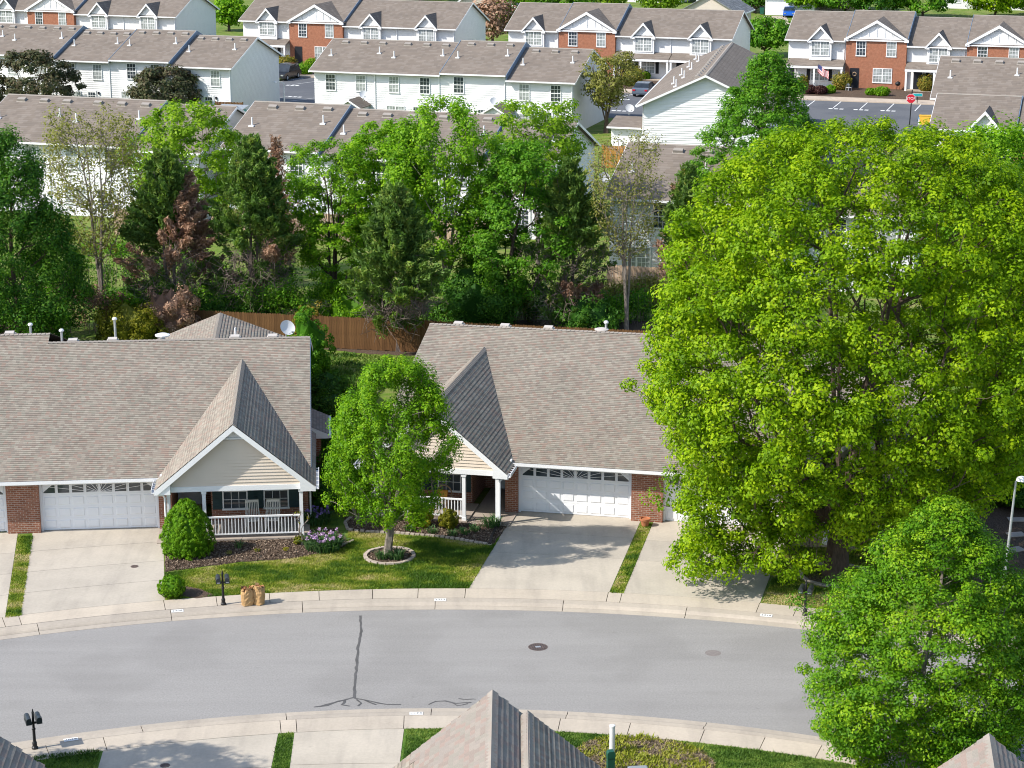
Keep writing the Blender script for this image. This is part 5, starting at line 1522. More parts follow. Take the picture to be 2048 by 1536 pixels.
def make_tree(name, label, base, H, z0, R, leaves, size, mat, bark='bark', shape='round', nclump=300, rc=0.8, seed=1, trunk_r=0.2,
              lean=(0, 0), flat=0.62, lump=0.28, group=None, nlead=1, fork=0.2, spread=0.25, upbias=0.6, clump_var=0.35, shell=0.45, aspect=0.62, cat="tree",
              bare=0, extra=None, lead=0.86, ry=None, narrow=False, twig=0.012, holes=0, hole_r=0.9, stray=0.06, patch=0.38, pfreq=0.55, extra_pts=None):
    r = np.random.default_rng(seed)
    # crown envelope: radius over height, made uneven by lumps
    pts = []; A_ = np.zeros((nclump, 3))
    tries = 0
    while len(pts) < nclump and tries < 60:
        tries += 1
        m = nclump * 3
        t = r.random(m); th = r.random(m) * 2 * math.pi
        if shape == 'round': prof = np.sqrt(np.maximum(0, 1 - ((t - 0.42) / np.where(t < 0.42, 0.46, 0.60)) ** 2))
        elif shape == 'cone': prof = np.where(t < 0.18, 0.55 + t / 0.18 * 0.45, np.maximum(0.02, (1 - (t - 0.18) / 0.82)) ** 0.65)
        elif shape == 'vase': prof = 0.35 + 0.65 * np.sin(np.minimum(1, t * 1.15) * math.pi * 0.72) ** 1.0
        elif shape == 'egg': prof = np.sqrt(np.maximum(0, 1 - ((t - 0.36) / np.where(t < 0.36, 0.42, 0.66)) ** 2))
        elif shape == 'full': prof = np.maximum(0, 1 - np.abs((t - 0.42) / np.where(t < 0.42, 0.45, 0.60)) ** np.where(t < 0.42, 1.75, 2.7)) ** 0.5
        elif shape == 'ovate': prof = np.where(t < 0.36, np.sqrt(np.maximum(0, 1 - ((t - 0.36) / 0.42) ** 2)), np.maximum(0.05, 1 - (np.maximum(0, t - 0.36) / 0.66) ** 1.55))
        else: prof = np.sqrt(np.maximum(0, 1 - ((t - 0.5) / 0.52) ** 4)) * 0.95
        z = z0 + t * (H - z0)
        dirv = np.stack([np.cos(th) * 1.3, np.sin(th) * 1.3, t * 3.0], 1)
        lum = 1 - lump + 2 * lump * vnoise(dirv, 1.15, seed + 5)
        rr = prof * lum * np.maximum(r.random(m), r.random(m) * 0.9) ** shell
        keep = r.random(m) < (0.25 + 0.75 * prof)
        st_ = r.random(m) < stray; rr = np.where(st_, rr * r.uniform(1.03, 1.14, m), rr)
        x = lean[0] * (0.3 + 0.7 * t) + np.cos(th) * rr * R; y = lean[1] * (0.3 + 0.7 * t) + np.sin(th) * rr * (ry or R)
        cand = np.stack([x, y, z], 1)
        nz = 0.65 * vnoise(cand, pfreq, seed + 17) + 0.35 * vnoise(cand, pfreq * 2.3, seed + 18)
        cand = cand[keep & (prof > 0.03) & (nz > patch)]
        for c_ in cand:
            if len(pts) >= nclump: break
            if pts:
                d2 = ((A_[:len(pts)] - c_) ** 2 * np.array([1, 1, 1.6])).sum(1).min()
                if d2 < (rc * 0.62) ** 2 * max(0.15, (1 - tries / 40)): continue
            A_[len(pts)] = c_; pts.append(c_)
    C = np.array(pts)
    if extra_pts is not None: C = np.concatenate([C, extra_pts])
    T0 = empty(name, (base[0], base[1], 0), 0, label, cat, group)
    P, Q, r0, r1 = skeleton(C - np.array([0, 0, rc * 0.2]), H, trunk_r, r, spread, lead, lean, nlead, fork)
    V = tubes(P, Q, r0, np.maximum(r1, twig))
    me = quads_mesh("trunk", V, M[bark]); link("trunk", me, T0)
    if leaves:
        k = r.integers(0, len(C), leaves)
        cs = rc * r.uniform(0.65, 1.25, len(C))
        cv = r.random(len(C))
        dv = unit(r.normal(size=(leaves, 3)))
        rad = r.random(leaves) ** (1 / 2.6)
        off = dv * rad[:, None] * cs[k][:, None]; off[:, 2] *= flat
        pos = C[k] + off
        if upbias > 0: pos[:, 2] += 0.0
        cen = np.array([lean[0] * .6, lean[1] * .6, z0 + (H - z0) * 0.4])
        outw = unit(pos - cen)
        N = unit((0.25 + 0.6 * upbias) * np.array([[0, 0, 1.0]]) + 0.85 * dv + 0.35 * outw + 0.5 * unit(r.normal(size=(leaves, 3))))
        var = np.clip(clump_var * cv[k] + (1 - clump_var) * r.random(leaves), 0, 1)
        pos[:, 2] = np.maximum(pos[:, 2], 0.15)
        V = leaf_quads(pos, N, size, r, aspect)
        me = quads_mesh("crown", V, M[mat], var)
        link("crown", me, T0)
    if extra: extra(T0, C, r)
    return T0

def cedar(name, label, base, H, R, seed, rust=0.15, dead=0.35, n=26000, z0=1.5, lean=(0, 0), group=None, top_dead=False, nlead=2, mat='lf_cedar'):
    """ragged red cedar: outward feathery sprays, brown dead patches, bare lower limbs"""
    r = np.random.default_rng(seed)
    m = 330
    t = r.random(m) ** 0.8; th = r.random(m) * 2 * math.pi
    prof = np.where(t < 0.3, 0.75 + t * 0.8, np.maximum(0.05, 1 - (t - 0.3) / 0.72) ** 0.75)
    lum = 0.65 + 0.7 * vnoise(np.stack([np.cos(th) * 1.3, np.sin(th) * 1.3, t * 4], 1), 1.2, seed)
    rr = prof * lum * R * r.random(m) ** 0.42
    C = np.stack([lean[0] * t + np.cos(th) * rr, lean[1] * t + np.sin(th) * rr, z0 + t * (H - z0)], 1)
    T0 = empty(name, (base[0], base[1], 0), 0, label, "tree", group)
    P, Q, r0, r1 = skeleton(C, H, 0.17, r, 0.10, 0.94, lean, nlead, 0.08)
    V = tubes(P, Q, r0, np.maximum(r1, 0.018)); link("trunk", quads_mesh("trunk", V, M['bark_dead']), T0)
    # dead twigs low down
    low = C[:, 2] < z0 + dead * (H - z0)
    dead_t = C[low & (r.random(m) < 0.85)]
    if len(dead_t):
        k = r.integers(0, len(dead_t), 900)
        A = dead_t[k] + r.normal(0, 0.25, (900, 3)); dirv = unit(r.normal(size=(900, 3)) + np.array([0, 0, -0.15])); B = A + dirv * r.uniform(0.4, 1.1, (900, 1))
        V = tubes(A, B, np.full(900, 0.016), np.full(900, 0.007), 3); link("dead_twig_mass", tag2(quads_mesh("dead_twigs", V, M['bark_dead'])), T0)["kind"] = "stuff"
    rustm = vnoise(C, 0.42, seed + 3) > (1 - rust * 1.6)
    if top_dead: rustm |= (C[:, 2] > H - 1.6)
    live = (~rustm) & (~low | (r.random(m) < 0.28))
    def spray(Cs, n_, mat_, nm):
        if len(Cs) == 0: return
        k = r.integers(0, len(Cs), n_)
        ax = unit(np.stack([Cs[:, 0] - 0, Cs[:, 1] - 0, np.full(len(Cs), 1.2)], 1) + 0.35 * r.normal(size=Cs.shape))
        L = r.random(n_)
        pos = Cs[k] + ax[k] * (L[:, None] - 0.45) * 1.15 + unit(r.normal(size=(n_, 3))) * (0.12 + 0.34 * (1 - L))[:, None] * r.random((n_, 1)) ** 0.5
        T = unit(ax[k] + 0.75 * r.normal(size=(n_, 3)))
        N = unit(np.cross(T, unit(r.normal(size=(n_, 3)))) + 0.3 * np.array([[0, 0, 1.0]])); N = unit(N - T * (N * T).sum(1, keepdims=True))
        cv = r.random(len(Cs))
        V = leaf_quads(pos, N, 0.30, r, 0.30, T, 0.1)
        link(nm, quads_mesh(nm, V, M[mat_], np.clip(0.5 * cv[k] + 0.5 * r.random(n_), 0, 1)), T0)
    spray(C[live], int(n * 0.95), mat, "crown")
    spray(C[rustm], int(n * (0.30 if rust > 0.1 else 0.12)), 'lf_rust', "browned_foliage")
    return T0
def tag2(me): return me

def bush(name, label, p, rx, ry, h, n, size, mat, seed, shape='dome', group=None, bump=0.12, cat="shrub", core=True, parent=None, lf=3.0, tuft=0, tuft_r=0.16):
    r = np.random.default_rng(seed)
    B = empty(name, (p[0], p[1], 0), 0, label, cat, group)
    def surf(d, k=1.0):
        """surface point for unit directions d"""
        b = 1 + bump * (vnoise(d * lf, 2.0, seed) - 0.5) * 2
        x = d[:, 0] * rx * b * k; y = d[:, 1] * ry * b * k; zz = d[:, 2]
        if shape == 'cone':
            t = (zz + 1) / 2; w = np.where(t < 0.28, 0.86 + 0.5 * t, (1 - ((t - 0.28) / 0.74) ** 1.7) ** 0.75)
            rr = np.hypot(d[:, 0], d[:, 1]) + 1e-6
            x = d[:, 0] / rr * rx * np.maximum(0.02, w) * b * k; y = d[:, 1] / rr * ry * np.maximum(0.02, w) * b * k
            z = t * h * (0.6 + 0.4 * k)
        else: z = (zz * 0.5 + 0.5) * h * b * (0.5 + 0.5 * k)
        return np.stack([x, y, np.maximum(z, 0.01)], 1)
    d = unit(r.normal(size=(n, 3)))
    if shape == 'cone': d[:, 2] = r.uniform(-1, 1, n)
    k = 1 - 0.14 * r.random(n) ** 2
    P = surf(d, 1.0) * np.stack([k, k, np.ones(n)], 1)
    e = np.stack([d[:, 0], d[:, 1], d[:, 2] * 0.8 + 0.25], 1)
    N = unit(unit(e) + 0.75 * unit(r.normal(size=(n, 3))))
    if tuft:                                       # foliage gathered in rounded tufts with creases between
        dc = unit(r.normal(size=(tuft, 3)))
        if shape == 'cone': dc[:, 2] = r.uniform(-0.98, 0.97, tuft)
        Cc = surf(dc, 1.0) * 0.94; q_ = r.integers(0, tuft, n); w_ = unit(r.normal(size=(n, 3)) + 1.1 * unit(np.stack([dc[q_, 0], dc[q_, 1], np.full(n, 0.35)], 1)))
        P = Cc[q_] + w_ * (tuft_r * r.uniform(0.6, 1.25, tuft))[q_][:, None] * (r.random((n, 1)) ** 0.25); P[:, 2] = np.maximum(0.01, P[:, 2])
        N = unit(w_ + 0.4 * unit(r.normal(size=(n, 3))))
    V = leaf_quads(P, N, size, r, 0.6)
    cv = vnoise(P, 4.0, seed + 1)
    link("foliage", quads_mesh("foliage", V, M[mat], np.clip(0.45 * cv + 0.55 * r.random(n), 0, 1)), B)
    st = MB(); st.tube([(0, 0, 0), (0.02, 0.01, h * 0.5)], [0.05, 0.03], 6)
    for q in range(5):
        a = q * 1.26; st.tube([(0, 0, h * 0.15), (rx * .5 * math.cos(a), ry * .5 * math.sin(a), h * 0.55)], [0.03, 0.012], 5)
    st.build("stem", M['bark'], B)
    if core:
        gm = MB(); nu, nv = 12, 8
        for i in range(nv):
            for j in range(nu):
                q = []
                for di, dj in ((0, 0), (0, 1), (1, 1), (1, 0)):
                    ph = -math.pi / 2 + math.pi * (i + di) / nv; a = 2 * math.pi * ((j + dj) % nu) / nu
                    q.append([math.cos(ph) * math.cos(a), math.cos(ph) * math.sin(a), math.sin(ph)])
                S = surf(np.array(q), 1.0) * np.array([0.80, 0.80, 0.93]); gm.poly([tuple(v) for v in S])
        me = gm.mesh("shade_core", M[mat]); at_ = me.attributes.new("var", 'FLOAT', 'FACE'); at_.data.foreach_set("value", np.full(len(me.polygons), 0.15, np.float32))
        link("shade_core", me, B)  # solid core; shade between the leaves is put into its dark tone
    return B

def blades(name, poly, dens, h, w, mat, seed, z=-0.005, freq=0.7, dry=0.0, excl=(), parent=None, jag=0.0):
    """short turf over a plan polygon (list of Vectors)"""
    r = np.random.default_rng(seed)
    P = np.array([(p[0], p[1]) for p in poly])
    def inside(x, y, P):
        c_ = np.zeros(len(x), bool); j = len(P) - 1
        for i in range(len(P)):
            cond = ((P[i, 1] > y) != (P[j, 1] > y)) & (x < (P[j, 0] - P[i, 0]) * (y - P[i, 1]) / (P[j, 1] - P[i, 1] + 1e-12) + P[i, 0])
            c_ ^= cond; j = i
        return c_
    mn, mx = P.min(0), P.max(0); n = int(dens * (mx - mn).prod())
    x = r.uniform(mn[0], mx[0], n); y = r.uniform(mn[1], mx[1], n); k = inside(x, y, P)
    for e in excl: k &= ~inside(x, y, np.array([(q[0], q[1]) for q in e]))
    x, y = x[k], y[k]; n = len(x)
    q = np.stack([x, y * 1.7, np.zeros(n)], 1)
    nz = 0.55 * vnoise(q, freq, seed) + 0.3 * vnoise(q, freq * 2.7, seed + 1) + 0.15 * vnoise(q, freq * 6, seed + 2)
    var = np.clip((nz - 0.5) * 2.3 + 0.42 + dry + r.normal(0, 0.13, n), 0, 1)
    hh = h * r.uniform(0.5, 1.3, n) * (1.15 - 0.6 * var)
    a = r.random(n) * 2 * math.pi; lean = r.normal(0, 0.6, (n, 2)) * hh[:, None]
    V = np.empty((n, 3, 3)); dx, dy = np.cos(a) * w, np.sin(a) * w
    V[:, 0] = np.stack([x - dx, y - dy, np.full(n, z)], 1); V[:, 1] = np.stack([x + dx, y + dy, np.full(n, z)], 1)
    V[:, 2] = np.stack([x + lean[:, 0], y + lean[:, 1], z + hh], 1)
    o = link(name, quads_mesh(name, V.reshape(-1, 3), M[mat], var, 3), parent)
    return o

def clump_blades(name, label, p, n, h, spread, seed, mat='blade', flowers=None, nf=0, cat="plant", fmat='petal', w=0.028, group=None):
    r = np.random.default_rng(seed); B = empty(name, (p[0], p[1], 0), 0, label, cat, group)
    a = r.random(n) * 2 * math.pi; rad = spread * np.sqrt(r.random(n)); x, y = np.cos(a) * rad, np.sin(a) * rad
    L = h * r.uniform(0.6, 1.15, n); la = a + r.normal(0, 0.6, n); out = L * r.uniform(0.3, 1.0, n)
    V = np.empty((n, 2, 4, 3)); wx, wy = -np.sin(la) * w, np.cos(la) * w
    b0 = np.stack([x, y, np.zeros(n)], 1); m0 = np.stack([x + np.cos(la) * out * .35, y + np.sin(la) * out * .35, L * .72], 1); t0 = np.stack([x + np.cos(la) * out, y + np.sin(la) * out, L * r.uniform(.75, 1.0, n)], 1)
    wv = np.stack([wx, wy, np.zeros(n)], 1)
    V[:, 0, 0] = b0 - wv * .6; V[:, 0, 1] = b0 + wv * .6; V[:, 0, 2] = m0 + wv; V[:, 0, 3] = m0 - wv
    V[:, 1, 0] = m0 - wv; V[:, 1, 1] = m0 + wv; V[:, 1, 2] = t0 + wv * .1; V[:, 1, 3] = t0 - wv * .1
    link("leaf_blades", quads_mesh("leaf_blades", V.reshape(-1, 3), M[mat], np.repeat(np.clip(r.random(n), 0, 1), 2)), B)
    for f in range(nf):
        fa = r.random() * 2 * math.pi; fr = spread * 0.95 * math.sqrt(r.random()); fx, fy, fz = math.cos(fa) * fr, math.sin(fa) * fr, h * r.uniform(0.75, 1.45)
        st = MB(); st.tube([(fx * .8, fy * .8, 0), (fx, fy, fz)], 0.012, 4); s_ = st.build("stalk", M['stem_green'], B)
        k = 12; dv = unit(r.normal(size=(k, 3))); dv[:, 2] = np.where(np.arange(k) % 2 == 0, np.abs(dv[:, 2]) + .4, -np.abs(dv[:, 2]) * .6); dv = unit(dv)
        C = np.array([[fx, fy, fz]]) + dv * 0.045
        Vq = leaf_quads(C, unit(np.cross(dv, unit(r.normal(size=(k, 3))))), 0.085, r, 0.75, dv, 0.3)
        link("bloom", quads_mesh("bloom", Vq, M[fmat], r.random(k)), B)
    return B
M['stem_green'] = plain("stem_green", (0.06, 0.12, 0.03), 0.6)

def tree_h(base, px, py):
    """height at which a point above this base shows at photo row py"""
    v = py - 768.0; Y = base.y
    return CAM_H - (FPX * _s + v * _c) * Y / (FPX * _c - v * _s)
FENCE_TREES = "trees along the back fence"
def undergrowth(name, label, pix, n, mats, seed, h=2.4, depth=2.2, size=0.15):
    """tangle of saplings, twigs and low leaves along a line: one mass"""
    r = np.random.default_rng(seed); P = [at(*q) for q in pix]
    seg = np.array([(b_ - a).length for a, b_ in zip(P[:-1], P[1:])]); cum = np.concatenate([[0], np.cumsum(seg)])
    def pt(u):
        k = np.clip(np.searchsorted(cum, u) - 1, 0, len(seg) - 1); f = (u - cum[k]) / seg[k]
        A = np.array([p[:] for p in P]); return A[k] * (1 - f[:, None]) + A[k + 1] * f[:, None]
    m = int(cum[-1] * 5); C = pt(r.uniform(0, cum[-1], m)) + np.stack([np.zeros(m), r.uniform(0, depth, m), np.zeros(m)], 1)
    hh = h * (0.25 + 0.95 * vnoise(C, 0.35, seed)); C[:, 2] = hh * r.random(m) ** 0.7 + 0.1
    root = tag(empty(name, (0, 0, 0)), label, "undergrowth", kind="stuff")
    for q, mt in enumerate(mats):
        sel = np.arange(m)[np.floor(vnoise(C, 0.25, seed + 9) * 0.999 * len(mats)).astype(int) == q]
        if len(sel) < 3: continue
        nn = int(n * len(sel) / m); k = sel[r.integers(0, len(sel), nn)]
        off = r.normal(0, 0.34, (nn, 3)); off[:, 2] *= 0.7; pos = C[k] + off; pos[:, 2] = np.maximum(0.03, pos[:, 2])
        N = unit(np.array([[0, -0.2, 0.6]]) + r.normal(size=(nn, 3)) * 0.8)
        o = link("low_foliage", quads_mesh("low_foliage", leaf_quads(pos, N, size, r, 0.6), M[mt], np.clip(r.random(nn), 0, 1)), root); o["kind"] = "stuff"
    k = r.integers(0, m, m * 3); A = C[k] * np.array([1, 1, 0]) + r.normal(0, .2, (m * 3, 3)) * np.array([1, 1, 0]); B_ = C[k] + r.normal(0, 0.35, (m * 3, 3)) + np.array([0, 0, 0.3])
    o = link("twig_tangle", quads_mesh("twig_tangle", tubes(A, B_, np.full(m * 3, 0.016), np.full(m * 3, 0.007), 3), M['bark_dead']), root); o["kind"] = "stuff"
undergrowth("undergrowth", "tangle of dark shrubs and twigs behind the left house", [(-60, 668), (250, 668), (470, 672), (640, 676)], 26000, ['lf_dark', 'lf_dark', 'lf_sweet', 'lf_rust'], 601, 2.6, 2.0)
undergrowth("undergrowth", "tangle of low green growth behind the wooden fence", [(560, 622), (700, 630), (900, 645), (1100, 652), (1300, 662)], 30000, ['lf_green', 'lf_dark', 'lf_sweet', 'lf_dark', 'lf_olive'], 602, 2.3, 3.0)
undergrowth("undergrowth", "leafy saplings at the foot of the left budding tree", [(60, 600), (180, 606), (320, 612), (460, 616)], 16000, ['lf_green', 'lf_dark', 'lf_sweet', 'lf_olive'], 604, 3.2, 3.0)
undergrowth("undergrowth", "low brush between the half bare tree and the maple", [(1180, 610), (1290, 620), (1400, 640)], 6000, ['lf_dark', 'lf_olive', 'lf_green'], 603, 1.6, 2.0)
# --- street trees in front
b = at(1672, 1152)
_r = np.random.default_rng(5)
droop = np.concatenate([np.stack([_r.normal(-4.6, 0.9, 46), _r.normal(-1.2, 0.9, 46), _r.uniform(0.9, 2.4, 46)], 1), np.stack([_r.normal(-2.6, 0.7, 22), _r.normal(-1.6, 0.7, 22), _r.uniform(0.8, 2.2, 22)], 1), np.stack([_r.normal(-5.7, 0.6, 26), _r.normal(-0.6, 0.8, 26), _r.uniform(2.6, 4.2, 26)], 1)])
make_tree("maple_tree", "huge lime green maple filling the right side of the picture", b, tree_h(b, 1680, 258), 1.9, 7.8, 350000, 0.133, 'lf_maple', 'bark', 'full',
          nclump=2350, rc=0.54, seed=11, trunk_r=0.42, lean=(0.6, 0.4), flat=0.72, lump=0.18, upbias=0.45, shell=0.36, patch=0.35, pfreq=0.7, stray=0.04, extra_pts=droop, clump_var=0.5, lead=0.8, nlead=4, fork=0.16, spread=0.16, ry=6.6)
b = at(1815, 1562)
make_tree("linden_tree", "dense mid green egg-shaped tree in the lower right corner", b, tree_h(b, 1850, 1008), 0.6, 3.95, 170000, 0.088, 'lf_linden', 'bark_grey', 'ovate',
          nclump=860, rc=0.46, seed=24, trunk_r=0.15, lean=(0.75, 0.3), flat=0.6, upbias=0.7, lump=0.24, shell=0.42, clump_var=0.55, patch=0.36, pfreq=0.85, stray=0.1, lead=0.82, ry=3.2)
b = at(775, 1114)
make_tree("pear_tree", "bright green young tree in the stone ring on the front lawn", b, tree_h(b, 790, 715), 1.8, 2.4, 80000, 0.09, 'lf_pear', 'bark_grey', 'egg',
          nclump=560, rc=0.32, seed=38, trunk_r=0.15, lean=(0.5, -0.9), flat=1.15, upbias=0.3, patch=0.43, pfreq=0.95, stray=0.1, lump=0.34, shell=0.45, clump_var=0.35, lead=0.8, nlead=3, fork=0.10, spread=0.2, ry=2.2)
b = Vector((-20.6, 52.2, 0))
make_tree("street_tree", "tree outside the lower left corner whose shadow falls on the near driveway", b, 11.0, 2.0, 3.5, 30000, 0.17, 'lf_linden', 'bark_grey', 'egg',
          nclump=240, rc=0.6, seed=33, trunk_r=0.14, shell=0.4)
# --- along the back fence, left to right
b = at(38, 705)
make_tree("dark_maple", "dark glossy green tree at the left edge behind the left house", b, tree_h(b, 60, 262), 0.8, 4.2, 60000, 0.17, 'lf_dark', 'bark', 'cone', nclump=360, rc=0.6, seed=41, trunk_r=0.2, group=FENCE_TREES, flat=1.15, lump=0.22, upbias=0.2, aspect=0.5, patch=0.18)
b = at(205, 652)
make_tree("budding_tree", "thin olive tree just coming into leaf, right of the dark left tree", b, tree_h(b, 205, 222), 4.2, 3.0, 11500, 0.14, 'lf_olive', 'bark_grey', 'vase', nclump=430, rc=0.55, seed=42, trunk_r=0.16, nlead=4, fork=0.22, spread=0.10, group=FENCE_TREES, shell=0.55, lead=0.95, twig=0.022, flat=1.0)
b = at(345, 655)
cedar("cedar_tree", "half brown cedar with rust patches behind the left house", b, tree_h(b, 340, 318), 2.9, 43, 0.30, 0.45, 32000, 1.0, group=FENCE_TREES)
b = at(385, 570)
make_tree("yellow_green_tree", "airy yellow green tree rising over the rusty cedar", b, tree_h(b, 390, 208), 4.8, 3.5, 17000, 0.20, 'lf_yellowgreen', 'bark_grey', 'round', nclump=200, rc=0.65, seed=44, trunk_r=0.16, nlead=3, fork=0.3, spread=0.2, group=FENCE_TREES, lump=0.35)
b = at(512, 655)
cedar("cedar_tree", "dark green cedar with bare lower limbs, left of centre", b, tree_h(b, 505, 292), 3.1, 45, 0.10, 0.42, 36000, 1.2, group=FENCE_TREES, nlead=3)
b = at(560, 600)
cedar("cedar_tree", "browned thin cedar tips beside the dark cedar", b, tree_h(b, 560, 285), 1.3, 46, 0.6, 0.3, 9000, 2.0, group=FENCE_TREES, top_dead=True, nlead=1)
b = at(668, 640)
make_tree("multi_stem_tree", "fresh green multi-stemmed tree left of the tall centre trees", b, tree_h(b, 665, 292), 1.4, 2.7, 27000, 0.15, 'lf_green', 'bark', 'vase', nclump=280, rc=0.48, seed=47, trunk_r=0.17, nlead=4, fork=0.03, spread=0.07, group=FENCE_TREES, lump=0.4, shell=0.5)
b = at(772, 626)
make_tree("green_tree", "rounded fresh green tree between the multi-stemmed and tallest trees", b, tree_h(b, 770, 248), 4.0, 2.9, 30000, 0.16, 'lf_green', 'bark', 'round', nclump=250, rc=0.55, seed=48, trunk_r=0.16, nlead=2, fork=0.25, spread=0.12, group=FENCE_TREES, lump=0.3)
b = at(893, 640)
make_tree("tall_green_tree", "tallest leafy tree in the middle of the fence row", b, tree_h(b, 890, 205), 3.6, 3.9, 36000, 0.17, 'lf_green', 'bark_grey', 'egg', nclump=330, rc=0.55, seed=49, trunk_r=0.2, nlead=3, fork=0.16, spread=0.15, group=FENCE_TREES, lump=0.45, flat=1.0)
b = at(797, 702)
cedar("cedar_tree", "dull olive green cedar in front of the wooden fence at centre", b, tree_h(b, 800, 388), 2.7, 50, 0.06, 0.25, 34000, 1.6, group=FENCE_TREES, nlead=1)
b = at(1000, 655)
make_tree("green_maple", "deep green maple right of the tallest tree", b, tree_h(b, 1040, 285), 1.6, 3.0, 42000, 0.16, 'lf_sweet', 'bark', 'round', nclump=300, rc=0.58, seed=51, trunk_r=0.18, lean=(1.5, 0), group=FENCE_TREES, lump=0.32)
b = at(1075, 570)
make_tree("yellow_green_tree", "sparse yellow green tree top behind the deep green maple", b, tree_h(b, 1070, 205), 5.5, 2.6, 11000, 0.20, 'lf_yellowgreen', 'bark_grey', 'vase', nclump=150, rc=0.6, seed=52, trunk_r=0.14, nlead=3, fork=0.3, spread=0.12, group=FENCE_TREES, lump=0.35)
b = at(1138, 660)
cedar("cedar_tree", "dark cedar with dead brown lower branches, right of the deep green maple", b, tree_h(b, 1150, 335), 2.3, 53, 0.08, 0.48, 24000, 1.0, group=FENCE_TREES, nlead=2)
b = at(1252, 665)
make_tree("budding_tree", "nearly bare grey-trunked tree left of the big maple", b, tree_h(b, 1262, 268), 4.5, 2.2, 6500, 0.13, 'lf_olive', 'bark_grey', 'vase', nclump=360, rc=0.5, seed=54, trunk_r=0.13, nlead=3, fork=0.06, spread=0.05, group=FENCE_TREES, shell=0.55, lead=0.97, twig=0.022, flat=1.0)
b = at(1370, 600)
cedar("cedar_tree", "small brown-green cedar peeking out beside the big maple", b, tree_h(b, 1372, 345), 1.7, 55, 0.35, 0.3, 12000, 1.0, group=FENCE_TREES)
b = at(1975, 700)
make_tree("upright_tree", "fresh green tree with upright shoots at the right edge above the maple", b, tree_h(b, 1985, 262), 1.5, 4.4, 42000, 0.21, 'lf_green', 'bark', 'egg', nclump=280, rc=0.8, seed=56, trunk_r=0.2, group=FENCE_TREES, flat=1.2, upbias=0.2)
b = at(1496, 560)
make_tree("sweetgum_tree", "pointed mid green tree standing above the big maple", b, tree_h(b, 1535, 105), 2.2, 5.6, 66000, 0.17, 'lf_sweet', 'bark_grey', 'cone', nclump=560, rc=0.58, seed=57, trunk_r=0.22, lean=(0.8, 0), lump=0.14, lead=0.95)
for k, (px, py, top, R_, n_, mt) in enumerate([(60, 240, 108, 4.6, 13000, 'lf_purple'), (333, 236, 138, 3.5, 11000, 'lf_purple')]):
    b = at(px, py)
    make_tree("plum_tree", ["dark purple-green shrubby tree in front of the upper left townhouses, left edge", "round dark purple-green shrubby tree in front of the upper left townhouses"][k], b, tree_h(b, px, top), 1.0, R_, n_, 0.30, mt, 'bark', 'round', nclump=120, rc=0.8, seed=60 + k, trunk_r=0.15, nlead=3, fork=0.1, spread=0.3, lump=0.35)
b = at(1212, 266)
make_tree("crape_myrtle", "dark-stemmed olive tree between the centre row and the end-on block", b, tree_h(b, 1212, 108), 2.6, 2.5, 5200, 0.24, 'lf_olive', 'bark', 'vase', nclump=110, rc=0.7, seed=63, trunk_r=0.2, nlead=5, fork=0.12, spread=0.25)
b = at(1090, 255)
make_tree("yellow_green_tree", "yellow green treetop in front of the centre townhouse row", b, tree_h(b, 1085, 185), 1.2, 2.7, 6000, 0.28, 'lf_yellowgreen', 'bark_grey', 'round', nclump=70, rc=0.8, seed=64, trunk_r=0.13)
# far trees beyond the rows
far = [(458, 62, 0, 2.6, 'lf_green', 'small green tree between the two upper left townhouse rows', 5000), (985, 90, -8, 3.0, 'lf_rust', 'reddish brown bare tree between the upper centre townhouse rows', 4200),
       (1025, 84, -20, 2.8, 'lf_green', 'green tree touching the upper centre right roof', 5000), (1120, 40, -60, 5.0, 'lf_sweet', 'broad tree behind the upper centre right roof', 8000),
       (1200, 34, -40, 4.0, 'lf_yellowgreen', 'yellow green tree above the centre right row', 6000), (1320, 30, -22, 3.6, 'lf_yellowgreen', 'loose tree at the top edge right of centre', 5000),
       (1510, 26, -30, 2.6, 'lf_dark', 'dark slim tree left of the green bin', 4500), (1605, 30, -22, 2.8, 'lf_green', 'small round tree beside the blue car', 5000),
       (1530, 112, 40, 3.2, 'lf_sweet', 'leafy bush tree between the end-on block and the right row', 7000), (1690, 30, -40, 5.0, 'lf_sweet', 'broad green tree behind the right row, first', 9000),
       (1760, 34, -50, 5.5, 'lf_dark', 'darker broad tree behind the right row', 9000), (1845, 36, -40, 5.0, 'lf_sweet', 'broad green tree behind the right row, third', 9000),
       (1990, 34, -30, 4.5, 'lf_maple', 'bright lime tree behind the right row near the corner', 9000), (2060, 30, -30, 4.5, 'lf_green', 'green tree in the top right corner', 6000),
       (300, -2, -60, 5.0, 'lf_green', 'green tree beyond the top edge above the left rows', 6000), (840, 2, -50, 4.5, 'lf_sweet', 'green tree beyond the top edge, left of centre', 6000), (1400, 2, -50, 4.5, 'lf_sweet', 'green tree beyond the top edge, right of centre', 6000)]
for k, (px, py, top, R_, mt, lab, n_) in enumerate(far):
    b = at(px, py)
    make_tree("far_tree", lab, b, tree_h(b, px, top), 1.4, R_, int(n_ * 0.6), 0.45, mt, 'bark', 'round', nclump=90, rc=1.05, seed=80 + k, trunk_r=0.18, group="trees beyond the townhouses", lump=0.3)
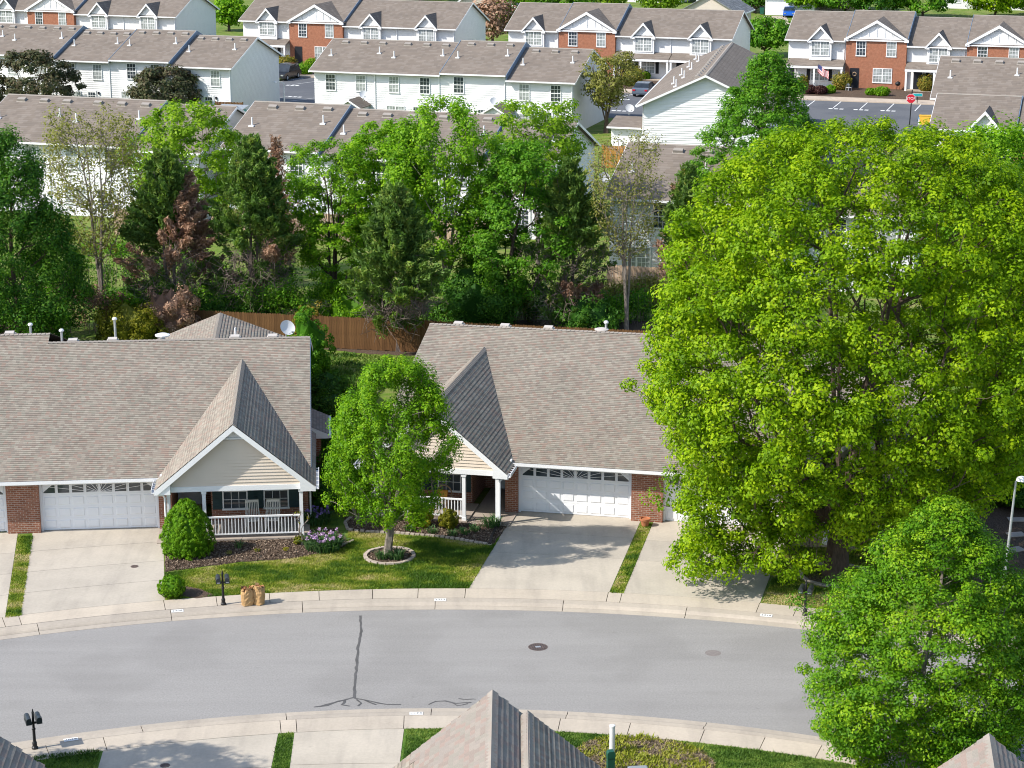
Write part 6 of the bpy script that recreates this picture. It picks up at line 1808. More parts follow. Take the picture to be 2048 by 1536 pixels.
# shrubs round the houses
SH = [("conical_shrub", "large cone-shaped clipped shrub beside the left porch", at(376, 1108), 1.02, 0.92, 2.35, 32000, 0.055, 'lf_box', 'cone', 0.12),
      ("round_shrub", "small ball-shaped boxwood beside the left driveway", at(344, 1192), 0.52, 0.50, 0.80, 10000, 0.045, 'lf_box', 'dome', 0.06),
      ("gold_shrub", "golden yellow shrub in the right porch bed", at(843, 1052), 0.50, 0.42, 0.80, 4200, 0.075, 'lf_gold', 'dome', 0.2),
      ("gold_shrub", "yellow green rounded shrub nearest the right house steps", at(897, 1057), 0.37, 0.36, 0.78, 4200, 0.06, 'lf_goldgreen', 'dome', 0.10),
      ("low_shrub", "tiny yellow green shrub at the left porch corner post", at(598, 1088), 0.22, 0.2, 0.3, 900, 0.06, 'lf_goldgreen', 'dome', 0.25),
      ("back_shrub", "yellow green shrub showing over the left roof ridge", at(262, 705), 1.7, 1.2, 2.6, 7000, 0.13, 'lf_goldgreen', 'dome', 0.3),
      ("rust_shrub", "rust brown shrub behind the rear hip roof of the left house", at(345, 690), 1.5, 1.2, 3.0, 6500, 0.13, 'lf_rust', 'dome', 0.3),
      ("side_shrub", "tall bronze-green shrub at the back corner of the left house", at(622, 748), 1.1, 1.2, 3.0, 7500, 0.12, 'lf_sweet', 'dome', 0.3),
      ("red_tipped_shrub", "small red-tipped shrub against the wooden fence", at(618, 690), 0.8, 0.8, 2.2, 3500, 0.12, 'lf_autumn', 'dome', 0.3),
      ("holly_shrub", "dark holly thicket under the centre trees", at(952, 660), 2.3, 1.8, 3.2, 11000, 0.14, 'lf_dark', 'dome', 0.3),
      ("holly_shrub", "dark evergreen shrub left of the half bare tree", at(1175, 668), 1.6, 1.4, 1.9, 6000, 0.14, 'lf_dark', 'dome', 0.3),
      ("understory_shrub", "bright green low shrub by the fence beneath the multi-stemmed tree", at(705, 660), 1.5, 1.2, 2.0, 6000, 0.15, 'lf_green', 'dome', 0.3),
      ("understory_shrub", "dark low shrub under the half brown cedar", at(270, 650), 2.0, 1.4, 2.2, 7000, 0.15, 'lf_dark', 'dome', 0.3),
      ("understory_shrub", "dark low shrub between the rusty cedar and the dark cedar", at(430, 652), 1.8, 1.3, 1.6, 6000, 0.15, 'lf_dark', 'dome', 0.3)]
for k, (nm, lab, p, rx, ry, h, n_, sz, mt, shp, bp) in enumerate(SH):
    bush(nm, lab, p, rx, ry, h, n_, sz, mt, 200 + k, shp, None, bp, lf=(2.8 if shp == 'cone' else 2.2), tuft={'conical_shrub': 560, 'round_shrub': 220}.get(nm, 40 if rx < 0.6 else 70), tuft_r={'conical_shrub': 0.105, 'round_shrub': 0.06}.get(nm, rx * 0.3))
side = [(655, 800, "first from the back"), (668, 850, "second from the back"), (662, 905, "third from the back"), (668, 955, "fourth from the back"), (668, 1010, "nearest the iris")]
for k, (px, py, wd) in enumerate(side):
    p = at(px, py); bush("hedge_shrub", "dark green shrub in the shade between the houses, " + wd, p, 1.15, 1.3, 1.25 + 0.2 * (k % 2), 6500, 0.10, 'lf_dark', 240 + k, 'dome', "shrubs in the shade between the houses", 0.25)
for k, (px, py, r_, h_, mt, lab) in enumerate([(1683, 181, 1.05, 1.9, 'lf_autumn', 'orange and green shrub left of the black door, top right row'), (1660, 188, 0.62, 0.9, 'lf_box', 'small green shrub under the porch flag'),
        (1640, 190, 0.75, 0.95, 'lf_barberry', 'maroon shrub beside the flag post'), (1618, 189, 0.75, 1.0, 'lf_barberry', 'maroon shrub at the left end of the right row'),
        (1741, 192, 0.55, 0.8, 'lf_box', 'small round green shrub right of the black door'), (1763, 193, 0.85, 1.0, 'lf_box', 'bigger clipped green shrub below the brick window'),
        (1851, 184, 0.9, 1.9, 'lf_autumn', 'bronze shrub left of the vented roof'), (607, 150, 1.25, 1.3, 'lf_box', 'clipped round green shrub by the brick door, upper left centre'),
        (573, 136, 1.2, 1.4, 'lf_autumn', 'orange-tipped shrub behind the black car'), (1262, 172, 1.6, 2.2, 'lf_autumn', 'gold and green shrub by the centre right porch'),
        (1292, 160, 0.5, 0.9, 'lf_box', 'little green shrub below the centre right porch window'), (1606, 178, 0.6, 1.4, 'lf_autumn', 'orange shrub partly behind the pointed tree'),
        (625, 138, 0.9, 1.2, 'lf_yellowgreen', 'yellow green shrub against the brick front, upper left centre')]):
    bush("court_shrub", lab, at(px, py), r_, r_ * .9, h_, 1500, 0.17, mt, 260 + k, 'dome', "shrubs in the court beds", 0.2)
# young crape myrtle and bare sapling in the beds
b = at(718, 1052)
make_tree("crape_myrtle", "leaning thin-stemmed sapling left of the front lawn tree", b, 2.5, 1.0, 0.8, 1600, 0.085, 'lf_yellowgreen', 'bark_grey', 'vase', nclump=34, rc=0.25, seed=301, trunk_r=0.05, nlead=3, fork=0.05, spread=0.22, lean=(-0.35, 0))
b = at(604, 1090)
make_tree("sapling", "bare forked sapling by the left porch post", b, 1.45, 0.9, 0.35, 70, 0.06, 'lf_goldgreen', 'bark_grey', 'vase', nclump=5, rc=0.12, seed=302, trunk_r=0.035, nlead=2, fork=0.3, spread=0.35)
# flowers
clump_blades("iris_clump", "pale lilac irises in flower at the right end of the left bed", at(648, 1097), 420, 0.5, 0.72, 311, 'blade', None, 30)
clump_blades("iris_clump", "violet irises in the shade beside the left porch", at(634, 1046), 160, 0.5, 0.55, 312, 'blade', None, 18, fmat='petal_violet')
clump_blades("strap_plant", "green strappy tuft at the right of the lawn tree trunk", at(793, 1119), 110, 0.42, 0.25, 313, w=0.022)
clump_blades("strap_plant", "grey green strappy tuft at the left of the lawn tree trunk", at(765, 1118), 80, 0.32, 0.22, 314, w=0.02)
clump_blades("strap_plant", "dark strappy clump at the foot of the right porch post", at(983, 1053), 130, 0.42, 0.36, 315, w=0.022)
clump_blades("strap_plant", "lone daylily sprout in the left mulch bed", at(477, 1097), 26, 0.36, 0.12, 316, w=0.022)
for k, (px, py) in enumerate([(760, 1050), (820, 1062), (865, 1066), (930, 1068), (950, 1062), (905, 1072)]):
    clump_blades("bed_plant", ["grey green tuft left of the golden shrub", "small tuft below the golden shrub", "small tuft between the two yellow shrubs", "low grey tuft in the right bed near the edging", "blue green tuft by the right porch steps", "low tuft below the round yellow shrub"][k], at(px, py), 50, 0.24, 0.2, 330 + k, w=0.02)
for k, (px, py, mt, lab) in enumerate([(514, 1103, 'lf_goldgreen', 'tiny yellow sprout in the left bed'), (572, 1101, 'lf_gold', 'tiny golden sprout near the irises'), (458, 1108, 'lf_olive', 'pale dried sprout in the left bed')]):
    bush("sprout", lab, at(px, py), 0.12, 0.12, 0.12, 120, 0.05, mt, 350 + k, 'dome', None, 0.3, "plant", False)
# turf
def arcpts(r_, px0, px1, py, n=16):
    t0, t1 = th_of(at(px0, py)), th_of(at(px1, py)); return [Vector(pol(r_, t0 + (t1 - t0) * i / n)) for i in range(n + 1)]
lawn = arcpts(R_WALK_N1 + 0.02, 331, 936, 1190) + [at(1000, 1075), at(984, 1092), at(870, 1075), at(770, 1068), at(697, 1062), at(692, 1094), at(640, 1108), at(560, 1120), at(480, 1126), at(400, 1137), at(331, 1146)]
ring = [at(779, 1113) + Vector((0.9 * math.cos(a), 0.9 * math.sin(a), 0)) for a in [k * math.pi / 10 for k in range(20)]]
soil = [at(*q) for q in [(362, 1172), (400, 1178), (428, 1190), (395, 1196), (355, 1193)]]
tag(blades("lawn_turf", lawn, 1500, 0.075, 0.016, 'turf', 401, excl=(ring, soil), freq=0.6, dry=-0.01), "short patchy grass with dry tan spots on the front lawn", "grass", kind="stuff")
tag(blades("lawn_turf", [at(66, 1072), at(42, 1232), at(11, 1236), at(36, 1073)], 1300, 0.07, 0.016, 'turf', 402, freq=0.8, dry=0.12), "narrow grass strip between the two left driveways", "grass", kind="stuff")
tag(blades("lawn_turf", [at(1282, 1046), at(1304, 1048), at(1246, 1187), at(1220, 1186)], 1300, 0.07, 0.016, 'turf', 403, freq=0.8, dry=0.08), "narrow grass strip between the two right driveways", "grass", kind="stuff")
tag(blades("lawn_turf", [at(558, 1467), at(587, 1465), at(568, 1600), at(532, 1604)], 1300, 0.08, 0.016, 'turf_lush', 404), "narrow grass strip between the near driveways", "grass", kind="stuff")
tag(blades("lawn_turf", arcpts(R_WALK_S0 - 0.03, 812, 1800, 1470) + [at(1800, 1600), at(800, 1600)], 1100, 0.085, 0.016, 'turf_lush', 405, excl=([at(*q) for q in BED_S],)), "lush green grass along the near sidewalk", "grass", kind="stuff")
tag(blades("lawn_turf", [at(-60, 1530), at(100, 1510), at(200, 1500), at(180, 1600), at(-60, 1620)], 1100, 0.085, 0.016, 'turf_lush', 406), "shaded grass in the lower left corner", "grass", kind="stuff")
tag(blades("lawn_turf", arcpts(R_WALK_N1 + 0.02, 1522, 1800, 1210) + [at(1850, 1130), at(1580, 1075)], 900, 0.07, 0.018, 'turf', 407, dry=0.12), "thin shaded grass under the big maple", "grass", kind="stuff")
tag(blades("lawn_turf", [at(600, 820), at(720, 820), at(850, 716), at(640, 706)], 130, 0.16, 0.045, 'turf_lush', 408), "sunlit back lawn between the two houses", "grass", kind="stuff")
def chips(name, poly, dens, label, seed, excl=()):
    r = np.random.default_rng(seed); P = np.array([(p.x, p.y) for p in poly]); mn, mx = P.min(0), P.max(0); n = int(dens * (mx - mn).prod())
    x = r.uniform(mn[0], mx[0], n); y = r.uniform(mn[1], mx[1], n); k = np.zeros(n, bool); j = len(P) - 1
    for i in range(len(P)):
        k ^= ((P[i, 1] > y) != (P[j, 1] > y)) & (x < (P[j, 0] - P[i, 0]) * (y - P[i, 1]) / (P[j, 1] - P[i, 1] + 1e-12) + P[i, 0]); j = i
    x, y = x[k], y[k]; n = len(x); C = np.stack([x, y, r.uniform(0.012, 0.045, n)], 1)
    N = unit(np.array([[0, 0, 1.0]]) + 0.55 * r.normal(size=(n, 3)))
    return tag(link(name, quads_mesh(name, leaf_quads(C, N, 0.085, r, 0.45, None, 0.05), M['chip'], r.random(n))), label, "mulch", kind="stuff")
chips("bark_chips", [at(*q) for q in BED_L], 620, "brown bark chips in the left porch bed", 421)
chips("bark_chips", [at(*q) for q in BED_R], 620, "brown bark chips in the right porch bed", 422)
chips("bark_chips", [at(*q) for q in BED_S], 60, "brown bark chips in the near bed", 423)
chips("bark_chips", ring, 620, "brown bark chips inside the stone ring", 424)
tag(blades("ground_cover", [at(*q) for q in BED_S], 420, 0.10, 0.035, 'ground_cover', 409, z=0.01, freq=1.6, dry=-0.12), "yellow green creeping plants in the near mulch bed", "ground cover", kind="stuff") if 'ground_cover' in M else None

# ------------------------------------------------------------------ fences
fa, fb = at(640, 631, 1.83), at(1292, 661, 1.83)
fd = (fb - fa); fd.z = 0; fd.normalize()
f0 = fa - fd * 12.5
fence = empty("wooden_fence", Vector((f0.x, f0.y, 0)), math.atan2(fd.y, fd.x), "long brown board fence behind the houses under the trees", "fence")
pk = MB(); pk.extr([(-0.068, 0, 0.03), (0.068, 0, 0.03), (0.068, 0, 1.76), (0.04, 0, 1.82), (-0.04, 0, 1.82), (-0.068, 0, 1.76)], (0, 0.018, 0)); pkm = pk.mesh("picket", M['wood'])
for k in range(298):
    o = link("picket", pkm, fence, (k * 0.142, random.uniform(-0.004, 0.004), random.uniform(-0.02, 0.02)))
rl = MB()
for z in (0.35, 1.0, 1.55): rl.box(-0.05, 298 * 0.142, 0.022, 0.06, z, z + 0.09)
rl.build("rail", M['wood'], fence)
for k in range(18): MB().box(k * 2.42 - 0.05, k * 2.42 + 0.05, 0.062, 0.16, 0, 1.75).build("post", M['wood'], fence)
def board_fence(px0, py0, px1, py1, h, mat, label, n=None):
    a, b_ = at(px0, py0), at(px1, py1); d = b_ - a; L = d.length
    F = empty("privacy_fence", a, math.atan2(d.y, d.x), label, "fence"); n = n or max(4, int(L / 0.15)); w = L / n
    bm = MB(); bm.box(-w / 2 + .008, w / 2 - .008, 0, 0.025, 0.02, h); me = bm.mesh("board", M[mat])
    for k in range(n): link("board", me, F, ((k + .5) * w, random.uniform(-.008, .008), random.uniform(-.02, .02)))
    r_ = MB(); r_.box(0, L, 0.03, 0.07, 0.3, 0.4); r_.box(0, L, 0.03, 0.07, h - .35, h - .25); r_.build("rail", M[mat], F)
    for q in (0, L): MB().box(q - .05, q + .05, 0.026, .12, 0, h + .05).build("post", M[mat], F)
    return F
board_fence(425, 470, 520, 474, 1.9, 'wood_pale', "pale board fence glimpsed behind the dark cedar")
board_fence(575, 478, 700, 484, 1.9, 'wood_pale', "pale board fence behind the multi-stemmed tree")
board_fence(830, 492, 985, 500, 1.9, 'wood_pale', "pale board fence behind the tallest trees")
board_fence(1215, 590, 1360, 600, 1.9, 'wood_pale', "pale board fence behind the half bare tree")
board_fence(230, 470, 300, 474, 1.9, 'wood_pale', "pale board fence behind the left budding tree")
board_fence(1204, 336, 1268, 338, 1.9, 'wood_orange', "orange-brown board fence by the end-on block")
board_fence(432, 238, 486, 240, 1.7, 'wood', "dark board fence below the upper left townhouses")
board_fence(228, 220, 262, 222, 1.8, 'wood_orange', "orange board fence end between the dark shrubby trees")
sb = empty("garden_shed", at(430, 262), TA, "small shed with a teal roof behind the left trees", "shed")
MB().box(0, 2.4, 0, 2.0, 0, 1.9).build("wall", M['sign_teal'], sb); MB().extr([(-.2, -.2, 1.85), (2.6, -.2, 1.85), (2.6, 2.2, 2.2), (-.2, 2.2, 2.2)], (0, 0, .08)).build("roof", M['metal_grey'], sb)

# ------------------------------------------------------------------ mailboxes on the kerb
def mailbox(px, py, label, face=-1, z=0.0):
    p = at(px, py, z); B = empty("twin_mailbox", Vector((p.x, p.y, z)), -th_of(p) if face == -1 else math.pi - th_of(p), label, "mailbox", "twin mailboxes on the kerb")
    MB().lathe([(0.10, 0), (0.10, 0.05), (0.07, 0.09), (0.075, 0.2), (0.05, 0.26), (0.045, 0.62), (0.06, 0.64), (0.06, 0.68), (0.04, 0.70), (0.035, 1.18), (0.045, 1.2), (0.03, 1.24), (0.012, 1.33)], 12).build("post", M['black'], B)
    MB().box(-0.20, 0.20, -0.035, 0.035, 0.84, 0.89).build("cross_arm", M['black'], B)
    for sd in (-1, 1):
        mb = MB(); xc = sd * 0.16; prof = [(xc - 0.085, 0.0), (xc + 0.085, 0.0), (xc + 0.085, 0.13)]
        for a in range(1, 8): prof.append((xc + 0.085 * math.cos(a * math.pi / 8), 0.13 + 0.085 * math.sin(a * math.pi / 8)))
        prof.append((xc - 0.085, 0.13))
        mb.extr([(x, -0.26, 0.90 + zz) for x, zz in prof], (0, 0.50, 0)); bx = mb.build("box", M['mailbox'], B)
        fl = MB(); fl.box(xc + sd * 0.087, xc + sd * 0.097, -0.05, 0.10, 1.0, 1.03); fl.build("flag", M['black'], bx)
        d_ = MB(); d_.box(xc - 0.05, xc + 0.05, -0.268, -0.2605, 0.93, 0.96); d_.build("number_plate", M['metal_grey'], bx)
    return B
mailbox(447, 1209, "black twin mailbox on the far sidewalk beside the paper bags")
mailbox(1610, 1230, "black twin mailbox in the shade beside the big maple")
mailbox(70, 1497, "black twin mailbox on the near sidewalk at lower left", 1)

# ------------------------------------------------------------------ paper yard bags
def yard_bag(px, py, seed, label, h=0.62, rot=0.0):
    r = np.random.default_rng(seed); p = at(px, py); B = empty("paper_bag", p, rot, label, "bag", "yard waste bags")
    nu, nz = 20, 9; V = []; F = []
    for i in range(nz):
        t = i / (nz - 1); z = h * t
        w = 0.205 + 0.025 * math.sin(t * 2.6) - (0.03 if i == nz - 1 else 0)
        for j in range(nu):
            a = 2 * math.pi * j / nu; sq = 1 / max(abs(math.cos(a)), abs(math.sin(a))) ** 0.55
            rr = w * sq * (1 + 0.05 * r.normal()) * (1 + (0.10 * r.normal() if i == nz - 1 else 0)); V.append((rr * math.cos(a), rr * 0.85 * math.sin(a), z + (0.04 * r.normal() if i == nz - 1 else 0)))
    for i in range(nz - 1):
        for j in range(nu): F.append([i * nu + j, i * nu + (j + 1) % nu, (i + 1) * nu + (j + 1) % nu, (i + 1) * nu + j])
    mb = MB(); mb.v = V; mb.f = F; mb.build("bag_body", M['kraft'], B)
    n = 90; C = np.stack([r.uniform(-.14, .14, n), r.uniform(-.11, .11, n), h * (0.93 + 0.14 * r.random(n))], 1)
    me = quads_mesh("bag_filling", leaf_quads(C, unit(r.normal(size=(n, 3)) + np.array([0, 0, 1.0])), 0.13, r, .8), M['kraft_leaf']); link("bag_filling", me, B)
    n = 26; a = r.random(n) * 2 * math.pi; C = np.stack([.2 * np.cos(a), .17 * np.sin(a), h + r.uniform(-.03, .07, n)], 1); N = unit(np.stack([np.cos(a), np.sin(a), r.normal(0, .6, n)], 1))
    link("folded_rim", quads_mesh("folded_rim", leaf_quads(C, N, 0.16, r, .9), M['kraft']), B)
yard_bag(495, 1209, 5, "brown paper yard bag nearest the twin mailbox", 0.60, 0.3)
yard_bag(517, 1207, 6, "brown paper yard bag with an orange tint, farther from the mailbox", 0.62, -0.4)

# ------------------------------------------------------------------ porch furniture
def rocking_chair(H, lx, ly, rot, label):
    w = local_to_world(H, (lx, ly, 0.09)); R_ = empty("rocking_chair", w, H.rotation_euler[2] + rot, label, "chair", "porch rocking chairs")
    m = M['chair_white']
    for sd in (-1, 1):
        MB().tube([(sd * .25, -.45, .07), (sd * .25, -.2, .03), (sd * .25, .1, .025), (sd * .25, .45, .10)], .022, 5).build("rocker", m, R_)
        MB().bar((sd * .25, -.22, .04), (sd * .25, -.22, .62), .04).build("leg", m, R_); MB().bar((sd * .25, .18, .04), (sd * .25, .36, 1.12), .045).build("leg", m, R_)
        MB().box(sd * .25 - .045, sd * .25 + .045, -.28, .24, .62, .645).build("armrest", m, R_)
    st = MB()
    for k in range(6): st.box(-.24, .24, -.24 + k * .08, -.18 + k * .08, .40, .42)
    st.build("seat", m, R_)
    for k in range(6): MB().bar((-.17 + k * .068, .22, .45), (-.17 + k * .068, .355, 1.08), .032, .018).build("back_slat", m, R_)
    MB().bar((-.26, .355, 1.09), (.26, .355, 1.09), .09, .10).build("top_rail", m, R_); MB().bar((-.25, .22, .46), (.25, .22, .46), .04).build("lower_rail", m, R_)
M['chair_white'] = plain("painted_cream", (0.70, 0.66, 0.58), 0.5, 0.3, 0.05)
rocking_chair(HL, 9.22, -0.85, 0.12, "cream rocking chair on the left porch, the left one of two")
rocking_chair(HL, 10.02, -0.85, -0.05, "cream rocking chair on the left porch, the right one nearer the corner post")
w = local_to_world(HR, (-8.55, -0.6, 0.09)); wc = empty("wicker_chair", w, aR, "round-backed wicker chair on the right house porch behind the tree", "chair")
bk = MB(); bk.tube([(.34 * math.cos(a), .22 + .1 * math.sin(a), .55 + .38 * math.sin(a)) for a in [k * math.pi / 8 for k in range(17)]], .03, 6); bk.build("back_hoop", M['wicker'], wc)
MB().lathe([(0.30, .30), (.34, .36), (.34, .42), (.30, .44)], 14).build("seat", M['wicker'], wc)
for k in range(4): MB().bar((.22 * (-1) ** k, .2 * (-1 if k < 2 else 1), 0), (.2 * (-1) ** k, .18 * (-1 if k < 2 else 1), .36), .04).build("leg", M['wicker'], wc)
MB().extr([(-.2, -.18, .45), (.2, -.18, .45), (.22, -.05, .82), (-.22, -.05, .82)], (0, .12, 0)).build("cushion", M['cushion'], wc)

# ------------------------------------------------------------------ small things round the houses
p = at(1290, 1052); B = empty("flower_pot", p, 0, "terracotta flower pot at the foot of the brick pier", "pot")
MB().lathe([(0.13, 0), (0.19, 0.26), (0.22, 0.26), (0.225, 0.34), (0.19, 0.34), (0.18, 0.29)], 18).build("pot_body", M['terracotta'], B); MB().lathe([(0.175, 0.27), (0.175, 0.285)], 16).build("soil", M['mulch'], B)
B = empty("drain_hose", (0, 0, 0), 0, "black corrugated drain hose from the right downspout over the mulch", "hose")
pts = [at(993, 1048, .1), at(990, 1058, .06), at(984, 1070, .06), at(981, 1080, .07), at(979, 1088, .06)]
MB().tube(pts, [.05, .05, .05, .055, .07], 8).build("hose", M['black'], B)
p = at(1224, 1506); B = empty("utility_pipe", p, 0, "upright white plastic pipe in the near mulch bed", "pipe")
MB().lathe([(0.085, 0), (0.085, 0.88), (0.095, 0.885), (0.095, 0.93), (0.06, 0.945)], 16).build("pipe", M['pvc'], B)
p = at(1221, 1545); B = empty("utility_pedestal", p, 0.2, "dark green utility pedestal in front of the white pipe", "utility box")
MB().box(-.11, .11, -.09, .09, 0, .5).build("body", M['green_box'], B); MB().extr([(-.12, -.10, .5), (.12, -.10, .5), (.12, -.10, .66), (.08, -.10, .72), (-.08, -.10, .72), (-.12, -.10, .66)], (0, .2, 0)).build("cap", M['green_box'], B)
p = at(1276, 1546); B = empty("valve_box", p, 0.1, "pale grey utility box lid at the bottom edge of the mulch bed", "utility box")
MB().box(-.3, .3, -.2, .2, 0, .14).build("body", M['metal_grey'], B); MB().box(-.27, .27, -.17, .17, .14, .16).build("lid", M['metal_grey'], B)

def stone_ring(center, rad, n, label, ry=None, a0=0, a1=2 * math.pi, name="stone_ring"):
    B = empty(name, center, 0, label, "edging")
    for k in range(n):
        a = a0 + (a1 - a0) * (k + .5) / n; L = (a1 - a0) * rad / n * .47
        mb = MB(); mb.extr([(-L, -.075, -.02), (L, -.075, -.02), (L * .95, -.06, .085), (-L * .95, -.06, .09)], (0, .145, 0)); o = mb.build("stone", M['stone'], B)
        o.location = (rad * math.cos(a), (ry or rad) * math.sin(a), random.uniform(-.01, .01)); o.rotation_euler = (random.uniform(-.05, .05), random.uniform(-.05, .05), a + math.pi / 2 + random.uniform(-.06, .06))
    return B
c0 = at(779, 1113)
ms = MB(); ms.prism([(c0.x + .9 * math.cos(k * math.pi / 12), c0.y + .9 * math.sin(k * math.pi / 12)) for k in range(24)], -.03, .022); tag(ms.build("mulch_ring", M['mulch']), kind="structure")
stone_ring(c0, 0.96, 19, "ring of pale edging stones round the lawn tree")
c1 = at(1672, 1152); ms = MB(); ms.prism([(c1.x + 1.25 * math.cos(k * math.pi / 12), c1.y + 1.15 * math.sin(k * math.pi / 12)) for k in range(24)], -.03, .022); tag(ms.build("mulch_ring", M['mulch']), kind="structure")
stone_ring(c1, 1.35, 24, "ring of edging stones round the big maple trunk", 1.25)
ed = empty("brick_edging", (0, 0, 0), 0, "row of small tan edging bricks along the right mulch bed", "edging")
path = [at(*q) for q in [(702, 1036), (690, 1046), (696, 1060), (730, 1064), (800, 1067), (870, 1073), (930, 1081), (984, 1091)]]
bm = MB(); bm.box(-.085, .085, -.055, .055, -.02, .075); bme = bm.mesh("edging_brick", M['stone'])
for a, b_ in zip(path[:-1], path[1:]):
    n = max(1, int((b_ - a).length / .19))
    for k in range(n):
        o = link("edging_brick", bme, ed, a.lerp(b_, (k + .5) / n) + Vector((random.uniform(-.01, .01), random.uniform(-.015, .015), random.uniform(-.015, .01))), math.atan2((b_ - a).y, (b_ - a).x) + random.uniform(-.08, .08))
bd = empty("border_stones", (0, 0, 0), 0, "few flat border stones below the irises", "edging")
for k in range(4):
    p = at(682 + k * 7, 1092 - k * 3); o = MB().box(-.12, .12, -.06, .06, -.02, .05).build("stone", M['stone'], bd); o.location = p; o.rotation_euler = (0, 0, .5 + k * .1)

# ------------------------------------------------------------------ lamps, dishes, signs
def dish(p, yaw, label, R_=0.42, mast=0.5, tilt=0.95):
    B = empty("satellite_dish", p, yaw, label, "satellite dish")
    MB().tube([(0, 0, -0.1), (0, 0, mast * .6), (0, -.08, mast)], 0.025, 6).build("mast", M['metal_grey'], B)
    d = MB(); nu, nr = 20, 5
    for i in range(nr):
        for j in range(nu):
            q = []
            for di, dj in ((0, 0), (1, 0), (1, 1), (0, 1)):
                rr = (i + di) / nr; a = 2 * math.pi * (j + dj) / nu; q.append((R_ * rr * math.cos(a), R_ * rr * math.sin(a), 0.10 * rr * rr * R_ / .42))
            d.poly(q)
    o = d.build("reflector", M['dish'], B, True); o.location = (0, -.12, mast + .1); o.rotation_euler = (tilt, 0, 0)
    MB().tube([(0, -.15, mast - .15), (0, -.62, mast + .02)], 0.015, 5).build("feed_arm", M['metal_grey'], B); MB().box(-.05, .05, -.68, -.58, mast - .02, mast + .06).build("feed_horn", M['metal_grey'], B)
    return B
dish(local_to_world(HL, (L2(572, 0, RY + .6, HL), RY + 0.6, RZ - .1)), aL + .5, "white satellite dish on the left house ridge", 0.36, 0.3, 1.0)
pd = at(1206, 371, 5.4); dish(pd, 0.4, "white satellite dish on the half hidden townhouse right of the dark cedar", 0.40, 0.4, 0.9)
pd = at(727, 200, 3.0); dish(pd, 0.3, "satellite dish by the shed of the upper centre row", 0.42, 0.4, 0.9)
pd = at(988, 214, 3.0); dish(pd, 0.3, "satellite dish by the second shed of the upper centre row", 0.42, 0.4, 0.9)
pd = at(1258, 228, 2.6); dish(pd, 0.3, "satellite dish left of the end-on block", 0.42, 0.4, 0.9)
def street_lamp(px, py, top, label, r_=0.07, arm=0.5, lean=0.0, head='pod', mat='metal_grey', yaw=0.0):
    p = at(px, py); h = tree_h(p, px, top); B = empty("street_lamp", p, yaw, label, "street lamp")
    MB().tube([(0, 0, 0), (lean * .5, 0, h * .5), (lean, 0, h)], [r_ * 1.5, r_ * 1.15, r_ * .8], 10).build("pole", M[mat], B)
    MB().tube([(lean, 0, h - .03), (lean + arm * .5, 0, h + .12), (lean + arm, 0, h + .1)], r_ * .55, 6).build("arm", M[mat], B)
    o = MB().lathe([(0.10, 0), (0.20, .02), (0.17, .12), (.06, .17)], 12).build("lamp_head", M['gutter'], B); o.location = (lean + arm, 0, h)
    return B
street_lamp(1996, 1262, 962, "grey metal street lamp at the right edge behind the round tree", 0.045, 0.2, 0.28)
street_lamp(569, 214, 166, "slim white court lamp at the end of the upper left row", 0.06, -0.9, 0, mat='pvc')
street_lamp(964, 92, 50, "slim white court lamp between the upper centre rows", 0.06, 0.2, 0, mat='pvc')
street_lamp(1316, 300, 268, "small bent lamp in front of the end-on block", 0.04, 0.6, 0.35)
# stop sign
p = at(1819, 250); h = 2.45; B = empty("stop_sign", p, TA * .5, "red octagonal stop sign on a black post beside the parking court", "sign")
MB().box(-.05, .05, -.05, .05, 0, 3.4).build("post", M['black'], B).rotation_euler = (0, 0.03, 0)
sg = MB(); oc = lambda R_: [(R_ * math.cos(math.pi / 8 + k * math.pi / 4), R_ * math.sin(math.pi / 8 + k * math.pi / 4)) for k in range(8)]
sg.extr([(x, -.075, 2.55 + z) for x, z in oc(.47)], (0, .012, 0)); s1 = sg.build("sign_border", M['paint'], B)
sg = MB(); sg.extr([(x, -.084, 2.55 + z) for x, z in oc(.44)], (0, .008, 0)); s2 = sg.build("sign_face", M['sign_red'], B)
tx = link("lettering", text_mesh("STOP", 0.36, 0.002, M['paint']), s2, (0, -.088, 2.55)); tx.rotation_euler = (math.pi / 2, 0, 0)
p = at(1834, 209); B = empty("street_name_sign", p, TA * .5, "small teal street name sign behind the stop sign", "sign")
MB().box(-.04, .04, -.04, .04, 0, 1.1).build("post", M['black'], B); MB().box(-.5, .5, -.055, -.042, .85, 1.15).build("blade_border", M['paint'], B); MB().box(-.46, .46, -.062, -.056, .88, 1.12).build("blade", M['sign_teal'], B)
p = at(1838, 249); B = empty("fire_hydrant", p, 0, "white fire hydrant with a blue cap near the stop sign", "hydrant")
MB().lathe([(.17, 0), (.17, .05), (.12, .07), (.12, .5), (.15, .52), (.15, .56)], 12).build("barrel", M['pvc'], B); MB().lathe([(.14, .56), (.13, .66), (.08, .74), (.03, .80)], 12).build("bonnet", M['hydrant_blue'], B)
for sd in (-1, 1): MB().tube([(0, 0, .42), (sd * .2, 0, .42)], .06, 8).build("nozzle", M['hydrant_blue'], B)
p = at(1850, 249); B = empty("yellow_bin", p, TA, "yellow box-shaped bin beside the hydrant", "bin")
MB().extr([(-.48, -.3, 0), (.48, -.3, 0), (.55, -.3, .85), (-.55, -.3, .85)], (0, .6, 0)).build("body", M['yellow'], B); MB().box(-.58, .58, -.33, .33, .85, .92).build("lid", M['yellow'], B)
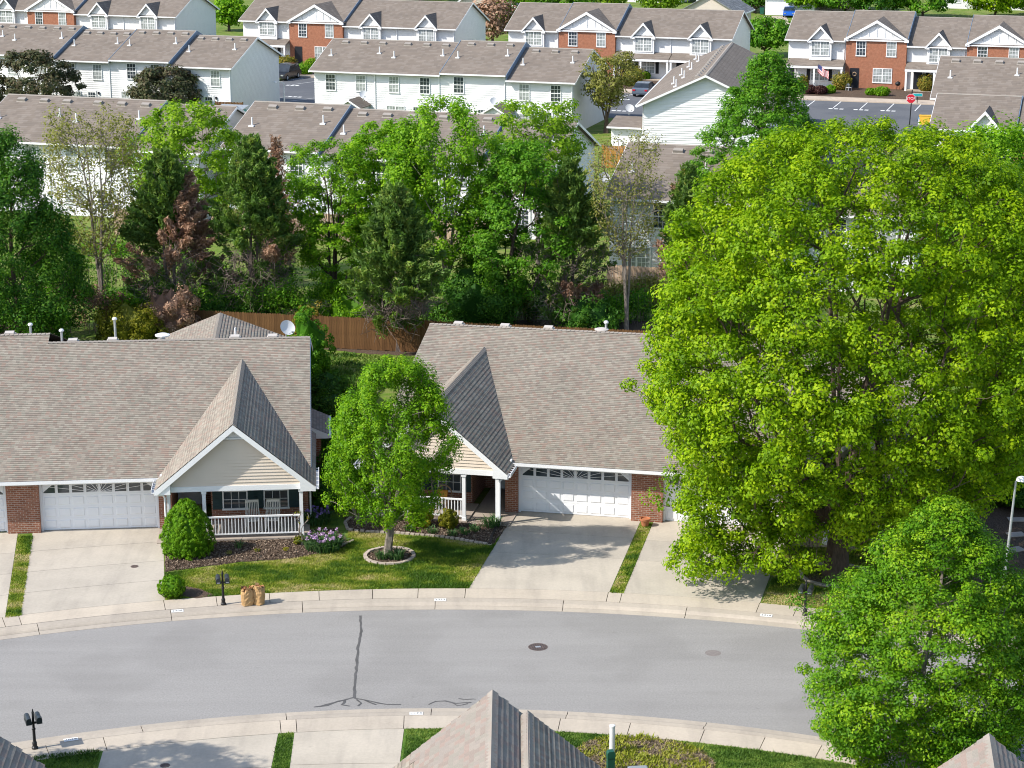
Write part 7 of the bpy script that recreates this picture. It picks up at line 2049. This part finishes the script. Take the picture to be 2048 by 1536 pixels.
# flag on the right row porch
p = at(1633, 178); B = empty("porch_flag", Vector((p.x, p.y, 0)), TA, "American flag hanging from a porch post of the right row", "flag")
MB().tube([(0, 0, 1.6), (0.15, -.5, 2.75)], .02, 5).build("pole", M['metal_grey'], B)
stripe = [M['paint'], M['flag_red']] if 'flag_red' in M else None
M['flag_red'] = plain("flag_red", (0.5, 0.02, 0.03), 0.8); M['flag_blue'] = plain("flag_blue", (0.02, 0.03, 0.14), 0.8)
def fl(u, v): return (0.12 + u * 1.25, -.5 - .15 * u + .08 * math.sin(u * 9), 2.75 - v * .85 - u * .75 + .06 * math.sin(u * 7 + v * 2))
for s_i in range(13):
    mb = MB()
    for k in range(10):
        u0, u1 = k / 10, (k + 1) / 10
        if s_i < 7 and u1 <= 0.41: continue
        mb.poly([fl(u0, (s_i + 1) / 13), fl(u1, (s_i + 1) / 13), fl(u1, s_i / 13), fl(u0, s_i / 13)])
    mb.build("stripe", M['flag_red'] if s_i % 2 == 0 else M['paint'], B)
mb = MB()
for k in range(4): mb.poly([fl(k / 10, 7 / 13), fl((k + 1) / 10, 7 / 13), fl((k + 1) / 10, 0), fl(k / 10, 0)])
cn = mb.build("canton", M['flag_blue'], B)
st = MB()
for i in range(5):
    for j in range(4):
        c_ = Vector(fl(.04 + i * .08, .06 + j * .12)) + Vector((0, -.012, 0)); st.poly([c_ + Vector((-.018, 0, -.018)), c_ + Vector((.018, 0, -.018)), c_ + Vector((0, 0, .022))])
st.build("star", M['paint'], cn)
p = at(1795, 182); B = empty("barbecue_grill", p, 0, "round black kettle grill against the brick front", "grill")
MB().lathe([(.05, .55), (.24, .62), (.30, .78), (.30, .82), (.25, .96), (.06, 1.04), (.03, 1.08)], 14).build("kettle", M['black'], B)
for k in range(3): MB().bar((.12 * math.cos(k * 2.1), .12 * math.sin(k * 2.1), .6), (.3 * math.cos(k * 2.1), .3 * math.sin(k * 2.1), 0), .03).build("leg", M['black'], B)
p = at(1697, 183); B = empty("white_chair", p, 0.5, "small white metal chair by the black door of the right row", "chair")
for x, y in ((-.2, -.2), (.2, -.2)): MB().bar((x, y, 0), (x, y, .42), .04).build("leg", M['paint'], B)
for x in (-.2, .2): MB().bar((x, .2, 0), (x, .2, .85), .04).build("leg", M['paint'], B)
MB().box(-.23, .23, -.23, .23, .42, .45).build("seat", M['paint'], B); MB().box(-.2, .2, .185, .215, .72, .85).build("backrest", M['paint'], B); MB().box(-.2, .2, .185, .215, .55, .62).build("back_rail", M['paint'], B)

# ------------------------------------------------------------------ cars and bin
def car(px, py, yaw, paint, label, suv=False):
    p = at(px, py); C_ = empty("parked_car", p, yaw, label, "car")
    L, W2, zt = 2.25, 0.88, (1.72 if suv else 1.46)
    lo = [(-L, .35), (-L + .05, .62), (-L + .25, .82), (-.95, .95), (L - .35, .98), (L - .05, .85), (L, .5), (L - .05, .32), (1.75, .28), (1.45, .42), (1.1, .28), (-1.05, .28), (-1.4, .42), (-1.72, .28), (-L + .05, .3)]
    mb = MB(); mb.extr([(x, -W2, z) for x, z in lo][::-1], (0, 2 * W2, 0)); mb.build("body", M[paint], C_)
    cab = [(-.95, .94), (-.25, zt - .04), (.3, zt), (1.35 if not suv else 1.75, zt - .06), (L - .45 if not suv else L - .2, .97)]
    n = len(cab); cb = MB()
    A = [(x, -W2 + (.03 if z < 1 else .16), z) for x, z in cab]; Bq = [(x, W2 - (.03 if z < 1 else .16), z) for x, z in cab]
    for k in range(n - 1): cb.poly([A[k], A[k + 1], Bq[k + 1], Bq[k]][::-1])
    gl = MB(); gl.poly(A[::-1]); gl.poly(Bq); gl.poly([A[0], A[1], Bq[1], Bq[0]][::-1]); gl.poly([A[n - 2], A[n - 1], Bq[n - 1], Bq[n - 2]][::-1]); gl.build("window_glass", M['glass_car'], C_)
    rf = MB(); rf.extr([A[1], Bq[1], Bq[2], A[2]][::-1], (0, 0, .02)); rf.extr([A[2], Bq[2], Bq[3], A[3]][::-1], (0, 0, .02)); rf.build("roof", M[paint], C_)
    for x in (-1.4, 1.42):
        for sd in (-1, 1):
            w_ = MB(); w_.tube([(x, sd * (W2 - .2), .32), (x, sd * (W2 + .02), .32)], .32, 16); wh = w_.build("wheel", M['tyre'], C_)
            r_ = MB(); r_.tube([(x, sd * (W2 + .01), .32), (x, sd * (W2 + .035), .32)], .19, 12); r_.build("rim", M['metal_grey'], wh)
    for sd in (-1, 1):
        MB().box(-L - .01, -L + .12, sd * .62 - .16, sd * .62 + .16, .58, .72).build("headlight", M['glass_blind'], C_)
        MB().box(L - .1, L + .02, sd * .66 - .14, sd * .66 + .14, .68, .84).build("tail_light", M['lamp_red'], C_)
        MB().box(-.62, -.48, sd * (W2 + .06) - .08, sd * (W2 + .06) + .08, .95, 1.07).build("mirror", M[paint], C_)
    return C_
car(1578, 33, math.radians(82), 'car_blue', "blue hatchback parked on the far driveway near the top edge")
car(572, 158, math.radians(70), 'car_black', "black car parked beside the end of the upper left row", True)
car(1290, 190, math.radians(-108), 'car_grey', "slate blue car half hidden by the end-on block roof")
p = at(1524, 29); B = empty("wheeled_bin", p, TA, "dark green wheeled bin by the far garage", "bin")
MB().extr([(-.28, -.3, .08), (.28, -.3, .08), (.34, -.3, 1.15), (-.34, -.3, 1.15)], (0, .62, 0)).build("body", M['green_box'], B); MB().box(-.37, .37, -.36, .36, 1.15, 1.24).build("lid", M['black'], B)
for sd in (-1, 1): MB().tube([(sd * .25, .3, .1), (sd * .32, .3, .1)], .1, 10).build("wheel", M['tyre'], B)
# porch lean-to and stair by the end-on block
B = empty("patio_roof", at(1222, 300), TA, "low brown roofed storage bay left of the end-on block", "shed")
MB().box(0, 3.2, 0, 2.6, 0, 2.1).build("wall", M['siding_white'], B); MB().extr([(-.3, -.4, 2.05), (3.3, -.4, 2.05), (3.3, 2.8, 2.6), (-.3, 2.8, 2.6)], (0, 0, .1)).build("roof", M['shingle_far'], B); MB().box(-.3, 3.3, -.5, -.404, 2.0, 2.14).build("gutter", M['gutter'], B)
# neighbouring house at the right edge
B = empty("neighbour_house", at(2032, 940), math.radians(-20), "corner of a grey roofed house at the right edge behind the maple", "house")
MB().box(0, 9, 0, 10, 0, 2.5).build("wall", M['siding_grey_shade'], B); MB().extr([(-.5, -.5, 2.4), (9.5, -.5, 2.4), (9.5, 5, 4.3), (-.5, 5, 4.3)], (0, 0, .1)).build("roof", M['shingle_far'], B)
MB().extr([(9.5, 10.5, 2.4), (-.5, 10.5, 2.4), (-.5, 5, 4.3), (9.5, 5, 4.3)], (0, 0, .1)).build("roof", M['shingle_far'], B); MB().box(-.5, 9.5, -.62, -.504, 2.3, 2.46).build("gutter", M['gutter'], B)
for k, (px, py) in enumerate([(2033, 1040), (2032, 1070), (2030, 1100)]):
    tag(MB().box(-.35, .35, -.25, .25, -.02, .04).build("stepping_stone", M['stone'], None, loc=at(px, py), rz=.2 * k), ["grey stepping stone farthest back in the right edge shade", "grey stepping stone, middle one in the right edge shade", "grey stepping stone nearest the street lamp"][k], "stone")
bush("hedge_shrub", "dark shrub at the right edge below the street lamp", at(2040, 1215), 1.4, 1.0, 1.1, 6000, 0.09, 'lf_dark', 501, 'dome', None, 0.2)
bush("side_shrub", "dark shrub at the right edge beside the neighbour's corner", at(2010, 985), 1.8, 1.5, 2.4, 7000, 0.12, 'lf_dark', 502, 'dome', None, 0.25)
bush("side_shrub", "dark green shrub behind the street lamp head", at(2045, 1010), 1.6, 1.5, 1.8, 6000, 0.12, 'lf_dark', 503, 'dome', None, 0.25)
